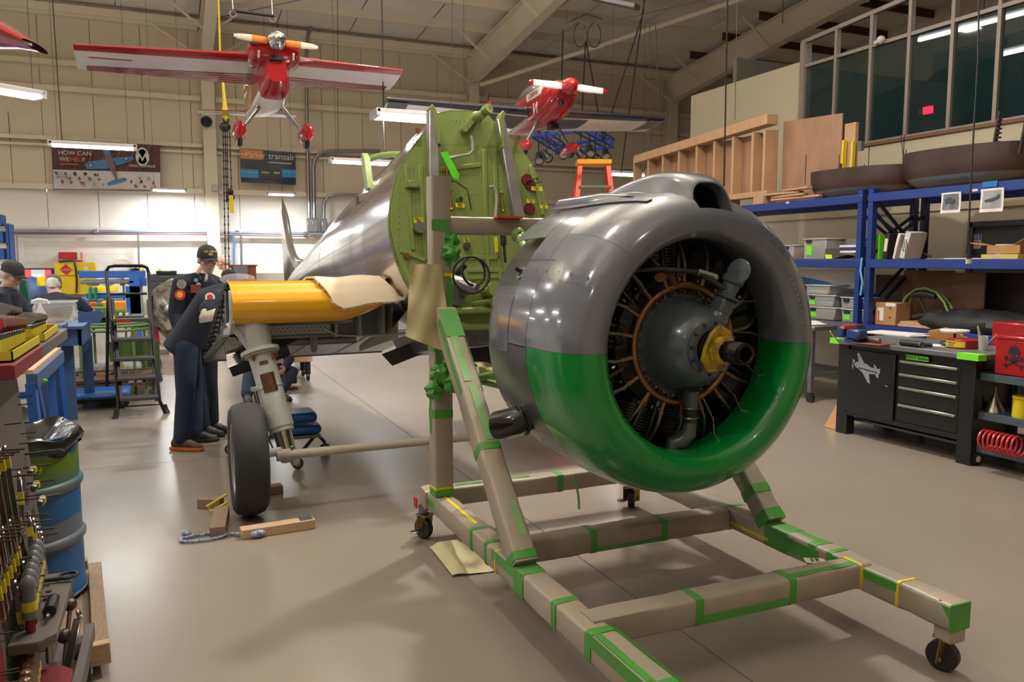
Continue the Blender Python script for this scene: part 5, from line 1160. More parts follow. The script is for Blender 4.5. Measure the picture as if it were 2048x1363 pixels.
def body(t, nm, secs, mt, ang=50, n=16, split=None, **k):
 mb = MB()
 for (y, w_, h_, zc, p) in secs: mb.v += [V((a, y, b)) for a, b in rs(w_, h_, zc, n, p)]
 for i in range(len(secs)-1):
  for j in range(n):
   a = i*n; j2 = (j+1) % n; mb.f.append((a+j, a+j2, a+n+j2, a+n+j)); mb.mi.append((1 if split and split[0] <= j < split[1] else 0)); mb.sm.append(True)
 mb.f.append(tuple(range(n))); mb.mi.append(0); mb.sm.append(False); mb.f.append(tuple(range((len(secs)-1)*n, len(secs)*n))); mb.mi.append(0); mb.sm.append(False)
 return t.part(nm, mb, mt, ang=ang, **k)
body(t, 'fuselage', [(.42, .15, .20, -.12, .5), (.1, .17, .24, -.14, .5), (-.4, .15, .22, -.12, .55), (-1.0, .10, .15, -.06, .6), (-1.7, .03, .08, .02, .7)], [m_redp, m_whitep], split=(9, 15))
body(t, 'cowl', [(.74, .10, .09, .10, .8), (.72, .235, .10, .09, .7), (.62, .262, .13, .08, .6), (.45, .262, .13, .06, .55), (.40, .20, .12, .05, .6)], m_redp)
body(t, 'chin_cowl', [(.70, .10, .14, -.10, .7), (.55, .15, .22, -.12, .6), (.40, .155, .22, -.13, .5)], m_redp)
t.part('air_intake', MB().bx((-.07, .715, -.03), (.07, .742, .005)), m_inside);
for sx in (-1, 1): t.part('intake', MB().bx((sx*.20-.05, .715, .105), (sx*.20+.03, .73, .13)), m_inside); t.part('exhaust_stub', MB().cyl((sx*.17, .70, -.01), (sx*.17, .75, .04), .012, n=8), m_whitep)
t.part('spinner', MB().lathe([(.085, .74), (.098, .78), (.095, .83), (.08, .88), (.05, .92), (.0, .94)], (0, 0, .13), (0, 1, 0), 24), m_chrome)
for sx in (-1, 1):
 t.part('propeller_blade', MB().loft([((sx*.06, .80, .13+.0*sx), (.03, .012)), ((sx*.16, .80, .13-.01*sx), (.034, .01)), ((sx*.24, .80, .13-.014*sx), (.034, .01))], 10, upv=V((0, 1, 0))), m_orangep)
 t.part('propeller_tip', MB().loft([((sx*.24, .80, .13-.014*sx), (.034, .01)), ((sx*.36, .80, .13-.02*sx), (.028, .008)), ((sx*.41, .80, .13-.025*sx), (.014, .006))], 10, upv=V((0, 1, 0))), m_creamp)
 t.part('gear_leg', MB().loft([((sx*.12, .15, -.36), (.02, .03)), ((sx*.32, .15, -.62), (.014, .02))], 8), m_chrome)
 t.part('wheel_pant', MB().loft([((sx*.35, .38, -.60), .02), ((sx*.35, .33, -.64), (.06, .09)), ((sx*.35, .18, -.66), (.066, .11)), ((sx*.35, -.02, -.62), (.05, .07)), ((sx*.35, -.16, -.58), .01)], 14), m_redp)
 t.part('wheel', MB().lathe([(.0, -.025), (.07, -.025), (.08, 0), (.07, .025), (0, .025)], (sx*.35, .2, -.73), (1, 0, 0), 20), m_rub)
t.part('canopy', MB().ball((0, .0, .16), (.12, .34, .14), 16, 8), m_smoke)
wing(t, 'w', -.02, -.60, -1.45, -1.72, -1.52, -1.70, -.02, .08, [m_silv, m_redp], strips=[(.0, .9, .2, .45, .2, .4, m_redp)], name='tailplane'); wing(t, 'w', .02, .60, -1.45, -1.72, -1.52, -1.70, -.02, .08, [m_silv, m_redp], name='tailplane')
t.part('fin', MB().prism([(-1.4, 0), (-1.75, 0), (-1.8, .42), (-1.62, .42)], (-.01, 0, 0), Y3, Z3, (.02, 0, 0)), m_redp)
for k in range(3): t.part('fin_stripe', MB().prism([(-1.5-.02*k, .08+.12*k), (-1.77, .08+.12*k), (-1.78, .13+.12*k), (-1.52-.02*k, .13+.12*k)], (-.014, 0, 0), Y3, Z3, (.028, 0, 0)), m_whitep)
t1 = t
# --- navy, white and red low wing model ---
PL, PR = dep(776, 200, 9.5), dep(1330, 240, 10.8); cen = PL.lerp(PR, .52); Q = plane_frame(PL, PR) @ M.Rotation(R(2), 3, 'X')
t = T('model_airplane', 'red, white and navy model airplane with white propeller hanging above the green firewall', 'model airplane', cen+Q@V((0, -.3, -.05)), rot=Q)
LW = (PL-cen).length; RW = (PR-cen).length
for sx, L_ in ((-1, LW), (1, RW)):
 wing(t, 'w', sx*.15, sx*L_, .46, -.30, .30, -.24, -.02, .2, [m_whitep, m_navyp], strips=[(.0, .32, .02, .8, .25, .8, m_navyp), (.86, .99, .05, .95, .3, .95, m_gw)], dih=.06)
 wing(t, 'w', sx*.03, sx*.62, -1.55, -1.85, -1.62, -1.82, .16, .09, [m_whitep, m_redp], name='tailplane')
 t.part('gear_leg', MB().loft([((sx*.10, .50, -.10), (.02, .03)), ((sx*.30, .50, -.42), (.014, .02))], 8), m_alum)
 t.part('wheel_pant', MB().loft([((sx*.32, .72, -.45), .02), ((sx*.32, .64, -.45), .06), ((sx*.32, .5, -.45), .07), ((sx*.32, .3, -.46), .045), ((sx*.32, .18, -.47), .01)], 14), m_redp)
 t.part('wheel', MB().lathe([(.0, -.025), (.07, -.025), (.08, 0), (.07, .025), (0, .025)], (sx*.32, .52, -.49), (1, 0, 0), 20), m_rub)
 b0 = V((sx*.05, 1.18, .15))
 t.part('propeller_blade', MB().loft([(b0, (.03, .014)), (b0+V((sx*.12, 0, -.005*sx)), (.045, .012)), (b0+V((sx*.34, 0, -.015*sx)), (.036, .009)), (b0+V((sx*.40, 0, -.018*sx)), (.034, .008))], 10, upv=V((0, 1, 0))), m_whitep)
 t.part('propeller_tip', MB().loft([(b0+V((sx*.40, 0, -.018*sx)), (.034, .008)), (b0+V((sx*.44, 0, -.02*sx)), (.026, .007)), (b0+V((sx*.455, 0, -.02*sx)), (.01, .005))], 10, upv=V((0, 1, 0))), m_redp)
body(t, 'fuselage', [(1.10, .09, .09, .14, .8), (1.05, .17, .14, .12, .7), (.8, .20, .21, .08, .65), (.4, .20, .23, .06, .6), (-.2, .18, .22, .08, .6), (-1.0, .11, .16, .13, .65), (-1.85, .03, .09, .2, .7)], m_redp, label='glossy red fuselage')
t.part('white_side_band', MB().bx((-.203, .30, .14), (.203, .78, .24)), m_whitep, bevel=.01); t.part('side_stripe', MB().bx((-.19, -.6, -.09), (.19, .3, -.04)), m_whitep)
t.text('N7802U', .09, m_redp, (-.206, .54, .19), (0, -1, 0), (0, 0, 1)); t.text('N', .20, m_whitep, (-.206, .62, .0), (0, -1, 0), (0, 0, 1))
t.part('spinner', MB().lathe([(.085, 1.10), (.10, 1.15), (.095, 1.24), (.07, 1.30), (.03, 1.34), (.0, 1.35)], (0, 0, .15), (0, 1, 0), 24), m_redp)
t.part('intake', MB().cyl((-.06, 1.06, -.02), (-.06, 1.11, -.02), .03, n=14), m_inside); t.part('belly_port', MB().bx((.02, .45, -.22), (.12, .6, -.16)), m_inside)
t.part('canopy', MB().ball((0, .0, .28), (.14, .42, .16), 16, 8), m_smoke)
t.part('fin', MB().prism([(-1.4, .2), (-1.95, .15), (-2.0, .62), (-1.78, .64)], (-.012, 0, 0), Y3, Z3, (.024, 0, 0)), m_redp)
t.part('tail_hook', MB().cyl((0, -1.86, .62), (0, -1.86, .8), .02, n=8), m_black)
# --- third model: only its wing tip reaches into the frame ---
tt = T('model_airplane', 'red and white model wing with upswept tip at the upper left corner', 'model airplane', dep(-120, 70, 6.5))
a = dep(-260, 62, 6.4); b = dep(30, 62, 6.5); c = dep(84, 84, 6.6)
Q = plane_frame(a, b)
def w3(u, v):
 x = -1.3+1.02*u*1.2; return V((x, .22-.44*v, .03*sin(pi*v)))
mb = MB()
secs = [(-.9, .36, .10, 0), (.20, .36, .10, 0), (.44, .35, .10, .0), (.58, .32, .08, -.03), (.74, .22, .03, -.11)]
for (x, c_, h_, dz) in secs: mb.v += [dep(-120, 66, 6.5)+Q@V((x, c_*cos(q), dz+h_*sin(q))) for q in [2*pi*i/16 for i in range(16)]]
for i in range(len(secs)-1):
 for j in range(16):
  j2 = (j+1) % 16; mb.f.append((i*16+j, i*16+j2, (i+1)*16+j2, (i+1)*16+j)); mb.mi.append(1 if 9 <= j <= 14 and i < 2 else 0); mb.sm.append(True)
tt.part('wing', mb, [m_redp, m_silv], w=True)
tt.part('wing_rib_edge', MB().beam(dep(-120, 66, 6.5)+Q@V((.5, .26, -.04)), dep(-120, 66, 6.5)+Q@V((.72, .02, -.10)), .02, .02), m_whitep, w=True)
# --- suspension wires and cables (each a thing) ---
m_wire = mat('black_cord', (.02, .02, .02), .6)
def wire(label, pts, r=.008, mt=m_wire, group=None, name='hanging_cable'): return solo(name, label, 'cable', MB().tube([V(p) for p in pts], r, 6), mt, group=group)
G = 'thin cords hanging from the roof'
for (x0, y0, x1, y1, D, lab, r) in ((105, 0, 124, 283, 11.8, 'dark cord holding the tube light before the red banner', .008), (1, 0, 26, 368, 18, 'thin cord down to the far left strip light', .006), (763, 0, 768, 300, 9.2, 'dark cord hanging left of the flat panel light', .006),
  (905, 0, 902, 214, 8.6, 'thin cord falling behind the navy wing above the firewall', .004), (1455, 0, 1448, 372, 5.0, 'thin dark cord dropping behind the air scoop', .005), (1474, 0, 1470, 240, 8, 'faint grey cord over the wooden crate', .003),
  (675, 0, 676, 300, 16, 'faint wire near the tall wall conduit', .006), (1311, 50, 1322, 285, 12, 'black cord with a short loop right of the navy wing', .009), (1299, 50, 1302, 290, 12.2, 'second black cord right of the navy wing tip', .007)):
 wire(lab, [dep(x0, y0, D), dep((x0+x1)/2, (y0+y1)/2, D), dep(x1, y1, D)], r, group=None)
cyl_ = [dep(x, y, 13) for x, y in ((1132, 20), (1133, 45), (1150, 38), (1172, 28), (1200, 36), (1205, 38))]
wire('cable looped between two junction boxes on the purlins', cyl_, .012)
for (cx_, s_, lab) in ((1160, 1, 'left coil of black cable under the roof'), (1188, -1, 'right coil of black cable under the roof')):
 pts = [dep(cx_+13*cos(a)*1, 70+24*sin(a), 13) for a in [R(q) for q in range(-60, 265, 18)]]
 wire(lab, pts if s_ > 0 else pts, .014)
for (p, q, lab) in (((1171, 80), (1162, 275), 'black drop cable from the coils to the blue truss, left'), ((1172, 80), (1206, 283), 'black drop cable from the coils to the blue truss, right'), ((1288, 20), (1206, 280), 'long slanting black cable to the blue truss corner'), ((1126, 60), (1120, 278), 'black cable to the back corner of the blue truss'), ((1290, -10), (1242, 345), 'thin slanting cable below the navy wing tip')):
 wire(lab, [dep(*p, 13.2), dep((p[0]+q[0])/2, (p[1]+q[1])/2, 14.2), dep(*q, 15.2)], .012)
t = T('spreader_bar', 'black spreader bar hung on two chains above the red model airplane', 'bar', dep(505, 26, 8.0))
t.part('bar', MB().cyl(dep(463, 21, 8.0), dep(549, 32, 8.2), .016, n=10), m_black, w=True)
for (x, y, D) in ((466, 21, 8.0), (545, 31, 8.2)):
 t.part('hanger', MB().cyl(dep(x, y, D), dep(x-5, -60, D), .004, n=5), m_alum, w=True); t.part('shackle', MB().torus(dep(x, y+7, D), .03, .006, V((0, 1, 0)), 14, 6), m_alum, w=True)
# plug pendant at the right
t = T('pendant_cord', 'black pendant cord with grey plug hanging before the blue rack', 'cord', dep(1938, 527, 5.2))
t.part('cord', MB().tube([dep(x, y, 5.2) for x, y in ((1958, -10), (1956, 120), (1948, 250), (1942, 360), (1937, 470), (1938, 510))], .006, 6), m_wire, w=True)
t.part('plug', MB().cyl(dep(1938, 508, 5.2), dep(1938, 518, 5.2), .016, n=12), m_black, w=True); t.part('plug_collar', MB().cyl(dep(1938, 518, 5.2), dep(1938, 527, 5.2), .02, n=12), mat('grey_plastic', c8(186, 182, 172), .5), w=True)
# chain hoist in front of the first column
t = T('chain_hoist', 'black chain hoist on a yellow strap hanging before the cream column', 'hoist', dep(451, 400, 10))
m_chain = mat('black_chain', c8(50, 44, 42), .5, metal=.6)
t.part('yellow_sling', MB().loft([(dep(436, -40, 10), .01), (dep(440, 100, 10), .012), (dep(449, 200, 10), .02), (dep(451, 232, 10), .05), (dep(452, 240, 10), .02)], 8), m_yt, w=True)
t.part('hoist_body', MB().ball(dep(450, 254, 10), (.07, .05, .06), 14, 10), mat('hoist_dark_green', c8(34, 44, 36), .4), w=True); t.part('hook', MB().torus(dep(452, 240, 10), .03, .01, V((0, 1, 0)), 14, 6), m_chain, w=True)
for (xa, xb, yb_) in ((446, 451, 540), (450, 453, 405), (454, 458, 540), (459, 463, 385)):
 mb = MB(); a, b = dep(xa, 262, 10), dep(xb, yb_, 10); n = int((b-a).length/.05)
 for i in range(n):
  p = a.lerp(b, (i+.5)/n); mb.loft([(p-(b-a).normalized()*.024, .006), (p, .012 if i % 2 else .007), (p+(b-a).normalized()*.024, .006)], 5)
 t.part('chain', mb, m_chain, w=True)
t.part('lower_hook', MB().torus(dep(461, 394, 10), .04, .012, V((0, 1, 0)), 14, 6).ball(dep(461, 383, 10), .04), m_chain, w=True)
t.part('yellow_tag', MB().box(dep(463, 408, 10), (.05, .01, .22)), m_yt, w=True)
t = T('loudspeaker', 'small round grey horn loudspeaker on the cream column', 'loudspeaker', ony(413, 243, 21.0))
t.part('horn', MB().lathe([(.03, .14), (.06, .08), (.13, .0), (.135, -.01)], ony(413, 243, 21.0), (.1, 1, .2), 20), m_gw, w=True, solid=.008); t.part('driver', MB().cyl(ony(413, 243, 21.05), ony(413, 243, 21.05)+V((0, .12, .03)), .05), m_black, w=True); t.part('bracket', MB().cyl(ony(413, 243, 21.15), ony(421, 230, 21.3), .012, n=6), m_alum, w=True)
solo('outlet_box', 'small grey junction box on the cream column', 'junction box', MB().box(ony(430, 376, 21.15), (.14, .06, .14)), m_alum, bevel=.006)
# --- conduits on the back wall ---
m_emt = mat('emt_conduit', c8(160, 162, 166), .3, metal=.8)
def conduit(lab, pts, r=.035, mt=m_emt, boxes=()):
 t = T('conduit', lab, 'conduit', ony(pts[-1][0], pts[-1][1], 21.3))
 pp = [ony(x, y, 21.24) for x, y in pts]; t.part('pipe', MB().tube(pp, r, 10), mt, w=True)
 for (x, y, w_, h_) in boxes: t.part('fitting', MB().box(ony(x, y, 21.24), (w_, .14, h_)), m_emt, w=True, bevel=.02)
conduit('tall galvanised conduit rising from the boxes to the roof', [(628, 35), (616, 70), (612, 120), (615, 300), (619, 455)], .045, boxes=((620, 450, .16, .36),))
conduit('galvanised conduit with a bend running right under the panel light', [(760, 302), (660, 302), (640, 306), (630, 318), (627, 335), (629, 455)], .05, boxes=((630, 450, .16, .36),))
conduit('short bent galvanised conduit running behind the fuselage', [(760, 389), (672, 389), (656, 393), (648, 405), (647, 455)], .045, boxes=((648, 450, .15, .34),))
conduit('blue grey air pipe running level along the wall', [(0, 463), (380, 464), (700, 469)], .032, mat('blue_grey_pipe', c8(120, 136, 170), .4), boxes=((192, 463, .12, .1), (610, 467, .12, .1)))
conduit('rusty red pipe running level under the air pipe', [(0, 467), (380, 468.5), (700, 474)], .018, mat('red_brown_pipe', c8(150, 90, 70), .5))
conduit('thin grey conduit dropping behind the platform ladder', [(276, 466), (278, 530), (280, 560)], .022)
conduit('thin white conduit dropping at the far left', [(33, 470), (38, 560)], .018)
conduit('thin blue pipe dropping beside the column', [(467, 467), (468, 560)], .024, mat('blue_pipe', c8(90, 130, 190), .4))
conduit('grey looped conduit dropping right of the blue pipe', [(470, 462), (478, 461), (482, 470), (484, 560)], .03)
# --- strip lights ---
m_tube = mat('lit_tube', (1, .98, .95), emit=9); m_lampbody = mat('lamp_body_white', c8(210, 210, 210), .4)
def strip(lab, x, y, D, L_, rz=0, w_=.14, pw=40, tubes=1):
 c = dep(x, y, D); t = T('strip_light', lab, 'strip light', c, rz=rz, group=None)
 t.part('housing', MB().bx((-L_/2, -w_/2, .0), (L_/2, w_/2, .05)), m_lampbody, bevel=.01)
 t.part('tube', MB().bx((-L_/2+.04, -w_/2+.012, -.035), (L_/2-.04, w_/2-.012, .002)), m_tube, bevel=.012, seg=2)
 for s_ in (-1, 1):
  t.part('end_cap', MB().bx((s_*(L_/2-.02)-.025, -w_/2, -.038), (s_*(L_/2-.02)+.025, w_/2, .05)), m_lampbody, bevel=.005); t.part('hanger', MB().cyl((s_*L_*.4, 0, .05), (s_*L_*.4, 0, max(.5, zr(c.y)-c.z-.05)), .003, n=4), m_wire)
 area('strip_lamp', c+V((0, 0, -.05)), L_*.95, w_*.9, pw, COOL)
strip('bright strip light hanging in front of the red banner', 187, 292, 11.6, 1.15, pw=55)
strip('small strip light at the far left near the blue shelf', 55, 374, 18.4, .85, pw=80)
strip('strip light right under the corner of the red banner', 338, 380, 18.6, .78, pw=90)
strip('strip light above the tip of the tail fin', 562, 388, 19.2, .68, pw=90)
strip('strip light left of the fuselage under the bent conduit', 722, 324, 14.0, 1.1, w_=.2, pw=60)
strip('wide flat panel light behind the top of the firewall', 850, 236, 9.4, 1.25, w_=.36, pw=60)
strip('strip light behind the wooden crate near the orange ladder', 1255, 348, 15.5, .9, w_=.2, pw=50)
strip('strip light cut by the left frame edge below the model wing', -8, 178, 8, .9, rz=pi/2*0+.6, w_=.2, pw=25)
for i, (x, y, k) in enumerate(((-4.6, 7.5, 0), (-7.6, 7.5, 0), (-4.6, 11.5, 0), (-7.6, 12.5, 0), (-5.5, 17.5, 0), (-8.2, 18.5, 0))):  # unseen lamps added to brighten the left wall and the fuselage reflections
 c = V((x, y, 3.35)); t = T('strip_light', ORD[i]+' added strip light out of view left of the frame', 'strip light', c, rz=pi/2, group='added strip lights left of the frame')
 t.part('housing', MB().bx((-.75, -.1, .0), (.75, .1, .05)), m_lampbody, bevel=.01); t.part('tube', MB().bx((-.7, -.09, -.035), (.7, .09, .002)), m_tube, bevel=.012)
 for s_ in (-1, 1): t.part('hanger', MB().cyl((s_*.5, 0, .05), (s_*.5, 0, zr(y)-3.5), .004, n=5), m_wire)
 area('strip_lamp', c+V((0, 0, -.05)), .2, 1.4, 70, COOL)
# highbay fittings where the hall lights hang
for i, (x, y, z, k) in enumerate(HIGHBAY):
 t = T('highbay_fitting', 'round bay light under the roof purlins, %s in the row above the frame' % ORD[i], 'ceiling light', (x, y, z), group='bay lights hanging under the roof')
 t.part('housing', MB().lathe([(.19, 0), (.20, .03), (.12, .10), (0, .11)], n=24), m_lampbody); t.part('diffuser', MB().cyl((0, 0, -.02), (0, 0, 0), .18, n=24), m_tube)
 t.part('hanger', MB().cyl((0, 0, .06), (0, 0, zr(y)-z-.1), .006, n=6), m_wire)
# grey unlit fitting under the rafter
t = T('ceiling_fitting', 'dark unlit strip fitting on the purlins above the cable coils', 'ceiling light', dep(1240, 8, 13))
t.part('housing', MB().beam(dep(1180, -6, 13.5), dep(1275, 14, 13), .2, .08), m_gw, w=True, bevel=.01); t.part('lens', MB().beam(dep(1182, -4, 13.5), dep(1273, 16, 13), .15, .06), m_smoke, w=True)
# --- banners ---
m_ban = mat('banner_maroon', c8(84, 26, 34), .35, var=.5, vscale=3, col2=c8(40, 20, 28), scale=3, bump=.03)
m_banw = mat('banner_white', c8(206, 200, 206), .4); m_white = mat('print_white', c8(214, 212, 210), .5)
m_banblue = mat('print_blue', c8(64, 122, 172), .4); m_banor = mat('print_orange', c8(226, 100, 50), .5)
YW_ = 21.2
def bq(u, v, c, y=YW_):   # point on a banner given its corner pixels tl,tr,br,bl
 x_ = (c[0][0]*(1-u)+c[1][0]*u)*(1-v)+(c[3][0]*(1-u)+c[2][0]*u)*v; y_ = (c[0][1]*(1-u)+c[1][1]*u)*(1-v)+(c[3][1]*(1-u)+c[2][1]*u)*v
 return ony(x_, y_, y)
class Ban:
 def __init__(s, t, c): s.t = t; s.c = c; s.n = 0
 def poly(s, nm, pts, mt, lab=None):
  s.n += 1; k = YW_-.012-.0035*s.n; mb = MB(); mb.add([bq(u, v, s.c, k) for u, v in pts], [tuple(range(len(pts)))]); mb.f[-1] = mb.f[-1]
  return s.t.part(nm, mb, mt, w=True, label=lab)
 def rect(s, nm, u0, v0, u1, v1, mt): return s.poly(nm, [(u0, v0), (u1, v0), (u1, v1), (u0, v1)], mt)
 def disc(s, nm, u, v, r, mt, asp=1.0, n=20): return s.poly(nm, [(u+r*cos(a), v+r*asp*sin(a)) for a in [2*pi*i/n for i in range(n)]], mt)
 def txt(s, body, u, v, h, mt, align='LEFT'):
  s.n += 1; p = bq(u, v, s.c, YW_-.02-.0035*s.n); H_ = (bq(0, 0, s.c)-bq(0, 1, s.c)).length
  du = bq(u+.05, v, s.c)-bq(u, v, s.c); du.y = 0
  s.t.text(body, h*H_*1.35, mt, p, du, Z3, w=True, align=align)
c = [(102, 279), (320, 290), (322, 381), (107, 379)]
t = T('banner', 'large maroon banner reading HOW CAN WE HELP with a blue airplane picture', 'banner', bq(.5, 1, c)); B_ = Ban(t, c)
base = t.part('sheet', MB().grid(lambda u, v: bq(u, v, c)+V((0, -.012*sin(u*9+v*4)*v, 0)), 20, 10), m_ban, w=True, solid=.004)
B_.rect('lower_field', 0.004, .60, .996, .985, m_banw)
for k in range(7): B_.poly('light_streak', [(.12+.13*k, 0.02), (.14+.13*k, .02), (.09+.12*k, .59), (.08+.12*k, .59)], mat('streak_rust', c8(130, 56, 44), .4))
B_.poly('picture_wing', [(.30, .49), (.33, .42), (.50, .35), (.56, .48), (.50, .555), (.33, .57)], m_banblue); B_.poly('picture_wing', [(.55, .33), (.70, .27), (.75, .28), (.755, .34), (.70, .40), (.60, .48)], m_banblue)
B_.poly('picture_body', [(.48, .17), (.53, .17), (.56, .32), (.585, .55), (.60, .76), (.58, .78), (.55, .62), (.50, .45)], mat('print_grey', c8(110, 96, 110), .4)); B_.poly('picture_tail', [(.50, .86), (.54, .80), (.66, .735), (.69, .75), (.67, .80), (.60, .85), (.51, .90)], m_banblue)
B_.poly('picture_nose', [(.475, .13), (.535, .13), (.545, .24), (.48, .24)], m_banblue)
for (u, v) in ((.355, .49), (.685, .325)): B_.disc('picture_roundel', u, v, .020, mat('print_navy', c8(40, 50, 80), .4), 2.2); B_.poly('picture_star', [(u+(.018 if i % 2 == 0 else .007)*sin(i*pi/5), v-(.018 if i % 2 == 0 else .007)*2.2*cos(i*pi/5)) for i in range(10)], m_white)
B_.txt('HOW CAN', .06, .255, .088, m_white); B_.txt('WE', .065, .385, .088, m_white); B_.txt('HELP', .165, .385, .088, m_banor); B_.txt('?', .285, .385, .088, m_white)
B_.rect('text_line', .065, .475, .25, .488, m_banor)
B_.poly('logo_ring', [(.835+.062*cos(a), .27+.20*sin(a)) for a in [2*pi*i/28 for i in range(29)]]+[(.835+.05*cos(a), .27+.16*sin(a)) for a in [-2*pi*i/28 for i in range(29)]], m_white)
B_.poly('logo_peak', [(.775, .34), (.80, .16), (.835, .30), (.87, .16), (.90, .34), (.875, .34), (.86, .25), (.835, .38), (.81, .25), (.80, .34)], m_white)
B_.txt('ONE MONROE', .835, .475, .055, m_white, 'CENTER')
rr = random.Random(5)
for i in range(34):
 u = .03+.94*((i*.137) % 1); v = .66+.28*((i*.377) % 1)
 if .48 < u < .70 and v > .7: continue
 B_.poly('tool_picture', [(u+rr.uniform(.006, .024)*cos(a), v+rr.uniform(.02, .055)*sin(a)) for a in [2*pi*k/7 for k in range(7)]], mat('print_tool_'+['dark', 'brown', 'grey', 'red'][i % 4], [c8(50, 50, 60), c8(120, 100, 70), c8(150, 150, 158), c8(160, 50, 50)][i % 4], .5))
for k in range(3): B_.rect('text_line', .03, .64+.045*k, .14, .655+.045*k, mat('print_dim', c8(150, 146, 150), .5))
B_.rect('text_line', .34, .955, .66, .97, MATS['print_dim'])
c = [(479, 296), (591, 305), (592, 370), (482, 364)]
t = T('banner', 'small navy banner reading Parker transair with a pipe coupling picture', 'banner', bq(.5, 1, c)); B_ = Ban(t, c)
t.part('sheet', MB().grid(lambda u, v: bq(u, v, c)+V((0, -.01*sin(u*8+v*3)*v, 0)), 16, 8), mat('banner_navy', c8(26, 28, 50), .35, var=.3, vscale=4, bump=.03, scale=4), w=True, solid=.004)
B_.rect('orange_field', .01, .02, .42, .30, m_orangep); B_.txt('Parker', .10, .17, .16, m_white); B_.rect('logo_bar', .01, .15, .11, .18, m_white)
B_.txt('transair', .51, .17, .19, m_white); B_.rect('text_line', .51, .34, .92, .37, m_banw)
m_pb = mat('print_cyan', c8(24, 134, 196), .4)
B_.rect('pipe_picture', .005, .60, .33, .86, m_pb); B_.rect('pipe_picture', .73, .53, .995, .78, m_pb)
for q in ((.005, .68, .33, .70), (.73, .60, .995, .62)): B_.rect('pipe_highlight', *q, mat('print_pale_blue', c8(120, 190, 226), .4))
B_.poly('coupling_picture', [(.32, .58), (.36, .54), (.50, .56), (.54, .60), (.57, .52), (.74, .54), (.76, .82), (.58, .90), (.54, .84), (.36, .93), (.33, .86)], mat('print_black', c8(44, 44, 48), .4))
for q in ((.38, .64, .52, .70), (.60, .63, .71, .69)): B_.rect('coupling_highlight', *q, mat('print_pale_grey', c8(150, 150, 154), .4))
# --- blue light truss with spotlights ---
m_trb = mat('truss_blue', c8(28, 70, 170), .4, var=.05); m_spot = mat('spot_black', c8(28, 28, 30), .4)
t = T('light_truss', 'blue diamond shaped truss frame hung below the navy model airplane', 'truss', onz(1145, 300, 4.1))
cs = [onz(1061, 300, 4.05), onz(1120, 275, 4.05), onz(1228, 283, 4.05), onz(1160, 308, 4.05)]
cs = [dep(1061, 296, 14.5), dep(1120, 276, 17), dep(1228, 284, 16), dep(1160, 303, 13.8)]
for q_ in cs: q_.z = 4.0
for i in range(4):
 a, b = cs[i], cs[(i+1) % 4]
 for dz in (-.09, .09): t.part('chord', MB().cyl(a+V((0, 0, dz)), b+V((0, 0, dz)), .018, n=6), m_trb, w=True)
 off = V(((b-a).y, -(b-a).x, 0)).normalized()*.16
 for dz in (-.09, .09): t.part('chord', MB().cyl(a+V((0, 0, dz))+off, b+V((0, 0, dz))+off, .018, n=6), m_trb, w=True)
 mb = MB(); n = int((b-a).length/.3)
 for k in range(n):
  p, q_ = a.lerp(b, k/n), a.lerp(b, (k+1)/n); mb.cyl(p+V((0, 0, -.09)), p+V((0, 0, .09)), .012, n=5); mb.cyl(p+V((0, 0, -.09 if k % 2 else .09)), q_+V((0, 0, .09 if k % 2 else -.09))+off*(k % 2), .010, n=5); mb.cyl(p+off, p, .01, n=5)
 t.part('lattice', mb, m_trb, w=True)
for i, (x, y, D) in enumerate(((1078, 318, 14.3), (1094, 313, 14.1), (1126, 306, 13.9), (1162, 310, 13.8), (1180, 303, 14.3), (1191, 314, 14.8), (1212, 309, 15.3))):
 p = dep(x, y, D); s_ = T('spotlight', ['black spotlight clamped to the blue truss, leftmost', 'black spotlight second from the left on the blue truss', 'black ring spotlight behind the red wheel pant', 'black spotlight at the front corner of the blue truss', 'round lit-faced spotlight inside the right of the blue truss', 'small dark spotlight below the right truss beam', 'black spotlight at the rightmost end of the blue truss'][i], 'spotlight', p, group=None)
 s_.part('can', MB().lathe([(.0, .15), (.05, .15), (.06, .05), (.085, -.06), (.08, -.08)], (0, 0, 0), (.3*(-1)**i, .8, .8), 14), m_spot, solid=.006); s_.part('lens', MB().lathe([(0, -.06), (.075, -.06)], (0, 0, 0), (.3*(-1)**i, .8, .8), 14), mat('lens_pale', c8(170, 170, 165), .2))
 s_.part('yoke', MB().cyl((0, 0, .06), (0, .05, max(.12, 3.92-p.z)), .012, n=6), m_spot)
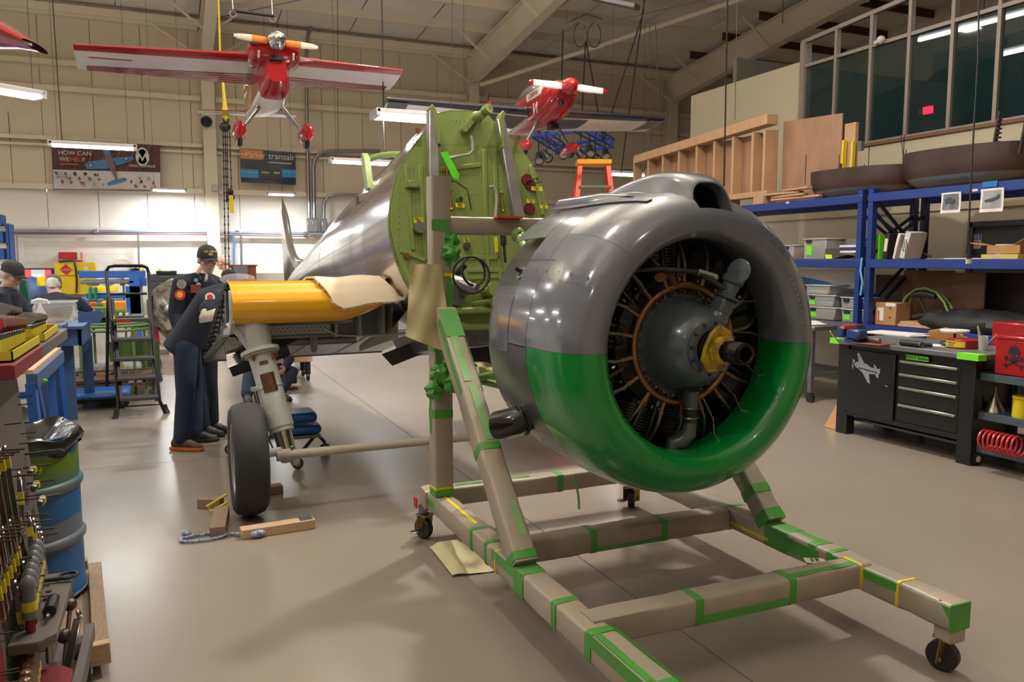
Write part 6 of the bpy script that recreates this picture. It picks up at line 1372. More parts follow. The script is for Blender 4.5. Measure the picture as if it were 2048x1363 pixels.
# --- orange step ladder ---
m_lad = mat('ladder_orange', c8(216, 66, 34), .4, var=.05); m_ladt = mat('ladder_top_yellow', c8(232, 150, 34), .4)
D = 10.6; tc = dep(1187, 326, D); t = T('step_ladder', 'tall orange red A frame step ladder with yellow top cap', 'ladder', (tc.x, tc.y, 0))
u = (dep(1220, 326, D)-dep(1153, 326, D)); hw = u.length/2*.9; u.normalize(); n_ = V((-u.y, u.x, 0)) ; n_.z = 0
t.part('top_cap', MB().beam(tc-u*(hw+.03), tc+u*(hw+.03), .30, .07), m_ladt, w=True, bevel=.012)
for s_ in (-1, 1):
 for k, f_ in ((-1, .30), (1, -.30)):
  t.part('rail', MB().beam(tc+u*s_*(hw-.02)+n_*k*.10, V((tc.x, tc.y, 0))+u*s_*(hw+.28)+n_*k*.75, .06, .03, n_), m_lad, w=True)
for i in range(8):
 f_ = (i+1)/9; t.part('step', MB().beam((tc-u*(hw-.02)-n_*.10).lerp(V((tc.x, tc.y, 0))-u*(hw+.28)-n_*.75, f_), (tc+u*(hw-.02)-n_*.10).lerp(V((tc.x, tc.y, 0))+u*(hw+.28)-n_*.75, f_), .08, .03), m_alum, w=True)
 if i % 2: t.part('brace', MB().beam((tc-u*(hw-.02)+n_*.10).lerp(V((tc.x, tc.y, 0))-u*(hw+.28)+n_*.75, f_), (tc+u*(hw-.02)+n_*.10).lerp(V((tc.x, tc.y, 0))+u*(hw+.28)+n_*.75, f_), .03, .03), m_alum, w=True)
# ======================= RIGHT SIDE: RACKS, WORKBENCH, CART =======================
m_rack = mat('rack_blue', c8(20, 50, 126), .4, var=.08)
m_rackd = mat('rack_dark_blue', c8(20, 34, 74), .45, var=.08)
m_ply = mat('plywood', c8(188, 150, 116), .65, bump=.06, scale=7, var=.16, stretch=(1, 5, 1), vscale=3)
m_plyd = mat('plywood_sheet', c8(160, 124, 100), .6, bump=.06, scale=5, var=.2, stretch=(1, 3, 1), vscale=2)
m_card = mat('cardboard', c8(168, 126, 86), .8, var=.1, bump=.05, scale=20)
m_bin = mat('clear_bin', c8(208, 210, 210), .2, alpha=.38, var=.03)
m_binlid = mat('bin_lid', c8(180, 180, 176), .4, var=.05)
m_clip = mat('bin_clip_black', c8(28, 28, 30), .4)
m_lime = mat('lime_label', c8(120, 220, 40), .6)
m_paper = mat('paper_white', c8(214, 210, 206), .6, var=.03)
XF, XK = 7.9, 8.8
def rack(lab, y0, y1, zs, nm='pallet_rack'):
 t = T(nm, lab, 'shelf rack', ((XF+XK)/2, (y0+y1)/2, 0))
 for y in (y0, y1):
  for x in (XF, XK):
   o = t.part('upright', MB().bx((x-.04, y-.035, 0), (x+.04, y+.035, 2.50)), m_rack if x == XF else m_rackd, w=True)
   mb = MB()
   for k in range(48):
    for s_ in (-1, 1):
     if x == XF: mb.bx((x-.0415, y+s_*.014-.004, .08+k*.05), (x-.0405, y+s_*.014+.004, .105+k*.05))
     mb.bx((x+s_*.014-.004, y-.0365, .08+k*.05), (x+s_*.014+.004, y-.0355, .105+k*.05))
   t.part('slot', mb, m_inside, o, w=True, kind='stuff')
  for k in range(3):
   z = .2+k*.75; t.part('brace', MB().beam((XF+.02, y, z if k % 2 else z+.7), (XK-.02, y, z+.7 if k % 2 else z), .03, .03), m_rackd, w=True)
  t.part('brace', MB().beam((XF+.02, y, 2.2), (XK-.02, y, 1.72), .03, .03), m_rackd, w=True); t.part('brace', MB().beam((XF+.02, y, 1.72), (XK-.02, y, 2.2), .03, .03), m_rackd, w=True)
 for z in zs:
  for x in (XF-.02, XK): t.part('shelf_beam', MB().bx((x-.025, y0+.03, z-.105), (x+.025, y1-.03, z)), m_rack, w=True, bevel=.006)
  t.part('deck', MB().bx((XF+.01, y0+.03, z-.03), (XK-.01, y1-.03, z-.012)), m_card if z > 2 else m_plyd, w=True)
 return t
ZT, ZM, ZL = 2.45, 1.655, .86
rk = rack('blue steel rack bay on the left, below the wooden crate frame', 10.3, 7.30, (ZT, ZM, ZL));
rk2 = rack('blue steel rack bay on the right, behind the black workbench', 7.14, 4.0, (ZT, ZM, ZL))
for (px, py, zz) in ((1575, 405, 0), (1950, 380, 0)):
 p = onx(px, py, XF-.05); solo('shelf_label', 'tiny white label strip on the top blue beam, %s' % ('left bay' if px < 1700 else 'right bay'), 'label', MB().box(p, (.002, .06, .022)), m_paper)
# crate wall panel with studs on top of the left bay
t = T('stud_panel', 'wooden stud framed plywood panel standing on the blue rack', 'wooden panel', (8.0, 10.8, ZT))
def zt_(y): return 3.53+(12.55-y)/(12.55-9.05)*.17
t.part('plywood_back', MB().bx((8.10, 9.06, 2.62), (8.12, 12.5, 3.5)), m_plyd, w=True)
t.part('top_plate', MB().beam((8.0, 12.55, zt_(12.55)-.06), (8.0, 9.05, zt_(9.05)-.06), .20, .14), m_ply, w=True, bevel=.004)
t.part('bottom_plate', MB().bx((7.93, 9.05, 2.56), (8.10, 12.55, 2.64)), m_ply, w=True, bevel=.004)
for px in (1268, 1296, 1325, 1357, 1392, 1427, 1464, 1503, 1526):
 y = onx(px, 340, 7.95).y; t.part('stud', MB().bx((7.93, y-.05, 2.64), (8.10, y, 3.5)), m_ply, w=True, bevel=.004)
for y in (9.2, 10.0, 11.2, 12.3): t.part('foot_block', MB().bx((7.9, y-.12, ZT), (8.15, y+.1, 2.56)), m_ply, w=True, bevel=.004)
t = T('plywood_sheet', 'plain plywood sheet leaning upright right of the stud panel', 'plywood', (8.3, 8.5, ZT))
mb = MB().prism([(9.05, 2.46), (7.97, 2.46), (7.97, 3.56), (9.05, 3.62)], (8.2, 0, 0), Y3, Z3, (.02, 0, 0)); t.part('sheet', mb, m_plyd, w=True)
t = T('timber', 'upright pine board behind the plywood sheet', 'timber', (8.3, 7.9, ZT)); t.part('board', MB().bx((8.24, 7.78, 2.46), (8.30, 7.96, 3.42)), m_ply, w=True, bevel=.003)
t = T('spirit_level', 'yellow spirit level leaning beside the plywood sheet', 'level', (8.2, 7.85, ZT)); t.part('beam', MB().beam((8.16, 7.90, 2.46), (8.19, 7.90, 3.20), .03, .06), m_yt, w=True); t.part('vial', MB().beam((8.14, 7.9, 2.8), (8.15, 7.9, 2.9), .02, .04), m_black, w=True)
t = T('spirit_level', 'second yellow level with rounded end behind the first', 'level', (8.2, 7.75, ZT)); t.part('beam', MB().beam((8.20, 7.78, 2.46), (8.22, 7.78, 3.17), .03, .05), m_yt, w=True); t.part('hook_block', MB().box((8.22, 7.66, 3.1), (.05, .06, .12)), m_gw, w=True)
for i, (y, z, l, r_) in enumerate(((8.6, 2.50, .7, .05), (8.65, 2.54, .65, -.05), (8.75, 2.58, .6, .1), (8.5, 2.62, .55, -.12), (8.2, 2.50, .3, .0))):
 t = T('timber_offcut', ['lowest timber offcut in the small stack on the rack', 'second timber offcut up in the small stack on the rack', 'third timber offcut up in the small stack on the rack', 'topmost slanting timber offcut in the small stack', 'white tipped timber offcut at the right of the small stack'][i], 'timber', (7.98, y, z-.02))
 t.part('board', MB().bx((-.05, -l/2, 0), (.05, l/2, .03)), m_ply, bevel=.003, ); t.o.rotation_euler = (.0, 0, r_)
# cowling halves (open tubs)
m_tub = mat('weathered_tub', c8(74, 56, 54), .45, metal=.2, var=.3, vscale=3, col2=c8(56, 40, 38), bump=.02)
m_tubg = mat('tub_grey_patch', c8(104, 114, 124), .4, metal=.2, var=.2, vscale=4); m_tubw = mat('tub_white_patch', c8(170, 164, 150), .5, var=.2)
def tub(lab, y0, y1, x0, x1, z0, zr0, zr1, patches):
 t = T('cowling_half', lab, 'cowling', ((x0+x1)/2, (y0+y1)/2, z0)); cy_, cx_ = (y0+y1)/2, (x0+x1)/2
 def P(a, b):   # a around 0..1, b 0 rim .. 1 bottom
  A = 2*pi*a; k = (1-b**4)**.5 if b < 1 else 0
  rim = zr0+(zr1-zr0)*(sin(A)*.5+.5)
  X = cx_ + (x1-x0)/2*(abs(cos(A))**.8)*(1 if cos(A) > 0 else -1)*(.5+.5*k); Y = cy_ + (y1-y0)/2*(abs(sin(A))**.8)*(1 if sin(A) > 0 else -1)*(.5+.5*k)
  return V((X, Y, rim+(z0-rim)*min(1, b)))
 segs_ = [0]+sorted(set([q for p in patches for q in p[:2]]))+[1]
 for i in range(len(segs_)-1):
  a0, a1 = segs_[i], segs_[i+1]; mt = m_tub
  for p in patches:
   if abs(a0-p[0]) < 1e-6 and abs(a1-p[1]) < 1e-6: mt = p[2]
  if a1-a0 > .001: t.part('shell', MB().grid(lambda u, v: P(a0+(a1-a0)*u, v*.72), max(3, int((a1-a0)*40)), 8), mt, w=True, solid=.008, ang=60); t.part('lower_shell', MB().grid(lambda u, v: P(a0+(a1-a0)*u, .72+v*.28), max(3, int((a1-a0)*40)), 4), m_tubg, w=True, solid=.008, ang=60)
 return t
ya0, ya1 = onx(1600, 380, 7.95).y, onx(1800, 360, 7.95).y
t = tub('shallow brown tub shaped cowling half on the rack top, left one with thin rods', ya1, ya0, 7.86, 8.75, ZT+.005, 2.78, 2.82, [(.78, .86, m_tubg)])
for px, h_ in ((1611, .28), (1677, .22), (1736, .30), (1728, .08)):
 p = onx(px, 350, 8.0 if px < 1700 else 8.2); t.part('thin_rod', MB().cyl((p.x, p.y, 2.66), (p.x, p.y, 2.78+h_), .005, n=5), m_shaft, w=True)
yb0, yb1 = onx(1781, 350, 7.95).y, onx(2040, 330, 7.95).y
t = tub('larger brown and grey tub shaped cowling half on the rack with two toothed arms', yb1, yb0, 7.84, 8.78, ZT+.01, 2.86, 2.88, [(.70, .78, m_tubg), (.64, .70, m_tub), (.78, .82, m_tubw), (.82, .90, m_tubg)])
for px in (1806, 1810, 1803):
 p = onx(px, 330, 8.1); t.part('thin_rod', MB().cyl((p.x, p.y, 2.7), (p.x, p.y+.02*(px-1806), 3.13 if px != 1803 else 2.95), .005, n=5), m_shaft, w=True)
for (px, top) in ((1985, 3.18), (2040, 3.14)):
 p = onx(px, 310, 8.0); mb = MB().beam((p.x, p.y, 2.72), (p.x, p.y-.06, top), .05, .02)
 for k in range(9): mb.box((p.x, p.y-.03+.0*k-.03, 2.78+k*.045), (.055, .02, .015))
 t.part('toothed_arm', mb, mat('arm_dark', c8(60, 54, 54), .5, metal=.5), w=True)
# pictures taped to the top beam
for i, (px, py, w_, h_, lab) in enumerate(((1901, 405, .235, .22, 'creased grey photo print taped below the top blue beam'), (1983, 400, .25, .24, 'photo print of an airplane in flight in a plastic sleeve on the top beam'))):
 p = onx(px, py, XF-.075); t = T('photo_print', lab, 'picture', (p.x, p.y, p.z-h_/2), group=None)
 t.part('sleeve', MB().grid(lambda u, v: V((.008*sin(u*6+v*3), (u-.5)*w_, v*h_)), 8, 8), m_paper, solid=.002)
 t.part('picture_field', MB().grid(lambda u, v: V((.008*sin((.1+.8*u)*6+(.16+.76*v)*3)-.004, (.1+.8*u-.5)*w_, (.16+.76*v)*h_)), 8, 8), mat('print_photo_grey', c8(120, 124, 132), .3, var=.45, vscale=18) if i == 0 else mat('print_photo_sky', c8(150, 152, 156), .3, var=.1), solid=.001)
 mb = MB()
 if i: mb.prism([(-.07, -.01), (.05, .02), (.085, .05), (.09, .02), (.07, .0), (.0, -.03), (-.06, -.03)], (-.014, 0, h_*.55), (0, -1, 0), Z3, (.003, 0, 0)); mb.prism([(-.04, -.015), (.02, -.03), (.0, .0)], (-.016, 0, h_*.55), (0, -1, 0), Z3, (.003, 0, 0))
 else: mb.prism([(-.07, .02), (.0, .04), (.06, .0), (.03, -.04), (-.05, -.03)], (-.014, 0, h_*.6), (0, -1, 0), Z3, (.003, 0, 0))
 t.part('airplane_picture', mb, mat('print_photo_dark', c8(66, 72, 82), .4, var=.3, vscale=30))
t_ = None
solo('blue_tape_strip', 'blue tape strip holding the airplane photo print', 'tape', MB().box(onx(1980, 368, XF-.055), (.004, .16, .06)), mat('bright_blue_tape', c8(20, 104, 180), .5))
# ---- bins ----
def bin_(lab, px, py, w_, h_, d_, z, clip=True, lidc=m_binlid, label=None, fill=None, x=None, group=None):
 """px,py: pixel of the front face bottom centre"""
 X = x or XF+.04; p = onx(px, py, X); t = T('storage_bin', lab, 'bin', (X+d_/2, p.y, z), group=group)
 w2, d2 = w_/2, d_/2
 t.part('tub', MB().prism([(-w2*.92, 0), (w2*.92, 0), (w2, h_), (-w2, h_)], (-d2, 0, 0), Y3, Z3, (d_, 0, 0)), m_bin, bevel=.01)
 t.part('lid', MB().bx((-d2-.01, -w2-.01, h_), (d2+.01, w2+.01, h_+.018)), lidc, bevel=.006)
 if fill: t.part('contents', MB().bx((-d2+.015, -w2*.85, .01), (d2-.02, w2*.85, h_*.55)), fill, bevel=.02)
 if clip: t.part('clip', MB().box((-d2-.012, w2*(.45 if clip == 1 else 0), h_-.02), (.025, .09, .045)), m_clip, bevel=.006)
 if label: t.part('label_card', MB().box((-d2-.004, w2*(.45 if clip == 1 else 0)+.0, h_*.45), (.003, .10, h_*.5)), m_lime)
 return t
bin_('small clear bin with black clip on the middle shelf beside the cowl edge', 1573, 518, .26, .18, .3, ZM, fill=m_card, clip=2)
bin_('tall clear bin with lime label and black clip on the middle shelf', 1628, 518, .40, .26, .35, ZM, label=1, fill=m_shaft)
t = T('folder_stack', 'blue and white folders stacked on the middle shelf', 'folder', (8.1, onx(1695, 505, 7.95).y, ZM)); yy = .0
for k, (z0, z1, mt, w_) in enumerate(((.08, .11, m_paper, .32), (.11, .15, mat('folder_blue', c8(24, 48, 96), .5), .34), (.15, .18, m_paper, .34))): t.part('folder', MB().bx((-.12, -w_/2, z0), (.15, w_/2, z1)), mt, bevel=.006)
t.part('rolled_sheet', MB().grid(lambda u, v: V((-.15+.3*v, -.24+.48*u, .01+.05*sin(pi*u))), 12, 2), mat('tan_sheet', c8(120, 112, 92), .6), solid=.004)
t = T('grey_document_box', 'grey document box standing beside the rack upright', 'box', (8.4, onx(1705, 500, 8.3).y, ZM)); t.part('box_body', MB().bx((-.12, -.2, 0), (.12, .2, .27)), mat('grey_box', c8(120, 122, 126), .6), bevel=.004); t.part('box_side', MB().bx((-.16, .17, .0), (-.12, .26, .25)), m_paper)
solo('yellow_flag_tag', 'bright yellow tag sticking out beside the tall bin', 'tag', MB().prism([(0, 0), (.1, .0), (.09, .05), (-.02, .055)], onx(1652, 517, XF-.02), (0, -1, 0), Z3, (.004, 0, 0)), mat('neon_yellow', c8(214, 230, 30), .5))
# binders in the right bay
def binder(lab, px, w_, h_, tilt, mt, x=8.0, d=.28):
 p = onx(px, 516, x-.02); t = T('ring_binder', lab, 'binder', (x+d/2, p.y, ZM)); Rx = M.Rotation(tilt, 3, 'X')
 dz = abs(sin(tilt))*w_/2
 t.part('cover', MB().box(Rx@V((0, 0, h_/2))+V((0, 0, dz)), (d, w_, h_), mt=Rx), mt, bevel=.006); t.part('spine_label', MB().box(Rx@V((-d/2-.002, 0, h_*.55))+V((0, 0, dz)), (.003, w_*.7, h_*.5), mt=Rx), m_paper)
 return t
solo('lime_box', 'lime green topped narrow box against the blue upright', 'box', MB().bx((8.0, onx(1753, 500, 8).y-.04, ZM), (8.2, onx(1753, 500, 8).y+.02, ZM+.30)), m_lime)
binder('dark brown binder leaning behind the white ones', 1766, .06, .31, .10, mat('binder_brown', c8(46, 32, 32), .5))
b_ = binder('first white binder leaning left on the middle shelf', 1784, .035, .31, .22, m_paper)
b_ = binder('thick white binder leaning left with typed spine', 1800, .075, .32, .26, mat('binder_white', c8(190, 192, 198), .5), x=7.98)
b_.text('AIRFRAME\nMAINTENANCE\nMANUAL', .03, m_black, (-.148, -.045, .17), (0, -.26, -.97), (0, .97, -.26))
solo('curved_strap', 'curved brown strip lying behind the white binders', 'strip', MB().tube([onx(x, y, 8.3) for x, y in ((1812, 497), (1830, 500), (1850, 508), (1862, 512))], .014, 6), m_tub)
for i, (px, w_, h_, mt, x, lab) in enumerate(((1925, .46, .012, m_paper, 8.0, 'loose white papers on the middle shelf'), (1873, .3, .01, m_plyd, 8.1, 'thin tan sheet lying near the rear uprights'), (2005, .36, .09, m_card, 8.0, 'open cardboard box with folded flaps on the middle shelf'), (2025, .4, .16, m_paper, 8.25, 'taller pale box behind the open cardboard box'), (1998, .40, .05, mat('pale_box', c8(176, 164, 140), .6, col2=c8(196, 180, 70), vscale=8), 7.95, 'long pale box with yellow smudges at the shelf edge'))):
 p = onx(px, 514, x); t = T('shelf_box', lab, 'box' if h_ > .02 else 'paper', (x+.12, p.y, ZM+ (.0 if i != 2 else .055)+(0 if i != 3 else .0))); t.part('box_body', MB().bx((-.12, -w_/2, 0), (.12, w_/2, h_)), mt, bevel=.003)
 if i == 2: t.part('flap', MB().beam((-.12, -w_/2, h_), (-.12, -w_/2-.10, h_+.06), .2, .004), m_card); t.part('flap', MB().beam((-.12, w_/2, h_), (-.12, w_/2+.14, h_+.03), .2, .004), m_card)
# low shelf, left bay
t = T('poster_board', 'large white and blue poster board behind the clear bins', 'poster', (8.5, 7.9, ZL)); c = [(1540, 528), (1717, 531), (1717, 602), (1540, 605)]
pA = onx(1720, 532, 8.45); pB = onx(1560, 532, 8.45)
t.part('board', MB().bx((8.45, pA.y, ZL), (8.47, pB.y+.4, 1.52)), m_paper, w=True)
t.part('blue_print', MB().prism([(pB.y+.3, 1.30), (pB.y-.2, 1.44), (pA.y+.55, 1.34), (pA.y+.25, 1.26), (pA.y+.15, .9), (pB.y+.3, .9)], (8.446, 0, 0), Y3, Z3, (.002, 0, 0)), mat('poster_blue', c8(48, 120, 184), .5), w=True)
t.part('pale_print', MB().prism([(pB.y+.3, 1.10), (pB.y-.1, 1.16), (pA.y+.45, 1.06), (pA.y+.3, .9), (pB.y+.3, .9)], (8.443, 0, 0), Y3, Z3, (.002, 0, 0)), mat('poster_beige', c8(140, 132, 112), .6), w=True)
t.part('board_edge', MB().bx((8.44, pA.y-.02, ZL), (8.48, pA.y, 1.52)), m_ply, w=True)
bin_('bottom clear bin with lime label in the left stack', 1640, 634, .52, .15, .4, ZL, label=1, fill=m_shaft)
bin_('middle clear bin with lime label in the left stack', 1638, 605, .52, .14, .4, ZL+.17, label=1, lidc=m_bin if 0 else m_binlid, fill=m_gw)
bin_('uppermost open clear bin with small parts in the left stack', 1635, 582, .42, .11, .35, ZL+.33, clip=0, fill=m_card)
bin_('grey lidded bin at the far left of the left stack', 1575, 600, .30, .12, .35, ZL+.33, clip=0, fill=m_gw, x=8.2);
bin_('lower clear bin with lime label beside the blue upright', 1704, 642, .36, .15, .35, ZL, label=1, fill=m_shaft)
bin_('upper clear bin with black clip beside the blue upright', 1703, 615, .36, .13, .35, ZL+.17, fill=m_gw)
solo('black_tray', 'flat black tray lying on the upper clear bin by the upright', 'tray', MB().bx((7.95, onx(1703, 600, 8).y-.2, ZL+.322), (8.28, onx(1703, 600, 8).y+.2, ZL+.36)), m_black)
solo('teal_ribbon', 'light blue ribbon hanging on the rack upright', 'ribbon', MB().tube([onx(x, y, XF-.07) for x, y in ((1724, 515), (1721, 540), (1725, 565), (1721, 590))], .014, 6), mat('ribbon_blue', c8(90, 170, 210), .6))
# low shelf, right bay
p = onx(1770, 645, 7.98); t = T('cardboard_carton', 'small cardboard carton with white and orange label by the upright', 'box', (8.1, p.y, ZL)); t.part('carton', MB().bx((-.12, -.15, 0), (.12, .15, .27)), m_card, bevel=.004)
t.part('label_card', MB().box((-.122, .07, .13), (.003, .09, .16)), m_paper); t.part('orange_print', MB().box((-.125, .095, .11), (.003, .02, .12)), mat('print_orange_red', c8(200, 84, 40), .6)); t.part('tape_label', MB().box((-.122, -.07, .25), (.003, .14, .04)), m_paper)
t.part('arrow_print', MB().prism([(-.02, 0), (.02, 0), (0, .02)], (-.124, -.07, .20), Y3, Z3, (.002, 0, 0)).prism([(-.02, 0), (.02, 0), (0, -.02)], (-.124, -.07, .10), Y3, Z3, (.002, 0, 0)), m_black)
m_wood2 = mat('dark_plywood', c8(112, 80, 56), .7, var=.2, vscale=3, stretch=(1, 1, 4))
for i, (xa, xb, x, top, mt, lab) in enumerate(((1805, 1905, 8.5, 1.52, m_wood2, 'brown plywood sheet standing behind the green hoop'), (1902, 1968, 8.35, 1.50, m_wood2, 'second brown plywood board right of the green hoop'), (1966, 2060, 8.6, 1.5, mat('very_dark_board', c8(48, 32, 26), .8), 'very dark board at the right of the low shelf'), (1750, 1808, 8.65, 1.45, mat('dull_brown_board', c8(90, 70, 56), .8), 'dull board standing behind the cardboard carton'))):  # plain board colours, from mid brown to very dark brown
 a, b = onx(xa, 600, x), onx(xb, 600, x); solo('plywood_board', lab, 'plywood', MB().bx((x, b.y, ZL), (x+.02, a.y, top)), mt)
solo('flat_boards', 'thin pale boards stacked flat under the green hoop', 'timber', MB().bx((8.0, onx(1895, 650, 8).y, ZL), (8.5, onx(1795, 650, 8).y, ZL+.03)).bx((8.02, onx(1890, 650, 8).y, ZL+.032), (8.5, onx(1797, 650, 8).y, ZL+.06)), m_ply)
t = T('green_hoop', 'green metal hoop frame with black bracket standing on the low shelf', 'hoop', (8.15, onx(1845, 650, 8.1).y, ZL+.06))
pts = [onx(x, y, 8.12) for x, y in ((1792, 642), (1800, 615), (1813, 592), (1832, 578), (1852, 576), (1872, 584), (1888, 604), (1900, 632))]
t.part('hoop', MB().tube(pts, .014, 8), m_grd, w=True); t.part('hoop', MB().tube([q+V((.10, 0, -.02)) for q in pts], .014, 8), m_grd, w=True)
t.part('bracket', MB().loft([(onx(1822, 590, 8.15), .03), (onx(1845, 587, 8.15), .045), (onx(1872, 592, 8.15), .03)], 8).beam(onx(1838, 595, 8.15), onx(1860, 640, 8.15), .02, .02).beam(onx(1875, 620, 8.15), onx(1885, 645, 8.15), .02, .02), m_black, w=True)
t.part('bracket_arm', MB().beam(onx(1825, 632, 8.1), onx(1885, 622, 8.1), .02, .04), m_black, w=True)
t = T('black_tarp', 'crumpled black tarp piled on the low shelf', 'tarp', (8.2, onx(1960, 650, 8.1).y, ZL)); mb = MB().ball((0, 0, .07), (.30, .85, .17), 28, 12)
for v in mb.v: v += V([.02*sin(v.y*23+v.z*31), .02*sin(v.x*27), .02*sin(v.y*17+v.x*9)])
for v in mb.v: v.z = max(0, v.z)
t.part('folds', mb, mat('black_fabric', c8(26, 27, 30), .6, bump=.4, scale=14))
# ---- black workbench ----
BX, BY0, BY1 = 5.86, 4.22, 5.62
m_wb = mat('bench_black', c8(24, 24, 25), .35, var=.15); m_wbt = mat('bench_top_grey', c8(96, 100, 104), .4, var=.12, vscale=5, bump=.03); m_hand = mat('drawer_pull', c8(168, 164, 156), .35, metal=.7)
t = T('workbench', 'black steel workbench with grey top, four drawers and white airplane decal', 'workbench', (BX+.33, (BY0+BY1)/2, 0))
t.part('worktop', MB().bx((BX-.05, BY0-.05, .86), (BX+.72, BY1+.06, .905)), m_wbt, w=True, bevel=.006)
t.part('cabinet_body', MB().bx((BX+.012, BY0+.06, .19), (BX+.64, BY1-.03, .86)), m_wb, w=True)
for y0, y1 in ((BY0, BY0+.13), (BY1-.13, BY1)): t.part('leg', MB().bx((BX-.005, y0, 0), (BX+.10, y1, .86)), m_wb, w=True, bevel=.004); t.part('leg', MB().bx((BX+.5, y0, 0), (BX+.64, y1, .2)), m_wb, w=True)
t.part('lower_shelf', MB().bx((BX+.12, BY0+.05, .12), (BX+.6, BY1-.05, .14)), m_wbt, w=True)
dr = t.part('door', MB().bx((BX-.012, BY1-.13-.52, .22), (BX+.006, BY1-.10, .82)), m_wb, w=True, bevel=.004)
t.part('door_latch', MB().cyl((BX-.03, BY1-.60, .53), (BX-.01, BY1-.56, .53), .008, n=8), m_hand, dr, w=True)
yd1, yd0 = BY1-.70, BY0+.13
for (z0, z1) in ((.67, .78), (.555, .665), (.40, .55), (.24, .395)):
 d = t.part('drawer', MB().bx((BX-.008, yd0, z0), (BX+.01, yd1, z1)), m_wb, w=True, bevel=.003); t.part('drawer_pull', MB().bx((BX-.035, yd0+.01, z1-.022), (BX-.006, yd1-.01, z1)), m_hand, d, w=True, bevel=.004)
t.part('kick_rail', MB().bx((BX-.004, BY0+.13, .19), (BX+.012, BY1-.13, .235)), m_wb, w=True)
t.part('green_tape_label', MB().bx((BX-.012, BY1-.98, .795), (BX-.008, BY1-.76, .835)), m_lime, w=True, label='lime tape label'); t.text("KEN'S Station", .038, m_black, (BX-.014, BY1-.87, .815), (0, -1, 0), (0, 0, 1), w=True)
t.part('corner_tape', MB().bx((BX-.055, BY0-.055, .858), (BX+.04, BY0+.13, .907)), m_lime, w=True, label='lime taped corner'); t.part('corner_tape', MB().bx((BX-.055, BY1-.04, .858), (BX+.03, BY1+.064, .908)), m_lime, w=True, label='lime taped corner')
# decal: single engined airplane seen from above, nose to the left (towards +Y)
dec = [(0, 0), (.03, .018), (.055, .02), (.035, .10), (.055, .105), (.12, .015), (.155, .01), (.18, -.01), (.235, -.02), (.225, .015), (.245, .012), (.265, -.02), (.30, -.015), (.298, -.05), (.28, -.075), (.285, -.10), (.265, -.10), (.25, -.07), (.19, -.075), (.175, -.08), (.195, -.165), (.17, -.16), (.105, -.075), (.06, -.045), (.02, -.03)]
def dq(p): return (p[0]*1.0, p[1]*1.0)
yD = BY1-.20
t.part('airplane_decal', MB().prism([dq(p) for p in dec], (BX-.013, yD, .69), (0, -1, 0), Z3, (-.003, 0, 0)), mat('decal_white', c8(168, 170, 182), .5), w=True, label='white airplane silhouette decal')
t.part('propeller_decal', MB().prism([(-.006, -.045), (.004, -.045), (.006, .045), (-.004, .045)], (BX-.013, yD+.01, .685), (0, -1, 0), Z3, (-.003, 0, 0)).prism([(-.02, -.02), (-.014, -.024), (.018, .035), (.010, .04)], (BX-.013, yD+.005, .685), (0, -1, 0), Z3, (-.003, 0, 0)), MATS['decal_white'], w=True)
t.text("KEN'S WORKSTATION", .021, m_black, (BX-.018, yD-.165, .645), (0, -1, -.1), (0, -.1, 1), w=True)
ZW = .905
def ontop(px, py): return onz(px, py, ZW)
# bench top things
t = T('bench_vise', 'blue bench vise with orange jaw on the left of the workbench', 'vise', ontop(1680, 685)+V((.15, .0, 0)))
m_vb = mat('vise_blue', c8(32, 60, 110), .4, var=.1)
t.part('vise_base', MB().cyl((0, 0, 0), (0, 0, .03), .07, n=16), m_vb); t.part('vise_body', MB().bx((-.06, -.12, .03), (.06, .03, .12)), m_vb, bevel=.015); t.part('front_jaw', MB().bx((-.07, .05, .04), (.07, .13, .14)), m_vb, bevel=.015)
t.part('slide_bar', MB().bx((-.03, -.02, .04), (.03, .16, .09)), m_vb); t.part('orange_jaw', MB().bx((-.072, .03, .12), (.072, .06, .15)), mat('jaw_orange', c8(220, 80, 40), .5)); t.part('handle_bar', MB().cyl((-.10, .17, .09), (.02, .17, -.03), .007, n=8), m_chrome)
def papers(lab, px, py, w_, d_, rz, h_, mt=m_paper, nm='paper_stack', cat='paper'): t = T(nm, lab, cat, ontop(px, py), rz=rz); t.part('sheets', MB().bx((-d_/2, -w_/2, 0), (d_/2, w_/2, h_)), mt, bevel=.002); return t
papers('open white ring binder papers lying at the back of the workbench', 1790, 668, .50, .30, .15, .018)
t = papers('red brown clipboard on the workbench', 1740, 686, .36, .22, .1, .006, mat('clipboard_red', c8(130, 66, 56), .5), 'clipboard', 'clipboard'); t.part('metal_tube', MB().cyl((0, -.10, .03), (.03, .12, .03), .022, n=12), m_alum)
papers('flat white papers right of the clipboard', 1815, 670, .35, .25, -.2, .010); papers('scattered white paper near the black tool', 1868, 690, .22, .18, .4, .003); papers('loose white sheet beside the yellow tin', 1900, 672, .25, .2, -.3, .003)
t = T('black_heat_gun', 'black cylindrical hand tool lying on the workbench', 'tool', ontop(1822, 693)); t.part('barrel', MB().cyl((0, .10, .028), (0, -.10, .028), .027, n=14), m_clip); t.part('grip', MB().loft([((0, -.02, .03), .018), ((.06, -.08, .022), .018), ((.10, -.13, .02), .016)], 10), m_clip); t.part('nose_ring', MB().torus((0, -.10, .028), .022, .006, (0, 1, 0), 16, 6), m_gw)
t = T('black_hand_tool', 'smaller black hand tool left of the yellow tin', 'tool', ontop(1893, 692)); t.part('tool_body', MB().ball((0, 0, .025), (.05, .06, .025), 12, 8), m_clip)
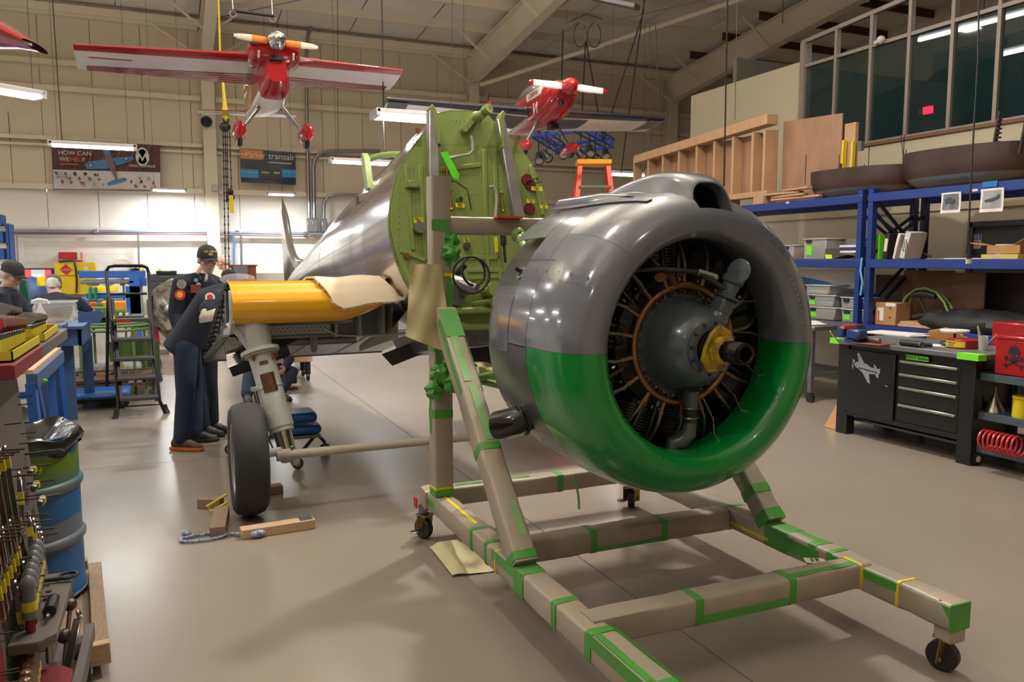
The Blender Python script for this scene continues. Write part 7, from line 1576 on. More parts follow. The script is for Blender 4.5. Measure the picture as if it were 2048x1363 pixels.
p = ontop(1925, 695); t = T('round_tin', 'round red tin with yellow label on the workbench', 'tin', p); t.part('tin', MB().cyl((0, 0, 0), (0, 0, .075), .125, n=32), mat('tin_red', c8(140, 30, 34), .35), bevel=.006); t.part('yellow_label', MB().lathe([(.127, .012), (.127, .062)], (0, 0, 0), (0, 0, 1), 32, pi*.55, pi*1.75), mat('label_yellow', c8(222, 196, 34), .5)); t.text('WINDEX\n3 4 GAL', .022, m_black, (-.127, .02, .037), (0, -1, 0), (0, 0, 1))
t.part('black_band', MB().lathe([(.1275, .046), (.1275, .056)], (0, 0, 0), (0, 0, 1), 32, pi*.85, pi*1.2), m_black)
p = ontop(1965, 700); t = T('plastic_cup', 'clear plastic cup holding sticks beside the red box', 'cup', p); t.part('cup_wall', MB().lathe([(.028, 0), (.038, .12)], (0, 0, 0), (0, 0, 1), 20), m_bin, solid=.002); t.part('stick', MB().cyl((0, 0, .01), (-.02, .04, .2), .008, n=6).cyl((0, 0, .01), (.02, -.10, .14), .005, n=6), m_ply)
p = ontop(1951, 694)+V((0, -.03, 0)); t = T('blue_bottle', 'small dark bottle with blue cap on the workbench', 'bottle', p); t.part('bottle', MB().cyl((0, 0, 0), (0, 0, .10), .022, n=14), m_clip, bevel=.004); t.part('bottle_cap', MB().cyl((0, 0, .10), (0, 0, .135), .014, n=12), mat('cap_blue', c8(50, 130, 190), .4))
p = ontop(1962, 694)+V((.0, -.02, 0)); t = T('red_tape_measure', 'small red tape measure beside the yellow tin', 'tape measure', ontop(1947, 694)); t.part('case', MB().bx((-.03, -.03, 0), (.03, .03, .065)), mat('bright_red', c8(214, 40, 34), .4), bevel=.012); t.part('hook', MB().bx((-.04, -.01, .02), (-.03, .03, .035)), m_chrome)
t = T('task_lamp', 'round magnifier lamp with white rim behind the workbench', 'lamp', (6.75, 4.75, 0)); pl_ = onx(1910, 661, 6.7); t.part('lamp_ring', MB().lathe([(.0, .01), (.12, .01), (.125, 0), (.12, -.015), (0, -.015)], pl_, (0, 0, 1), 24), m_paper, w=True); t.part('stem', MB().cyl((pl_.x, pl_.y, 0), pl_-V((0, 0, .02)), .012, n=8), m_clip, w=True); t.part('foot', MB().cyl((pl_.x, pl_.y, 0), (pl_.x, pl_.y, .03), .16, n=20), m_clip, w=True)
# chair behind the bench
pc = onx(1888, 676, 6.85); t = T('desk_chair', 'tan backed desk chair between workbench and blue rack', 'chair', (pc.x, pc.y, 0))
t.part('backrest', MB().prism([(-.24, 0), (.24, 0), (.25, .12), (.17, .22), (0, .26), (-.17, .22), (-.25, .12)], (0, 0, .74), Y3, Z3, (.04, 0, 0)), mat('chair_tan', c8(150, 104, 50), .6), bevel=.012)
t.part('seat', MB().bx((-.45, -.23, .44), (-.02, .23, .50)), MATS['chair_tan'], bevel=.02); t.part('column', MB().cyl((-.22, 0, .1), (-.22, 0, .45), .03), m_clip); t.part('back_support', MB().bx((0, -.03, .46), (.03, .03, .78)), m_clip)
for k in range(5): a = k*2*pi/5; t.part('base_leg', MB().beam((-.22, 0, .10), (-.22+.27*cos(a), .27*sin(a), .06), .04, .03), m_clip); t.part('castor', MB().ball((-.22+.27*cos(a), .27*sin(a), .03), .03, 10, 8), m_rub)
# steel side bench with casters left of the workbench
t = T('steel_bench', 'old grey steel bench on casters left of the black workbench', 'bench', (7.1, 7.3, 0))
t.part('top', MB().bx((6.75, 6.85, .84), (7.55, 8.9, .89)), m_gw, w=True, bevel=.006); t.part('shelf', MB().bx((6.8, 6.9, .30), (7.5, 8.85, .34)), m_gw, w=True)
for x in (6.8, 7.5):
 for y in (6.92, 8.8): l_ = t.part('leg', MB().bx((x-.025, y-.025, .12), (x+.025, y+.025, .84)), m_gw, w=True); t.part('caster_wheel', MB().lathe([(0, -.02), (.055, -.02), (.055, .02), (0, .02)], (x, y, .056), (1, 0, 0), 16), m_rub, l_, w=True)
solo('paper_sheets', 'curled papers on the old grey steel bench', 'paper', MB().grid(lambda u, v: V((6.8+.3*u, 7.0+.5*v, .895+.03*u*sin(v*4)**2)), 6, 8), m_paper, solid=.003)
solo('leaning_board', 'tan and white board leaning at the left end of the workbench', 'board', MB().beam((5.92, 5.72, .0), (6.3, 5.70, .55), .02, .2, (0, 1, 0)), m_card)
# ---- red skull boxes and cart ----
m_cart = mat('cart_slate', c8(70, 84, 94), .4, var=.1); m_redbox = mat('tool_chest_red', c8(158, 24, 32), .3, coat=.3, var=.05)
CXa, CYa, CYb = 5.93, 4.26, 3.3
t = T('utility_cart', 'grey three shelf utility cart beside the workbench', 'cart', (6.2, 3.8, 0))
for z in (.745, .43, .16):
 t.part('tray', MB().bx((CXa, CYb, z-.01), (CXa+.5, CYa, z)), m_cart, w=True); mb = MB().bx((CXa-.01, CYb, z-.05), (CXa+.005, CYa, z+.012)).bx((CXa, CYa-.012, z-.05), (CXa+.5, CYa, z+.012)).bx((CXa+.49, CYb, z-.05), (CXa+.505, CYa, z+.012)); t.part('tray_rim', mb, m_cart, w=True, bevel=.003)
for x in (CXa, CXa+.49):
 for y in (CYa-.01, CYb+.02):
  t.part('post', MB().beam((x, y, .12), (x, y, .80), .035, .035), m_cart, w=True, bevel=.003); c_ = t.part('caster', MB().prism([(-.03, .055), (.03, .04), (.02, .02), (-.02, .12), (-.05, .12)], (x, y-.012, 0), X3, Z3, (0, .024, 0)), m_alum, w=True)
  t.part('caster_wheel', MB().lathe([(0, -.016), (.04, -.016), (.052, -.010), (.052, .010), (.04, .016), (0, .016)], (x-.0, y-.03, .053), (0, 1, 0), 20), m_rub, c_, w=True); t.part('caster_hub', MB().lathe([(0, -.019), (.026, -.019), (.026, .019), (0, .019)], (x-.0, y-.03, .053), (0, 1, 0), 16), m_paper, c_, w=True)
def skull(t, c, s, u=V((0, -1, 0))):
 P = lambda pts: [(a*s, b*s) for a, b in pts]
 o_ = V(c)
 t.part('skull_print', MB().prism(P([(-.42, .1), (-.45, .45), (-.3, .8), (0, .92), (.3, .8), (.45, .45), (.42, .1), (.25, -.05), (.22, -.28), (.1, -.2), (.08, -.3), (0, -.22), (-.08, -.3), (-.1, -.2), (-.22, -.28), (-.25, -.05)]), o_, u, Z3, (-.002, 0, 0)), m_black, w=True, label='black skull print')
 for k in (-1, 1):
  t.part('skull_eye', MB().prism(P([(k*.10, .18), (k*.34, .28), (k*.36, .12), (k*.22, .02)] if k > 0 else [(-.22, .02), (-.36, .12), (-.34, .28), (-.10, .18)]), o_-V((.0025, 0, 0)), u, Z3, (-.001, 0, 0)), m_redbox, w=True)
  a, b = V((0, 0, -.35)) , 0
  d_ = (u*.62*k*s + Z3*.30*s); c0 = o_+Z3*(-.38*s)-V((.001, 0, 0))
  mb = MB().beam(c0-d_, c0+d_, .002, .12*s, (0, 0, 1));
  for e in (-1, 1):
   for f_ in (-1, 1): q_ = c0+d_*e*1.02+Z3*(f_*.09*s)*1+u*(-f_*k*.04*s); mb.cyl(q_+V((.001, 0, 0)), q_-V((.001, 0, 0)), .10*s, n=12)
  t.part('bone_print', mb, m_black, w=True)
 t.part('skull_nose', MB().prism(P([(-.06, -.02), (.06, -.02), (0, .14)]), o_-V((.0025, 0, 0)), u, Z3, (-.001, 0, 0)), m_redbox, w=True)
t = T('red_tool_chest', 'red steel box with black skull and crossbones standing on the cart', 'tool chest', (6.12, 3.99, .757))
t.part('chest_body', MB().bx((5.96, 3.82, .757), (6.30, 4.14, 1.03)), m_redbox, w=True, bevel=.006); t.part('chest_lid', MB().bx((5.955, 3.815, 1.03), (6.305, 4.145, 1.065)), m_redbox, w=True, bevel=.01)
skull(t, (5.959, 3.985, .90), .10)
for k in range(3):
 d = t.part('drawer', MB().bx((5.98, 3.812, .775+.085*k), (6.29, 3.822, .85+.085*k)), m_clip, w=True); t.part('drawer_pull', MB().bx((5.99, 3.80, .84+.085*k), (6.28, 3.815, .85+.085*k)), m_hand, d, w=True)
t = T('red_first_aid_box', 'second red box with skull prints standing behind the red chest', 'box', onx(2040, 652, 6.6)*1); t.o.location.z = .9
t = None
q = onx(2038, 655, 6.75); t = T('red_carton', 'red box with pale prints on the rear table behind the skull chest', 'box', (6.75, q.y, .62)); t.part('carton', MB().bx((-.12, -.16, 0), (.12, .16, .49)), m_redbox, bevel=.008)
for k, (yy, zz) in enumerate(((-.02, .33), (-.10, .33), (.08, .28), (.08, .36))): t.part('skull_print', MB().ball((-.121, yy, zz), (.002, .022, .026), 10, 8), m_paper if k < 2 else m_banor)
t = T('side_table', 'low dark table behind the cart', 'table', (6.75, 3.7, 0)); t.part('table_top', MB().bx((6.55, 3.1, .58), (7.1, 4.15, .62)), m_clip, w=True)
for x in (6.6, 7.05):
 for y in (3.15, 4.1): t.part('leg', MB().bx((x-.02, y-.02, 0), (x+.02, y+.02, .58)), m_clip, w=True)
for oo in [o for o in bpy.data.objects if o.name.startswith('red_first_aid')]: bpy.data.objects.remove(oo)
p = onz(1988, 822, .43); t = T('funnel', 'steel funnel standing upside down on the middle cart shelf', 'funnel', p); t.part('cone', MB().lathe([(.085, 0), (.08, .01), (.015, .125), (.011, .19)], (0, 0, 0), (0, 0, 1), 24), mat('funnel_steel', c8(150, 140, 128), .3, metal=.9, var=.2), solid=.002); t.part('spout', MB().lathe([(.014, .12), (.010, .20)], (0, 0, 0), (0, 0, 1), 16), MATS['funnel_steel'])
p = onz(2044, 835, .43); t = T('yellow_tub', 'yellow plastic tub with lid on the middle cart shelf', 'tub', p); t.part('tub', MB().cyl((0, 0, 0), (0, 0, .15), .07, n=28), mat('tub_yellow', c8(220, 196, 26), .4), bevel=.005); t.part('tub_lid', MB().cyl((0, 0, .15), (0, 0, .17), .075, n=28), MATS['tub_yellow'], bevel=.004)
p = onz(1998, 905, .17); t = T('coiled_air_hose', 'red coiled air hose on the bottom cart shelf', 'hose', p)
pts = [V((.075*cos(a), .14-.30*a/(2*pi*8), .078+.075*sin(a))) for a in [i*2*pi/20 for i in range(8*20)]]
t.part('coil', MB().tube(pts, .009, 8), mat('hose_red', c8(190, 40, 48), .3, coat=.3))
solo('blue_pouch', 'folded blue pouch behind the red hose on the cart', 'pouch', MB().bx((6.15, 3.6, .165), (6.35, 3.95, .24)), m_rack, bevel=.02)
# door sign
p = onx(1945, 483, XR-.01); t = T('notice_sign', 'small white and blue NOTICE sign on the grey door', 'sign', (XR+.012, p.y, p.z-.1)); p = onx(1945, 483, XR+.01)
t.part('plate', MB().box(p, (.004, .24, .18)), m_paper, w=True); t.part('blue_header', MB().box(p+V((-.003, 0, .055)), (.003, .23, .065)), mat('sign_blue', c8(50, 90, 170), .5), w=True); t.text('NOTICE', .055, m_paper, p+V((-.006, 0, .055)), (0, -1, 0), (0, 0, 1), w=True)
t.text('AUTHORIZED\nPERSONNEL', .028, m_black, p+V((-.004, .02, -.02)), (0, -1, 0), (0, 0, 1), w=True); t.part('figure_print', MB().box(p+V((-.004, -.08, -.03)), (.003, .025, .05)), m_black, w=True)
# things behind the mezzanine glass
m_fl = mat('lit_tube_cool', (.85, 1, .97), emit=7)
for i, (a, b, X) in enumerate((((1838, 80), (2048, 24), 11.5), ((2005, 108), (2048, 98), 11.5))):
 p, q = onx(a[0], a[1], X), onx(b[0]+60, b[1]-14, X); t = T('strip_light', ['long strip light glowing behind the office windows', 'second strip light behind the office windows at the right edge'][i], 'strip light', (p+q)/2)
 t.part('tube', MB().beam(p, q, .06, .05), m_fl, w=True); t.part('housing', MB().beam(p+V((.05, 0, .05)), q+V((.05, 0, .05)), .12, .04), m_lampbody, w=True); t.part('hanger', MB().cyl((p+q)/2+V((.05, 0, .06)), (p+q)/2+V((.05, 0, 1.2)), .006, n=5), m_wire, w=True)
area('office_lamp', (12.5, 6.5, 5.9), 1.5, .3, 14, COOL)
p = onx(1856, 220, 14.0); t = T('exit_sign', 'small red lit exit sign inside the dark office', 'sign', p); t.part('sign_box', MB().box(p, (.06, .19, .14)), mat('exit_red', (1, .03, .08), emit=3), w=True); t.part('sign_end', MB().box(p+V((0, .15, 0)), (.06, .10, .1)), mat('sign_pale', c8(120, 150, 150), .5), w=True)
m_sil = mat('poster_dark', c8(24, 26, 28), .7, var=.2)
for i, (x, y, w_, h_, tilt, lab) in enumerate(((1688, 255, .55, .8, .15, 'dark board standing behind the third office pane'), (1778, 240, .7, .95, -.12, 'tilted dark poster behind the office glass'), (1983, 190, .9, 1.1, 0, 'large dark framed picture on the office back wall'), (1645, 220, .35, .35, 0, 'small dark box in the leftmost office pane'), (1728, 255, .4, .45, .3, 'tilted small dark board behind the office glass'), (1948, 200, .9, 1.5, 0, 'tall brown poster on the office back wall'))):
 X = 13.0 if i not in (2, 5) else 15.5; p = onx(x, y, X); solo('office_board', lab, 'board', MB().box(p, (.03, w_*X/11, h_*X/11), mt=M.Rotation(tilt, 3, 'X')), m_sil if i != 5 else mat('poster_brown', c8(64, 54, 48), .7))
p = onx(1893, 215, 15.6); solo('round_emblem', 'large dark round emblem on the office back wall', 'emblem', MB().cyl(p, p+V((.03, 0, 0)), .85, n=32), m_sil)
t = T('security_camera', 'small white dome camera on the office window head rail', 'camera', onx(1762, 80, XR-.05)); t.part('dome', MB().ball((0, 0, 0), .06, 12, 8), m_paper); t.part('mount', MB().cyl((0, 0, 0), (0, .10, -.02), .03, n=10), m_paper)
p = onx(1640, 330, 8.9)
# ======================= LEFT SIDE =======================
m_bred = mat('board_red', c8(122, 34, 42), .55, var=.1, bump=.03, scale=30)
m_bgry = mat('board_grey', c8(96, 90, 86), .6, var=.1, bump=.03, scale=30, vscale=5)
m_ytray = mat('tray_yellow', c8(206, 192, 50), .45, var=.08, vscale=40)
m_redhead = mat('red_plastic', c8(170, 24, 38), .4)
m_nail = mat('nail_steel', c8(96, 84, 76), .4, metal=.9)
m_tool = mat('tool_chrome', c8(150, 146, 142), .22, metal=1, var=.15, vscale=30)
m_blue1 = mat('bench_blue', c8(28, 84, 158), .5, var=.12, vscale=6)
m_blue2 = mat('bench_blue_dull', c8(58, 84, 128), .5, var=.1)
def bX(z): return -.553+.103*(1-z/1.3)
ts = T('tool_board', 'red and grey wooden tool board stand with sloping tool faces at the lower left', 'tool stand', (-.85, 2.9, 0))
YN, YM, YF = .9, 2.62, 3.5
for (y0, y1, mt, lab) in ((YN, YM, m_bred, 'dark red painted face'), (YM, YF, m_bgry, 'grey painted face')):
 ts.part('board_face', MB().prism([(bX(1.30), 1.30), (bX(.10), .10), (bX(.1)-.03, .10), (bX(1.3)-.03, 1.3)], (0, y0, 0), X3, Z3, (0, y1-y0, 0)), mt, w=True, label=lab)
ts.part('back_face', MB().prism([(-1.20, 1.30), (-1.28, .10), (-1.25, .10), (-1.17, 1.3)], (0, YN, 0), X3, Z3, (0, YF-YN, 0)), m_bgry, w=True)
for y_ in (YN, YF-.02): ts.part('end_panel', MB().prism([(-1.17, 1.3), (bX(1.3)-.03, 1.3), (bX(.1)-.03, .14), (-1.25, .14)], (0, y_, 0), X3, Z3, (0, .02, 0)), m_bgry, w=True)
ts.part('base', MB().bx((-1.3, YN, .10), (-.36, YF+.02, .14)), m_bgry, w=True)
ts.part('base_rail', MB().beam((-.37, YN, .15), (-.35, YF+.02, .15), .03, .07), m_bgry, w=True)
# top tray: near part red, far part grey; a raised second step behind
for (y0, y1, mt) in ((YN, 2.55, None), (2.57, 3.12, m_bred), (3.12, 3.86, m_bgry)):
 if mt: ts.part('top_shelf', MB().bx((-1.25, y0, 1.325), (-.405, y1, 1.37)), mt, w=True, bevel=.003)
ts.part('top_step', MB().bx((-1.0, 2.75, 1.37), (-.62, 3.2, 1.43)), m_bred, w=True, bevel=.003); ts.part('top_step', MB().bx((-1.0, 3.2, 1.37), (-.62, 3.95, 1.43)), m_bgry, w=True, bevel=.003)
for (x, y) in ((-.41, 3.36), (-1.2, 3.36), (-.41, 1.1), (-1.2, 1.1)):
 ts.part('caster_wheel', MB().lathe([(0, -.025), (.04, -.03), (.075, -.028), (.085, -.01), (.085, .01), (.075, .028), (.04, .03), (0, .025)], (x+.04, y, .086), (1, .1, 0), 24), m_rub, w=True); ts.part('caster_hub', MB().lathe([(0, -.032), (.035, -.034), (.04, -.028)], (x+.04, y, .086), (-1, -.1, 0), 16).lathe([(0, .032), (.035, .034), (.04, .028)], (x+.04, y, .086), (1, .1, 0), 16), m_alum, w=True)
def bpt(y, z, o=0): return V((bX(z)+o, y, z))
def onboard(px, py):
 d = ray(px, py); n = V((1, 0, .103/1.3)).normalized(); t = (V((bX(.6), 3, .6))-C0).dot(n)/d.dot(n); return C0+d*t
# nails: pegs sticking out to the right
mbn = MB()
# shelves on the face, carrying screwdrivers
def face_shelf(y0, y1, z, mt, w_=.22):
 x0 = bX(z); pl = [(0, y0), (w_-.04, y0), (w_, y0+.05), (w_, y1-.05), (w_-.04, y1), (0, y1)]
 o = ts.part('side_shelf', MB().prism(pl, (x0, 0, z), X3, Y3, (0, 0, .035)), mt, w=True, bevel=.004); return o
face_shelf(2.66, 3.24, .48, m_bgry, .125); face_shelf(2.5, 3.0, .24, m_bred, .115)
# row of grey domed sockets drivers on the grey shelf, amber screwdrivers on the red shelf
m_grip = mat('grey_grip', c8(110, 112, 114), .35, var=.1); m_amber = mat('amber_grip', c8(120, 84, 60), .12, alpha=.85, coat=.5, var=.2)
for i in range(7):
 p = V((-.435-.004*i, 2.74+.06*i, .516)); t = T('nut_driver', ORD[i]+' grey handled nut driver in the row standing on the grey side shelf', 'nut driver', p, group='nut drivers standing on the grey shelf')
 t.part('shaft', MB().cyl((0, 0, 0), (0, 0, .05), .014, n=10), m_bred); t.part('handle', MB().loft([((0, 0, .045), .022), ((0, 0, .09), .022), ((0, 0, .13), .020), ((0, 0, .15), .024), ((0, 0, .17), .018), ((0, 0, .18), .006)], 14), m_grip); t.part('tape_band', MB().cyl((0, 0, .07), (0, 0, .10), .0228, n=14), m_ytray)
 p = V((-.43-.004*i, 2.56+.05*i, .276)); t = T('screwdriver', ORD[i]+' amber handled screwdriver in the row standing on the red side shelf', 'screwdriver', p, group='amber screwdrivers on the red shelf')
 t.part('collar', MB().cyl((0, 0, 0), (0, 0, .05), .016, n=10), m_redhead); t.part('handle', MB().loft([((0, 0, .045), .02), ((0, 0, .1), .022), ((0, 0, .135), .019), ((0, 0, .155), .023), ((0, 0, .175), .016), ((0, 0, .182), .005)], 8), m_amber); t.part('tape_band', MB().cyl((0, 0, .055), (0, 0, .085), .0225, n=10), m_ytray)
def lay(name, lab, cat, parts, group=None): pass
t = T('screwdriver', 'black gripped bit driver lying on the grey shelf', 'screwdriver', (-.395, 2.84, .535)); t.part('handle', MB().loft([((0, .10, 0), .018), ((0, .03, 0), .02), ((0, .0, 0), .016), ((0, -.01, 0), .02)], 12), m_clip); t.part('bit', MB().cyl((0, -.01, 0), (0, -.06, 0), .007, n=6), m_tool)
t = T('bit_holder', 'black hook shaped bit clip on the far end of the grey shelf', 'bit holder', (-.375, 3.14, .518)); t.part('bar', MB().cyl((-.09, 0, .01), (.02, 0, .01), .008, n=8), m_clip); t.part('hook', MB().torus((-.0, .02, .01), .03, .006, (0, 0, 1), 14, 6), m_clip)
t = T('pliers', 'small chrome pliers lying at the near end of the red shelf', 'pliers', (-.385, 2.62, .276)); t.part('jaw', MB().cyl((0, .05, .008), (.02, .08, .008), .01, n=8), m_tool); t.part('arm', MB().cyl((0, .05, .008), (-.03, -.05, .008), .008, n=8), m_tool); t.part('arm', MB().cyl((0, .05, .008), (.03, -.05, .008), .008, n=8), m_tool)
t = T('adjustable_wrench', 'chrome open end wrench leaning on the base rail', 'wrench', (-.40, 3.15, .15)); t.part('shank', MB().beam((0, 0, .02), (.03, .16, .15), .03, .008), m_tool, bevel=.003); t.part('jaw', MB().prism([(-.03, 0), (-.035, .03), (-.015, .05), (-.01, .025), (.01, .025), (.02, .05), (.035, .025), (.025, 0), (0, -.02)], (0, -.01, .0), V((1, 0, .3)), V((0, -1, .2)), (0, 0, .01)), m_tool); t.part('ring_end', MB().torus((.034, .175, .16), .018, .006, (1, 0, .3), 16, 6), m_tool)
for (y, z, r_) in ((2.98, .16, .028), (2.86, .16, .03), (2.75, .165, .026)): t = T('large_socket', ['large chrome socket on the base behind the red shelf', 'second large chrome socket nearer on the stand base', 'small chrome socket nearest on the stand base'][0 if y > 2.9 else (1 if y > 2.8 else 2)], 'socket', (-.42, y, z-.02)); t.part('socket_body', MB().lathe([(r_*.6, .07), (r_, .068), (r_, .03), (r_*.85, .025), (r_*.85, 0)], (0, 0, 0), (0, 0, 1), 18), m_tool, solid=.003)
t = T('lug_bar', 'steel bar with two round knobs leaning on the stand base', 'bar', (-.42, 3.35, .14)); t.part('shaft', MB().cyl((0, -.10, 0), (.02, .10, .22), .008, n=8), m_nail); t.part('knob', MB().ball((0, -.02, .09), .028, 12, 8), m_nail); t.part('knob', MB().ball((.015, .06, .18), .026, 12, 8), m_nail)
# combination wrenches hanging on pegs
m_ytape = m_ytray
def wrench(lab, y, z, L_, tilt=0, grp=None, r_=.007, o=.03, band=.3):
 p = bpt(y, z, o); t = T('wrench', lab, 'wrench', p, group=grp); q = V((.08*L_, tilt*L_, -L_))
 t.part('shank', MB().beam((0, 0, 0), q, r_*2.2, r_, (0, 1, 0)), m_tool, bevel=.002); t.part('ring_end', MB().torus((0, 0, .012), r_*1.8, r_*.7, (1, 0, 0), 14, 6), m_tool)
 t.part('open_end', MB().prism([(-.010, .012), (-.018, -.004), (-.014, -.024), (-.005, -.012), (.005, -.012), (.014, -.024), (.018, -.004), (.010, .012)], q-V((.003, 0, 0)), Y3*(r_/.007), Z3*(r_/.007), (.007, 0, 0)), m_tool)
 t.part('tape_label', MB().beam(q*band, q*(band+min(.3, .04/L_)), r_*2.6, r_*1.4, (0, 1, 0)), m_ytape)
 ts.part('peg', MB().cyl(bpt(y, z+.012, -.01), bpt(y, z+.012, .085), .003, n=6), m_nail, w=True)
 return t
k = 0
for i in range(7): wrench(ORD[i]+' long steel bar wrench in the upper row of the tool board', 2.42+.085*i, 1.10-.01*i, .34-.01*i, .02, 'long wrenches in the upper row', .008, band=.02)
for i in range(6): wrench(ORD[i]+' combination wrench in the middle row of the tool board', 2.55+.055*i, .86-.006*i, .22-.012*i, .03, 'combination wrenches in the middle row', .006, band=.55)
for i, (x, y, L_) in enumerate(((38, 1040, .10), (48, 1052, .10), (56, 1068, .09), (64, 1078, .08), (26, 1140, .14), (32, 1165, .12), (42, 1185, .11), (46, 1205, .09), (18, 960, .16), (8, 1180, .3), (14, 1190, .3), (20, 1200, .3), (10, 1010, .2), (4, 1060, .24))):
 p = onboard(x, y); wrench(['short slanting wrench, uppermost on the grey face', 'short slanting wrench, second down on the grey face', 'short slanting wrench, third down on the grey face', 'shortest slanting wrench, lowest on the grey face', 'longest slanting wrench, uppermost on the red face', 'slanting wrench second down on the red face', 'slanting wrench third down on the red face', 'smallest slanting wrench, lowest on the red face', 'lone slanting wrench under the combination wrench row', 'long upright wrench nearest the left frame edge', 'second long upright wrench from the left frame edge', 'third long upright wrench from the left frame edge', 'upright wrench above the three long red face wrenches', 'upright wrench half cut by the left frame edge'][i], p.y, p.z, L_, -.45 if i < 9 else .05, 'small wrenches hung aslant', .007, band=.25)
for i, (x, y) in enumerate(((45, 942), (52, 973), (65, 1003))):
 p = onboard(x, y); t = T('crowfoot_wrench', 'short crowfoot wrench on a peg, %s of three down the far edge' % ['top', 'middle', 'lowest'][i], 'wrench', p+V((.03, 0, 0)))
 t.part('jaw', MB().box((0, -.03, 0), (.02, .03, .022)).box((0, .02, 0), (.022, .035, .024)), m_tool, bevel=.003); t.part('tape_label', MB().box((.004, .0, .002), (.02, .022, .02)), m_ytape); t.part('peg_bar', MB().cyl((-.04, .02, .006), (.06, .03, .01), .004, n=6), m_nail)
mb = MB(); rr = random.Random(11)
for i in range(60):
 y = 2.3+1.15*rr.random(); z = .25+.9*rr.random(); p = bpt(y, z, -.005); mb.cyl(p, p+V((.055, 0, .002)), .0022, n=5)
ts.part('peg', mb, m_nail, w=True, kind='stuff')
for (x, y, l) in ((52, 905, .12), (62, 908, .12), (70, 905, .1), (20, 1118, .06), (30, 1120, .06)):
 p = onboard(x, y); ts.part('peg', MB().cyl(p-V((0, .02, 0)), p+V((l, .0, 0)), .005, n=6), m_clip, w=True)
for i in range(2):
 t = T('pry_bar', ORD[i]+' black pry bar with chrome tip leaning behind the board end', 'bar', (-.84+.03*i, 3.9+.02*i, .90), group='bars leaning at the far end of the board'); t.part('shaft', MB().cyl((0, 0, 0), (.15, .12, .09), .013, n=8), m_gloss); t.part('tip', MB().cyl((.15, .12, .09), (.18, .145, .108), .009, n=8), m_tool)
t = T('hex_rod', 'twisted chrome drill rod standing between the two side shelves', 'drill bit', (-.425, 3.02, .30)); t.part('rod', MB().loft([((0, 0, .0), .010), ((0, .01, .06), .014), ((0, .02, .12), .010), ((0, .03, .18), .014), ((0, .04, .22), .010)], 6), m_tool); t.part('rod', MB().cyl((0, -.05, 0), (0, -.03, .22), .010, n=8), m_tool)
# trays with sockets on top
def tray(lab, p, L_, W_, rz, n, headm, slab, grp, h=.03, shape='plate', sz=1.0, z0=.0):
 t = T('socket_tray', lab, 'tray', p, rz=rz); o = t.part('tray_floor', MB().bx((-W_/2, 0, 0), (W_/2, L_, .004)), m_bred)
 for a, b in (((-W_/2, 0, 0), (-W_/2+.004, L_, h)), ((W_/2-.004, 0, 0), (W_/2, L_, h)), ((-W_/2, 0, 0), (W_/2, .004, h)), ((-W_/2, L_-.004, 0), (W_/2, L_, h))): t.part('tray_wall', MB().bx(a, b), m_ytray)
 q = M.Translation(p) @ M.Rotation(rz, 4, 'Z'); first = None
 for i in range(n):
  f = (i+.5)/n; c = q @ V((-.008, L_*f, .005)); s = sz*(1.15-.35*f)
  if first is None:
   u = T('socket', 'nearest '+slab, 'socket', c, rz=rz, group=grp)
   u.part('socket_body', MB().cyl((0, 0, 0), (0, 0, .045*s), .016*s, n=14), m_tool, bevel=.002); u.part('tape_label', MB().lathe([(.0168*s, .008*s), (.0168*s, .034*s)], (0, 0, 0), (0, 0, 1), 14), m_ytape)
   u.part('red_cap' if headm is m_redhead else 'grey_cap', MB().prism([(-.024, 0), (.012, 0), (.022, .012), (.020, .026), (-.008, .034), (-.024, .024)], (0, -.003, .045*s), X3*s, (Z3+Y3*.35)*s, (0, .005, 0)), headm); u.part('cap_edge_highlight', MB().prism([(-.027, 0), (.015, 0), (.025, .012), (.022, .027), (-.008, .036), (-.026, .025)], (0, .004, .045*s), X3*s, (Z3+Y3*.35)*s, (0, .002, 0)), m_tool); first = u  # silver edge plate, oversized to stand in for the cap's edge highlight
  else:
   cpy = copy_thing(first.o, loc=c, label=ORD[i]+' '+slab); cpy.scale = (s/(sz*(1.15-.35*.5/n)),)*3
 return t
def at(x, y, z): return onz(x, y, z)
pA = at(-20, 716, 1.385);
tray('long yellow tray with red capped sockets at the front of the stand top', V((-.465, 2.62, 1.372)), .52, .10, .0, 11, m_redhead, 'chrome socket with red flat cap and yellow label in the front tray', 'red capped sockets in the front tray', sz=1.45)
tray('yellow tray with grey capped sockets at the far right corner', V((-.455, 3.22, 1.372)), .46, .09, .02, 10, m_grip, 'chrome socket with grey flat cap in the far right tray', 'grey capped sockets in the far right tray', sz=1.1)
tray('short yellow tray with red capped sockets behind the front tray', V((-.60, 2.66, 1.372)), .45, .07, .0, 9, m_redhead, 'chrome socket with red flat cap in the second tray', 'red capped sockets in the second tray', sz=1.5)
tray('yellow tray with tall grey capped sockets on the shelf centre', V((-.555, 3.26, 1.372)), .45, .08, .02, 12, m_grip, 'tall chrome socket with yellow label in the centre tray', 'grey capped sockets in the centre tray', sz=1.55)
tray('yellow tray with grey capped sockets on the raised step', V((-.70, 3.28, 1.432)), .50, .10, .02, 10, m_grip, 'chrome socket with grey flat cap on the raised step', 'grey capped sockets on the raised step', sz=1.2)
tray('tall socket tray at the far left of the raised step', V((-.80, 3.1, 1.432)), .40, .07, .02, 6, m_grip, 'tall chrome socket in the tray on the raised step', 'tall sockets at the far left', sz=2.0)
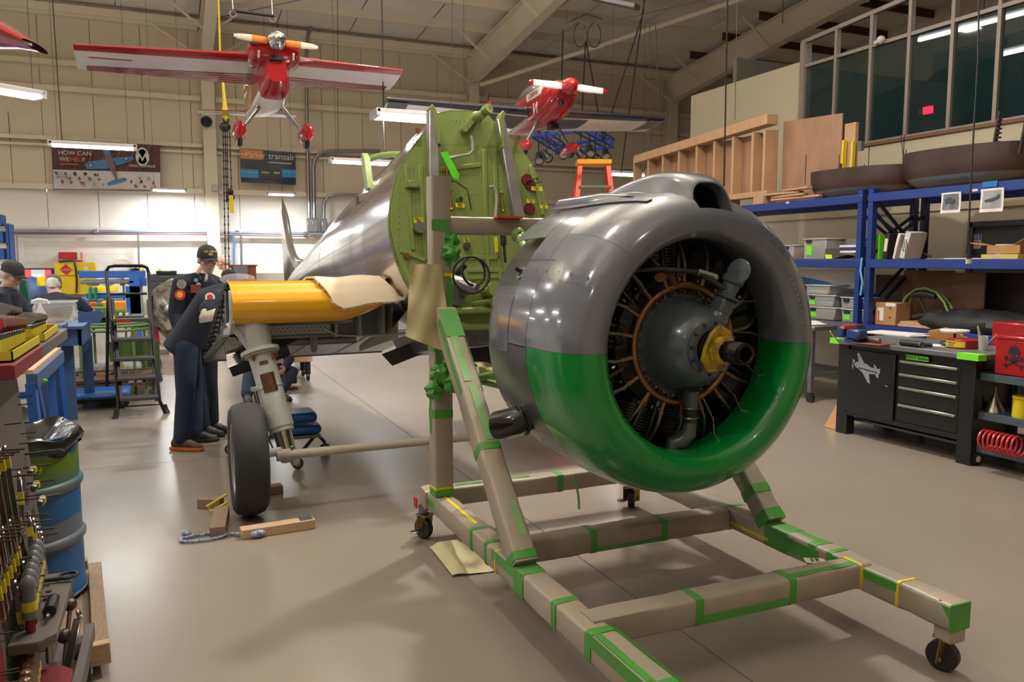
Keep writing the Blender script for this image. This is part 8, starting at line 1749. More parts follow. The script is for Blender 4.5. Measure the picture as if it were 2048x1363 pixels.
t = T('large_socket', 'large chrome socket with red band standing between the trays', 'socket', (-.565, 3.10, 1.372)); t.part('socket_body', MB().lathe([(0, 0), (.034, 0), (.034, .05), (.028, .056), (.028, .075), (.024, .078), (0, .072)], (0, 0, 0), (0, 0, 1), 24), m_tool); t.part('red_band', MB().lathe([(.035, .006), (.035, .038)], (0, 0, 0), (0, 0, 1), 24), m_redhead)
t = T('ratchet', 'chrome ratchet handle lying on the raised step', 'ratchet', (-.66, 3.0, 1.43)); t.part('head', MB().ball((0, .05, .02), (.02, .028, .018), 12, 8), m_tool); t.part('handle', MB().cyl((0, .03, .02), (-.02, -.14, .02), .009, n=8), m_tool)
ts.text('2 pt.', .022, m_black, (-.475, 2.617, 1.387), (1, 0, 0), (0, 0, 1), w=True)
# ---- barrel on its dolly ----
BC = V((-.71, 4.2, 0)); t = T('waste_barrel', 'blue and lime painted steel drum lined with a black bag', 'barrel', (BC.x, BC.y, .10))
m_drum = mat('drum_blue', c8(22, 92, 150), .45, var=.25, vscale=5, col2=c8(30, 74, 116), bump=.03, scale=10)
nt = m_drum.node_tree; b_ = nt.nodes['Principled BSDF']; src = b_.inputs['Base Color'].links[0].from_socket
tc = nt.nodes.new('ShaderNodeTexCoord'); sep = nt.nodes.new('ShaderNodeSeparateXYZ'); nt.links.new(tc.outputs['Object'], sep.inputs[0])
no = nt.nodes.new('ShaderNodeTexNoise'); no.inputs['Scale'].default_value = 3; nt.links.new(tc.outputs['Object'], no.inputs['Vector'])
def band(lo, hi, col, s2, prev):
 a = nt.nodes.new('ShaderNodeMath'); a.operation = 'MULTIPLY_ADD'; a.inputs[1].default_value = .18; nt.links.new(no.outputs['Fac'], a.inputs[0]); nt.links.new(sep.outputs['Z'], a.inputs[2])
 r = nt.nodes.new('ShaderNodeMapRange'); r.interpolation_type = 'SMOOTHSTEP'; r.inputs[1].default_value = lo; r.inputs[2].default_value = lo+s2; nt.links.new(a.outputs[0], r.inputs[0])
 r2 = nt.nodes.new('ShaderNodeMapRange'); r2.interpolation_type = 'SMOOTHSTEP'; r2.inputs[1].default_value = hi; r2.inputs[2].default_value = hi+.02; r2.inputs[3].default_value = 1; r2.inputs[4].default_value = 0; nt.links.new(a.outputs[0], r2.inputs[0])
 mm = nt.nodes.new('ShaderNodeMath'); mm.operation = 'MULTIPLY'; nt.links.new(r.outputs[0], mm.inputs[0]); nt.links.new(r2.outputs[0], mm.inputs[1])
 mx = nt.nodes.new('ShaderNodeMixRGB'); mx.inputs[2].default_value = tuple(col)+(1,); nt.links.new(mm.outputs[0], mx.inputs[0]); nt.links.new(prev, mx.inputs[1]); return mx.outputs[0]
o_ = band(.19, .39, c8(96, 124, 20), .18, src); o_ = band(-.08, .08, c8(96, 104, 116), .08, o_); nt.links.new(o_, b_.inputs['Base Color'])
pr = [(.0, .10), (.27, .10), (.288, .105), (.288, .12), (.283, .13), (.283, .345), (.290, .352), (.297, .362), (.297, .378), (.290, .388), (.283, .395), (.283, .60), (.290, .608), (.297, .618), (.297, .634), (.290, .644), (.283, .65), (.283, .845), (.288, .85), (.290, .862), (.282, .866)]
t.part('drum', MB().lathe(pr, (BC.x, BC.y, 0), (0, 0, 1), 48), m_drum, w=True, solid=.003)
for z in (.37, .626): t.part('rolling_hoop', MB().lathe([(.2905, z-.016), (.2985, z-.008), (.2985, z+.008), (.2905, z+.016)], (BC.x, BC.y, 0), (0, 0, 1), 48), mat('hoop_worn', c8(120, 108, 92), .5, var=.3, vscale=12, col2=c8(70, 84, 100)), w=True)
t.part('bottom_rim', MB().torus((BC.x, BC.y, .108), .287, .008, (0, 0, 1), 48, 8), MATS['hoop_worn'], w=True)
m_bag = mat('bin_bag', (.01, .01, .012), .22, bump=.5, scale=12, coat=.3)
rb = random.Random(4); ph = [rb.uniform(0, 6) for _ in range(9)]
def bag(u, v):
 a = 2*pi*u; w1 = sin(a*9+ph[0])*.5+sin(a*17+ph[1])*.15+sin(a*5+ph[2])*.6
 if v < .5: q = v/.5; r_ = .27-.18*(1-q)+.012*w1*(q); z = .66+.22*q**.7+.008*sin(a*11+ph[3])*q+.01*sin(a*4+ph[4])*q
 else: q = (v-.5)/.5; r_ = .280+.025*sin(pi*min(1, q*1.2))+.012*w1*q+.012*q; z = .88+.012*sin(a*6+ph[5])-.085*q-.012*sin(a*7+ph[6])*q + .008*sin(q*14+a*3)
 return V((BC.x+cos(a)*r_, BC.y+sin(a)*r_, z))
t.part('liner_bag', MB().grid(bag, 120, 26), m_bag, w=True, label='crumpled black bin bag'); t.part('bag_bottom', MB().ball((BC.x, BC.y, .68), (.2, .2, .05), 16, 8), m_bag, w=True)
a0 = R(-66); pT = BC+V((cos(a0)*.285, sin(a0)*.285, .735)); t.text('1659', .055, mat('stencil_yellow', c8(200, 200, 60), .6), pT, (-sin(a0), cos(a0), 0), Z3, w=True, ext=.0015)
t.part('vent_slit', MB().tube([BC+V((cos(R(-66))*.284, sin(R(-66))*.284, z)) for z in (.70, .66, .62)], .003, 5).tube([BC+V((cos(R(-62))*.284, sin(R(-62))*.284, z)) for z in (.35, .31, .27)], .003, 5), m_inside, w=True)
t = T('wooden_dolly', 'worn square wooden dolly on casters under the drum', 'dolly', (-.28, 3.43, 0), rz=.095)
t.part('platform', MB().bx((-.74, .02, .055), (-.03, 1.08, .077)), m_pine2)
for a, b in (((-.06, .03, .045), (0, 1.0, .125)), ((-.80, .03, .045), (-.74, 1.1, .125)), ((-.74, 1.05, .045), (-.06, 1.1, .125)), ((-.12, -.01, .045), (.005, .03, .135))): t.part('edge_board', MB().bx(a, b), m_pine2 if b[1] > .1 else m_pine, bevel=.004)
for (x, y) in ((-.06, .12), (-.06, .95), (-.7, .12), (-.7, 1.0)): t.part('caster_wheel', MB().lathe([(0, -.012), (.018, -.012), (.022, 0), (.018, .012), (0, .012)], (x, y, .0225), (1, .3, 0), 16), m_rub)
# ---- blue stand behind the drum ----
t = T('steel_sawhorse', 'blue steel A leg work stand with wooden strip on top behind the drum', 'work stand', (-.9, 6.1, 0))
t.part('top_board', MB().bx((-1.2, 5.42, .985), (-.76, 6.75, 1.01)), m_pine, w=True); t.part('top_beam', MB().bx((-.80, 5.42, .90), (-.74, 6.75, .985)), m_blue2, w=True)
for (y, yy) in ((5.45, 5.45), (5.55, 6.0), (6.3, 6.05), (6.7, 6.75)): t.part('leg', MB().beam((-.78, y, .93), (-.74, yy, .0), .10 if y < 5.5 else .05, .05), m_blue1, w=True)
for y in (5.45, 6.7): t.part('leg', MB().beam((-1.15, y, .93), (-1.2, y, 0), .05, .05), m_blue1, w=True)
t.part('green_mark', MB().ball(dep(87, 760, 4.95)+V((.0, -.03, 0)), (.03, .006, .015)), m_lime, w=True)
t.part('cross_rail', MB().beam((-1.15, 5.5, .55), (-.77, 5.5, .55), .04, .06), m_blue1, w=True)
t = T('tool_case', 'yellow tool case on the floor under the blue stand', 'case', (-.95, 6.3, 0)); t.part('case_body', MB().bx((-.25, -.15, 0), (.22, .12, .30)), mat('case_yellow', c8(226, 150, 20), .45), bevel=.03); t.part('case_lid', MB().bx((-.25, -.15, .30), (.22, .12, .38)), m_clip, bevel=.02); t.part('case_handle', MB().torus((0, 0, .38), .06, .012, (0, 1, 0), 16, 6), m_clip)
t = T('black_machine', 'dark cylindrical machine under the blue stand', 'machine', (-1.2, 6.7, 0)); t.part('drum', MB().cyl((0, -.2, .3), (0, .3, .3), .28, n=24), m_clip); t.part('cap', MB().cyl((0, -.22, .3), (0, -.2, .3), .2, n=20), m_shaft)
# ---- blue workbench with panel at D 8.6 ----
t = T('blue_workbench', 'dull blue steel workbench with square legs beside the platform ladder', 'workbench', (-1.5, 9.6, 0))
t.part('bench_top', MB().bx((-2.3, 9.0, .97), (-.80, 10.0, 1.0)), m_blue2, w=True); t.part('front_panel', MB().bx((-2.3, 9.05, .80), (-.83, 9.09, .97)), m_blue2, w=True); t.part('side_panel', MB().bx((-.86, 9.05, .80), (-.82, 10.0, .97)), m_blue2, w=True)
for (x, y) in ((-.98, 9.3), (-.86, 9.95), (-2.25, 9.3), (-2.25, 9.9)): t.part('leg', MB().bx((x-.05, y-.04, 0), (x+.05, y+.04, .82)), m_blue2, w=True)
t.part('lower_rail', MB().bx((-2.2, 9.3, .25), (-.95, 9.34, .32)), m_blue1, w=True); t.part('end_bracket', MB().prism([(-.1, 0), (.10, 0), (.16, .10), (.1, .15), (-.02, .12), (-.1, .14)], (-.80, 9.6, .98), X3, Z3, (0, .02, 0)), m_blue2, w=True)
t = T('storage_bin', 'clear plastic bin with black slot on white papers beside the spray bottle', 'bin', dep(112, 633, 6.9)-V((0, 0, .05))); t.part('tub', MB().bx((-.16, -.12, 0), (.16, .12, .17)), m_bin, bevel=.02); t.part('lid', MB().bx((-.17, -.13, .17), (.17, .13, .19)), m_bin, bevel=.008); t.part('dark_contents', MB().bx((-.09, -.11, .05), (.07, -.02, .13)), m_clip); t.part('brown_contents', MB().bx((-.09, -.11, .01), (.07, -.02, .05)), m_card)
zb = (dep(112, 633, 6.9)).z-.05
t = T('bench_table', 'low work table carrying the clear bin and the spray bottle', 'table', (-1.2, 7.6, 0)); t.part('table_top', MB().bx((-1.7, 7.15, zb-.06), (-.86, 8.3, zb-.03)), m_blue2, w=True); t.part('white_paper', MB().bx((-1.35, 7.2, zb-.03), (-.90, 7.9, zb-.002)), m_paper, w=True)
for (x, y) in ((-.95, 7.25), (-.95, 8.2), (-1.62, 7.25), (-1.62, 8.2)): t.part('leg', MB().bx((x-.03, y-.03, 0), (x+.03, y+.03, zb-.06)), m_blue2, w=True)
p = dep(82, 640, 6.6); p.z = zb; t = T('spray_bottle', 'white trigger spray bottle beside the clear bin', 'bottle', p); t.part('bottle', MB().loft([((0, 0, 0), .045), ((0, 0, .10), .045), ((0, 0, .14), .02), ((0, 0, .155), .014)], 16), m_bin); t.part('trigger_head', MB().loft([((-.06, 0, .20), (.015, .012)), ((-.01, 0, .215), (.02, .016)), ((.05, 0, .205), (.014, .012)), ((.07, 0, .18), (.008, .008))], 10), m_white); t.part('neck', MB().cyl((0, 0, .15), (0, 0, .2), .014), m_white); t.part('trigger', MB().beam((-.03, 0, .2), (-.045, 0, .15), .012, .008), m_white)
# clutter on the blue bench
def clutter(name, lab, cat, px, py, D, d, mt, rz=0):
 p = dep(px, py, D); return solo(name, lab, cat, MB().box(p+V((0, 0, d[2]/2)), d, rz), mt, bevel=min(d)*.12)
bz = 1.0
def onb(x, y): return onz(x, y, bz)
for (px, d, mt, nm, cat, lab) in ((150, (.26, .2, .16), m_blue1, 'parts_bin', 'bin', 'open dark blue parts bin on the blue bench'), (137, (.10, .1, .08), m_paper, 'paint_can', 'can', 'small pale can left of the blue parts bin'), (187, (.08, .08, .10), mat('bottle_orange', c8(210, 80, 40), .5), 'orange_can', 'can', 'small orange red can on the blue bench end'), (178, (.14, .1, .05), m_card, 'small_carton', 'box', 'small brown carton on the bench end')):
 p = dep(px, 630, 10.6); p.z = bz; solo(nm, lab, cat, MB().box(p+V((0, 0, d[2]/2)), d), mt, bevel=.01)
# ---- TN crate, orange block, sheet metal stock ----
t = T('lettered_crate', 'pale box with green TN lettering behind the ladder', 'box', dep(190, 622, 10.6)-V((0, 0, .12))); t.part('box_body', MB().bx((-.2, -.1, 0), (.2, .1, .18)), mat('crate_pale', c8(206, 200, 180), .6), bevel=.006); t.text('TN', .13, mat('letter_green', c8(30, 140, 90), .6), (-.02, -.102, .10), X3, Z3)
t.part('orange_edge', MB().bx((-.2, -.104, 0), (.2, -.1, .03)), m_ply)
clutter('orange_block', 'orange yellow plastic block behind the ladder rail', 'block', 228, 622, 10.8, (.30, .15, .14), mat('block_orange', c8(230, 150, 40), .5))
z_t = (dep(228, 622, 10.8)).z
t = T('cart_table', 'brown framed rolling table carrying green hoops behind the ladder', 'cart', (-.7, 11.0, 0))
t.part('top', MB().bx((-1.05, 10.85, z_t-.03), (-.30, 11.4, z_t)), m_shaft, w=True)
t.part('shelf', MB().bx((-1.25, 10.4, .22), (-.2, 11.4, .25)), mat('cart_brown', c8(92, 66, 54), .5), w=True); t.part('rail', MB().beam((-1.25, 10.38, .18), (-.15, 10.38, .18), .03, .04).beam((-1.25, 10.38, .36), (-.15, 10.38, .36), .02, .02), MATS['cart_brown'], w=True)
for (x, y) in ((-1.22, 10.8), (-.2, 10.8), (-1.22, 11.4), (-.2, 11.4)): t.part('post', MB().beam((x, y, .08), (x, y, z_t), .04, .04), MATS['cart_brown'], w=True)
for (x, y) in ((-1.2, 10.4), (-.25, 10.4), (-1.2, 11.4), (-.25, 11.4)): t.part('caster', MB().cyl((x-.02, y, .05), (x+.02, y, .05), .05, n=14), m_rub, w=True)
m_olive = mat('olive_green', c8(88, 116, 54), .5, var=.12)
t = T('cowl_ring', 'pair of nested pale green hoop rings lying level behind the ladder', 'ring', dep(225, 665, 9.6))
cc = dep(222, 652, 9.5)
for (dx, r_, dz) in ((0, .42, 0), (0, .39, .03), (0, .42, -.05)): t.part('hoop', MB().torus((cc.x, cc.y+.3, cc.z+dz), r_, .018, (0, 0, 1), 48, 8), m_olive, w=True)
for a in range(4): t.part('hoop_post', MB().cyl((cc.x+.42*cos(a*pi/2+.6), cc.y+.3+.42*sin(a*pi/2+.6), 0), (cc.x+.42*cos(a*pi/2+.6), cc.y+.3+.42*sin(a*pi/2+.6), cc.z), .016, n=8), m_olive, w=True)
t = T('perforated_rib', 'olive green rib with round holes lying above the hoops', 'rib', dep(240, 628, 10.2)); q = dep(185, 634, 10.1); q2 = dep(262, 622, 10.1)
t.part('rib', MB().loft([(dep(175, 640, 10.1), (.05, .01)), (dep(210, 628, 10.1), (.06, .01)), (dep(250, 626, 10.1), (.05, .01)), (dep(268, 634, 10.1), (.02, .01))], 8, upv=V((0, 1, 0))), m_olive, w=True)
for px in (215, 228, 241, 254): t.part('hole', MB().cyl(dep(px, 628, 10.06), dep(px, 628, 10.05), .022, n=14), m_paper, w=True)
t = T('green_reservoir', 'olive green square reservoir box on the cart table', 'box', dep(200, 635, 10.6)-V((0, 0, .05))); t.part('box_body', MB().bx((-.12, -.1, 0), (.12, .1, .2)), m_olive, bevel=.02); t.part('filler_cap', MB().cyl((0, 0, .2), (0, 0, .24), .05, n=16), m_olive)
t = T('padded_seat', 'grey quilted seat pad with tan strap on olive bucket', 'seat', dep(210, 745, 9.9)-V((0, 0, .15)))
t.part('bucket', MB().loft([((0, .1, -.10), (.36, .22)), ((0, .1, .02), (.44, .26)), ((0, .1, .12), (.46, .28))], 20), m_olive); t.part('pad', MB().bx((-.42, -.12, .13), (.42, .3, .25)), mat('quilted_grey', c8(140, 142, 140), .8, bump=.5, scale=40), bevel=.05, seg=3)
for k in range(9): t.part('pad_ridge', MB().cyl((-.36+.09*k, -.125, .15), (-.36+.09*k, -.125, .24), .008, n=6), MATS['quilted_grey'])
t.part('tan_strap', MB().beam((-.45, -.17, -.02), (.22, -.18, .28), .012, .10, (0, 0, 1)), mat('webbing_tan', c8(150, 128, 88), .8, bump=.3, scale=60), bevel=.004); t.part('strap_buckle', MB().box((-.1, -.18, .13), (.05, .02, .11), mt=M.Rotation(-.4, 3, 'Y')), m_clip)
t = T('olive_panel', 'olive green curved panel standing behind the ladder steps', 'panel', dep(270, 715, 10.4)-V((0, 0, .2))); t.part('panel', MB().grid(lambda u, v: V((-.3+.6*u, .1*sin(pi*u), .42*v)), 10, 6), m_olive, solid=.01)
t = T('sawhorse', 'brown wooden trestle behind the right ladder rail', 'sawhorse', dep(285, 700, 11.4)-V((0, 0, 0)));  t.o.location.z = 0
tz = dep(285, 645, 11.4).z
for (x0, x1) in ((-.08, -.22), (.08, .22)):
 for y in (0, .7): t.part('leg', MB().beam((x0, y, tz), (x1, y, 0), .05, .07), m_pine2)
t.part('top_beam', MB().bx((-.1, -.08, tz), (.1, .78, tz+.06)), m_pine2); t.part('brace', MB().beam((-.15, 0, tz*.45), (.15, 0, tz*.45), .03, .06), m_pine2)
clutter('wood_crate', 'small open wooden crate on the cart shelf behind the ladder', 'crate', 272, 752, 10.8, (.28, .2, .22), m_pine)
t = T('blue_moving_blanket', 'blue quilted blanket bundle behind the ladder right foot', 'blanket', dep(302, 745, 10.9)-V((0, 0, .2))); mb = MB().ball((0, 0, .2), (.14, .18, .32), 16, 12)
for v in mb.v: v += V([.02*sin(v.z*22), .02*sin(v.z*31+v.x*10), 0])
t.part('folds', mb, m_jean)
t = T('creeper', 'blue padded mechanic creeper low on the floor beside the drum', 'creeper', dep(165, 790, 9.0)); t.o.location.z = 0
t.part('pad', MB().bx((-.3, -.35, .12), (.5, .3, .18)), mat('vinyl_blue', c8(30, 90, 160), .35), bevel=.03, seg=2)
for (x, y) in ((-.25, -.3), (.42, -.3), (-.25, .25), (.42, .25)): t.part('caster', MB().cyl((x-.015, y, .045), (x+.015, y, .045), .045, n=14), m_rub); t.part('bracket', MB().box((x, y, .1), (.05, .05, .04)), m_clip)
t = T('floor_jack', 'black low floor jack with arms beside the ladder caster', 'jack', dep(190, 805, 8.9)); t.o.location.z = 0
t.part('frame', MB().beam((-.3, 0, .07), (.35, .05, .12), .10, .05).beam((-.2, .15, .06), (.3, .2, .15), .04, .04), m_clip, bevel=.01); t.part('wheel', MB().cyl((-.28, -.05, .05), (-.28, .1, .05), .05, n=14), m_rub); t.part('wheel', MB().cyl((.3, -.05, .05), (.3, .2, .05), .05, n=14), m_rub); t.part('saddle', MB().cyl((.3, .08, .12), (.3, .08, .17), .05, n=12), m_clip)
# ---- platform ladder ----
m_ladb = mat('ladder_black', c8(22, 21, 21), .4, metal=.3); t = T('platform_ladder', 'black folding step ladder with tall handrail and rubber treads', 'ladder', (-.35, 9.6, 0))
fL, fR = V((-.56, 9.19, 0)), V((-.07, 9.31, 0));
def onlad(x, y, Y): return ony(x, y, Y)
railL = [onz(233, 836, 0.0), ony(237, 810, 9.25), ony(228, 700, 9.55), ony(219, 600, 9.85), ony(213, 560, 9.95), ony(212, 542, 10.0), ony(218, 533, 10.0), ony(230, 531, 10.0), ony(285, 531.5, 10.0), ony(294, 535, 10.0), ony(297, 545, 10.0), ony(300, 600, 9.85), ony(308, 700, 9.55), ony(319, 800, 9.3), onz(331, 826, 0)]
t.part('front_rail', MB().tube(railL, .019, 10), m_ladb, w=True)
t.part('front_rail', MB().beam(railL[3]+V((.03, 0, 0)), railL[1]+V((.03, 0, .05)), .03, .05), m_ladb, w=True); t.part('front_rail', MB().beam(railL[11]-V((.02, 0, 0)), railL[13]-V((.03, 0, 0)), .03, .05), m_ladb, w=True)
for (y, xa, xb, Y) in ((588, 221, 294, 9.88), (640, 225, 299, 9.66), (679, 229, 303, 9.56), (718, 231, 309, 9.48), (757, 235, 312, 9.38), (797, 240, 317, 9.28)):
 a, b = ony(xa, y, Y), ony(xb, y, Y); b.z = a.z
 if y == 588: t.part('grab_bar', MB().cyl(a, b, .014, n=8), m_ladb, w=True)
 else: t.part('tread', MB().box((a+b)/2, ((b-a).length, .22, .035), 0), mat('tread_rubber', c8(58, 56, 56), .8, bump=.4, scale=80), w=True, bevel=.006)
t.part('floor_bar', MB().cyl(ony(241, 813, 9.25), ony(320, 808, 9.3), .008, n=6), m_ladb, w=True)
for (x, y0, x1, y1) in ((216, 590, 214, 800), (303, 590, 309, 790)):
 a = ony(x, y0, 9.95); b = ony(x1, y1, 10.4); b = onz(x1, y1, .08) if 0 else V((b.x, b.y, .06)); t.part('rear_leg', MB().beam(a, b, .03, .04), m_ladb, w=True)
 t.part('caster_wheel', MB().cyl(b+V((-.02, 0, 0)), b+V((.02, 0, 0)), .055, n=18), m_rub, w=True); t.part('caster_fork', MB().beam(b+V((0, 0, .0)), b+V((0, 0, .12)), .05, .05), m_alum, w=True)
for (p, s_) in ((railL[0], -1), (railL[-1], 1)): t.part('rubber_foot', MB().loft([(p+V((0, 0, .10)), .018), (p+V((s_*.01, 0, .04)), .022), (p+V((s_*.02, 0, 0)), (.045, .03))], 10), m_rub, w=True)
t.part('red_sticker', MB().box(ony(248, 642, 9.53), (.14, .004, .03)), m_redhead, w=True, label='red warning sticker'); t.part('yellow_sticker', MB().box(ony(229, 640, 9.64), (.015, .004, .1)), m_yt, w=True)
# ---- far left background ----
t = T('flammables_cabinet', 'yellow steel safety cabinet with red diamond placard on a side table', 'cabinet', dep(152, 590, 17)+V((0, .3, 0)))
cY = 19.2
def fq(nm, x0, y0, x1, y1, Y, dp, mt, **k): a, b = ony(x0, y1, Y), ony(x1, y0, Y); return t.part(nm, MB().bx((a.x, Y, a.z), (b.x, Y+dp, b.z)), mt, w=True, **k)
m_saf = mat('safety_yellow', c8(226, 194, 20), .45, var=.05)
fq('cabinet_body', 113, 524, 191, 590, cY, .4, m_saf, bevel=.01); fq('door', 114, 528, 151, 551, cY-.03, .03, m_saf, bevel=.01); fq('door', 114, 554, 151, 589, cY-.03, .03, m_saf, bevel=.01)
a = ony(132, 539, cY-.035); t.part('diamond_placard', MB().prism([(0, -.12), (.12, 0), (0, .12), (-.12, 0)], a, X3, Z3, (0, -.004, 0)), mat('placard_red', c8(190, 40, 40), .5), w=True, label='red diamond placard'); t.text('FLAMMABLE', .034, m_white, a+V((0, -.006, 0)), X3, Z3, w=True); fq('white_card', 169, 532, 176, 539, cY-.005, .004, m_paper); fq('black_lock', 156, 541, 168, 548, cY-.01, .01, m_clip)
t.part('black_hose', MB().tube([ony(x, y, cY-.08) for x, y in ((118, 524), (130, 522), (148, 522), (151, 535), (154, 560), (153, 585))], .02, 8), m_clip, w=True)
t = T('cabinet_table', 'grey table carrying the yellow safety cabinet', 'table', (-1.8, 19.4, 0)); zz = ony(150, 590, cY).z; t.part('table_top', MB().bx((-2.7, 19.0, zz-.04), (-1.2, 19.9, zz)), m_gw, w=True)
for x in (-2.65, -1.25):
 for y in (19.05, 19.85): t.part('leg', MB().bx((x-.03, y-.03, 0), (x+.03, y+.03, zz-.04)), m_gw, w=True)
t = T('wall_shelf', 'red metal trough shelf fixed to the wall above the yellow cabinet', 'shelf', ony(140, 519, 21.2)); a, b = ony(118, 518, 21.0), ony(161, 504, 21.0)
t.part('trough', MB().bx((a.x, 20.9, a.z), (b.x, 21.4, b.z)), m_redp if 0 else mat('shelf_red', c8(190, 24, 36), .4), w=True, bevel=.01); t.part('end_plate', MB().bx((b.x-.06, 20.88, a.z), (b.x, 20.9, b.z)), m_paper, w=True); t.part('bracket', MB().box(((a.x+b.x)/2, 21.1, a.z-.05), (.5, .3, .05)), MATS['shelf_red'], w=True)
t = T('monitor', 'black framed screen showing a red and silver picture', 'monitor', dep(76, 562, 16)); Y = 18.5
fq('frame', 45, 536, 108, 563, Y, .05, m_black, bevel=.005); m_scr = mat('screen_red', (.8, .06, .08), emit=1.1); m_scr2 = mat('screen_grey', (.35, .4, .45), emit=1.0)
fq('screen_part', 51, 539, 62, 561, Y-.01, .01, m_scr); fq('screen_part', 63, 539, 89, 561, Y-.01, .01, m_scr2); fq('screen_part', 90, 539, 102, 561, Y-.01, .01, m_scr); fq('screen_stripe', 66, 549, 86, 553, Y-.02, .01, mat('screen_white', (.9, .9, .95), emit=1.2))
t.part('stand', MB().bx((-2.45, 18.5, 0), (-2.35, 18.6, 1.3)).bx((-2.7, 18.3, 0), (-2.1, 18.8, .04)), m_black, w=True)
t = T('blue_shelving', 'blue shelf rack with bins at the left frame edge', 'shelf rack', (-3.3, 20.3, 0))
for x in (-3.6, -3.12): t.part('upright', MB().bx((x-.03, 20.0, 0), (x+.03, 20.05, 2.45)), m_blue1, w=True)
for k in range(7): t.part('shelf_board', MB().bx((-3.6, 20.0, .2+.36*k), (-3.12, 20.6, .23+.36*k)), m_alum, w=True); t.part('blue_bin', MB().bx((-3.52, 20.02, .24+.36*k), (-3.2, 20.5, .48+.36*k)), m_blue1, w=True, bevel=.01)
t.part('side_panel', MB().bx((-3.1, 20.0, 0), (-3.08, 20.6, 2.45)), m_blue1, w=True)
t = T('blue_recliner', 'rounded pale blue covered machine behind the man in grey cap', 'cover', dep(65, 580, 13)); mb = MB().ball((0, 0, .0), (.22, .25, .30), 16, 12); t.part('cover', mb, m_blue2); t.o.location.z = 1.10
t.part('pedestal', MB().cyl((0, 0, -1.1), (0, 0, -.2), .1, n=12), m_clip)
clutter('yellow_bottle', 'tilted yellow bottle beside the grey cap', 'bottle', 83, 572, 12.6, (.10, .08, .16), m_saf, .5)
clutter('green_bottle', 'dark green bottle standing behind the socket trays', 'bottle', 50, 616, 8.2, (.08, .08, .30), mat('bottle_green', c8(20, 84, 60), .4))
# long blue shop table with shear and clamps
D_ = 13.2; t = T('shear_table', 'blue sheet metal shear table with yellow scale bars behind the ladder', 'machine', dep(235, 600, D_)); t.o.location.z = 0; t.inv = M.Translation(-t.o.location)
Y = 15.0; fq('back_beam', 158, 541, 290, 556, Y+.5, .3, m_blue1, bevel=.01); fq('bed', 160, 560, 268, 568, Y, .9, m_gw, bevel=.01); fq('front_beam', 172, 585, 262, 598, Y, .15, m_blue1, bevel=.01); fq('lower_plate', 160, 598, 248, 610, Y-.1, .1, m_gw)
fq('yellow_scale', 186, 572, 235, 584, Y-.05, .05, m_saf, bevel=.01); fq('yellow_tag', 240, 566, 250, 571, Y+.1, .05, m_saf); fq('white_label', 174, 566, 198, 571, Y+.45, .04, m_paper); fq('side_frame', 255, 572, 280, 655, Y, .12, m_blue1); fq('side_frame', 262, 556, 292, 572, Y+.2, .5, m_blue1)
a = ony(276, 655, Y); t.part('leg', MB().bx((a.x-.1, Y, 0), (a.x+.06, Y+.12, a.z+.9)), m_blue1, w=True); t.part('leg', MB().bx((a.x-2.2, Y, 0), (a.x-2.05, Y+.12, .8)), m_blue1, w=True)
for x in (181, 191): t.part('green_clamp', MB().cyl(ony(x, 574, Y-.1), ony(x, 600, Y-.1), .03, n=8), mat('clamp_green', c8(10, 110, 80), .4), w=True)
t.part('blue_hose', MB().tube([ony(x, y, Y+.3) for x, y in ((163, 566), (185, 562), (210, 559), (240, 563), (262, 567))], .02, 8), m_blue1, w=True)
# white grinder / tape reel group
t = T('pedestal_grinder', 'grey round dial on white arm behind the ladder top', 'machine', dep(272, 560, 14)); t.part('dial', MB().cyl((0, 0, .12), (0, .06, .12), .10, n=20), m_shaft); t.part('arm', MB().beam((-.05, .1, -.3), (0, .1, .1), .08, .06), m_paper); t.part('base', MB().cyl((0, .2, -1.15), (0, .2, 0), .1, n=14), m_paper); t.part('yellow_knob', MB().ball((.10, 0, .18), .04), m_saf)
t = T('white_bag_heap', 'white plastic covered shapes behind the ladder handrail', 'cover', dep(240, 560, 15)); mb = MB().loft([((-.3, 0, -.05), .12), ((-.05, 0, .12), .14), ((.15, 0, .30), .08)], 12)
for v in mb.v: v += V([.02*sin(v.z*30), 0, .02*sin(v.x*25)])
t.part('plastic', mb, m_paper); t.part('white_hood', MB().ball((.05, 0, .30), (.16, .1, .10)), m_paper); t.part('stand', MB().cyl((.05, .1, -1.3), (.05, .1, .3), .02, n=8), m_gw)
# grey drawer cabinet
t = T('drawer_cabinet', 'tall dark grey drawer cabinet against the white wall', 'cabinet', (-.15, 20.9, 0)); Y = 20.6
x0, x1, zt__ = ony(297, 548, Y).x, ony(425, 548, Y).x, ony(330, 548, Y).z; m_cab = mat('cabinet_grey', c8(72, 74, 82), .5)
t.part('cabinet_body', MB().bx((x0, Y, .02), (x1, Y+.6, zt__)), m_cab, w=True)
for c_ in range(2):
 for k in range(8):
  xa = x0+.03+(x1-x0)*.5*c_; d = t.part('drawer', MB().bx((xa, Y-.02, .08+k*.155), (xa+(x1-x0)*.5-.06, Y, .08+k*.155+.14)), m_cab, w=True, bevel=.004); t.part('drawer_pull', MB().bx((xa+.2, Y-.04, .18+k*.155), (xa+(x1-x0)*.5-.26, Y-.02, .195+k*.155)), m_alum, d, w=True)
clutter('dark_pan', 'small dark pan with parts on the grey cabinet', 'tray', 333, 548, 18.9, (.45, .3, .08), m_clip)
clutter('yellow_bottle', 'tiny yellow bottle on the grey cabinet', 'bottle', 320, 547, 18.9, (.06, .06, .12), m_saf)
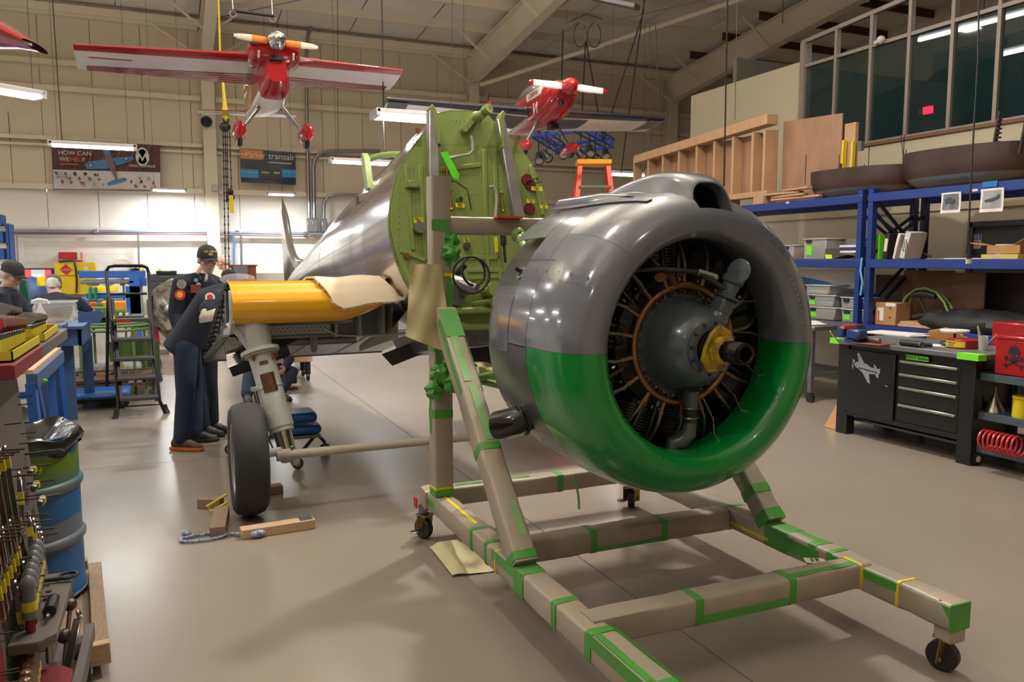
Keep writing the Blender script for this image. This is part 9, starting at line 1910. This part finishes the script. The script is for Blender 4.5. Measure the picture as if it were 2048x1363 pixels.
# wrapped engine on pallet
t = T('wrapped_engine', 'plastic wrapped aircraft part standing on a pallet behind the men', 'engine', (.0, 15.6, .14)); mb = MB().ball((0, 0, .62), (.30, .35, .55), 22, 16)
for v in mb.v: v += V([.05*sin(v.z*13+v.y*8), .05*sin(v.z*17+v.x*9), .03*sin(v.x*20)])
t.part('wrap', mb, mat('cloudy_plastic', c8(150, 142, 130), .2, alpha=1, var=.6, vscale=6, bump=.5, scale=12, col2=c8(60, 50, 44)))
t.part('inner_post', MB().beam((.05, 0, 0), (.02, 0, .9), .12, .12), m_plyd); t.part('inner_post', MB().beam((-.2, 0, 0), (-.25, 0, .5), .06, .06), m_redhead)
t = T('pallet', 'wooden pallet under the plastic wrapped part', 'pallet', (0, 15.6, 0))
for k in range(5): t.part('slat', MB().bx((-.45, -.5+.22*k, .10), (.45, -.38+.22*k, .12)), m_pine)
for x in (-.4, 0, .4): t.part('stringer', MB().bx((x-.03, -.5, 0), (x+.03, .5, .10)), m_pine)
# wooden desk far back, right of the column
t = T('wooden_desk', 'brown wooden desk cabinet with grey box on top beside the far man', 'desk', (1.45, 17.6, 0)); Y = 17.3; a, b = ony(452, 558, Y), ony(512, 529, Y)
t.part('desk_body', MB().bx((a.x, Y, 0), (b.x, Y+.6, b.z-.03)), mat('mahogany', c8(116, 62, 44), .5, var=.15), w=True, bevel=.006); t.part('desk_top', MB().bx((a.x-.03, Y-.03, b.z-.03), (b.x+.03, Y+.62, b.z)), MATS['mahogany'], w=True)
c_ = ony(481, 545, Y-.05); t.part('grey_box', MB().box(c_, (.28, .06, .28)), m_gw, w=True)
clutter('wood_box', 'small upright wooden box beside the tail of the fuselage', 'box', 603, 545, 17.5, (.09, .09, .30), m_pine2)
q = dep(603, 545, 17.5); solo('low_cabinet', 'pale low cabinet behind the tail fin', 'cabinet', MB().bx((q.x-1.3, q.y-.2, 0), (q.x+.3, q.y+.3, q.z)), m_paper, bevel=.01)
# ---- under the wing ----
t = T('rolling_wood_dolly', 'small pine topped dolly on black casters under the wing', 'dolly', (1.45, 11.3, 0)); t.part('top', MB().bx((-.32, -.28, .26), (.34, .28, .34)), m_pine, bevel=.006)
for (x, y) in ((-.1, -.22), (.28, -.22), (-.26, .22), (.28, .22)): t.part('caster', MB().cyl((x, y, .08), (x, y, .26), .04, n=10).cyl((x-.02, y, .05), (x+.02, y, .05), .05, n=14), m_rub)
p = onz(588, 778, 0); t = T('spray_can', 'white and red aerosol can lying on the floor under the wing', 'can', p); t.part('can', MB().cyl((-.10, 0, .035), (.06, 0, .035), .034, n=16), m_paper); t.part('red_label', MB().cyl((-.06, -.001, .030), (.04, -.001, .030), .0345, n=16), mat('label_rust', c8(180, 80, 40), .5)); t.part('cap', MB().cyl((.06, 0, .035), (.09, 0, .035), .02, n=12), m_saf); t.part('base', MB().cyl((-.115, 0, .035), (-.10, 0, .035), .03, n=12), m_clip)
p = onz(575, 766, 0); t = T('cordless_drill', 'black and yellow cordless drill lying on the floor', 'drill', p); t.part('battery', MB().bx((-.02, -.06, 0), (.12, .06, .10)), m_clip, bevel=.01); t.part('yellow_body', MB().bx((-.06, -.05, .02), (-.02, .05, .10)), m_saf, bevel=.01); t.part('barrel', MB().cyl((-.2, 0, .08), (-.06, 0, .08), .035, n=12), m_clip); t.part('bit', MB().cyl((.12, 0, .07), (.22, 0, .075), .006, n=6), m_tool)
t = T('rolling_stool', 'blue padded rolling mechanic stool behind the landing gear', 'stool', (.93, 6.5, 0))
mv = MATS['vinyl_blue']; t.part('seat_pad', MB().bx((-.17, -.15, .36), (.13, .15, .44)), mv, bevel=.03, seg=2); t.part('lower_pad', MB().bx((-.17, -.17, .27), (.16, .15, .34)), mv, bevel=.03, seg=2); t.part('tray', MB().bx((-.14, -.15, .235), (.15, .15, .262)), m_gw)
for (x, y, cx_, cy_) in ((.12, -.12, -.04, -.17), (-.15, -.12, -.5, .55), (.12, .12, .25, .25), (-.15, .12, -.3, .3)): t.part('strut', MB().beam((x, y, .26), (cx_, cy_, .1), .02, .02), m_clip); c_ = t.part('caster', MB().lathe([(0, -.012), (.045, -.012), (.045, .012), (0, .012)], (cx_, cy_, .046), (.3, 1, 0), 18), m_rub); t.part('caster_cap', MB().lathe([(0, -.015), (.032, -.015), (.032, .015), (0, .015)], (cx_, cy_, .046), (.3, 1, 0), 16), m_gw, c_)
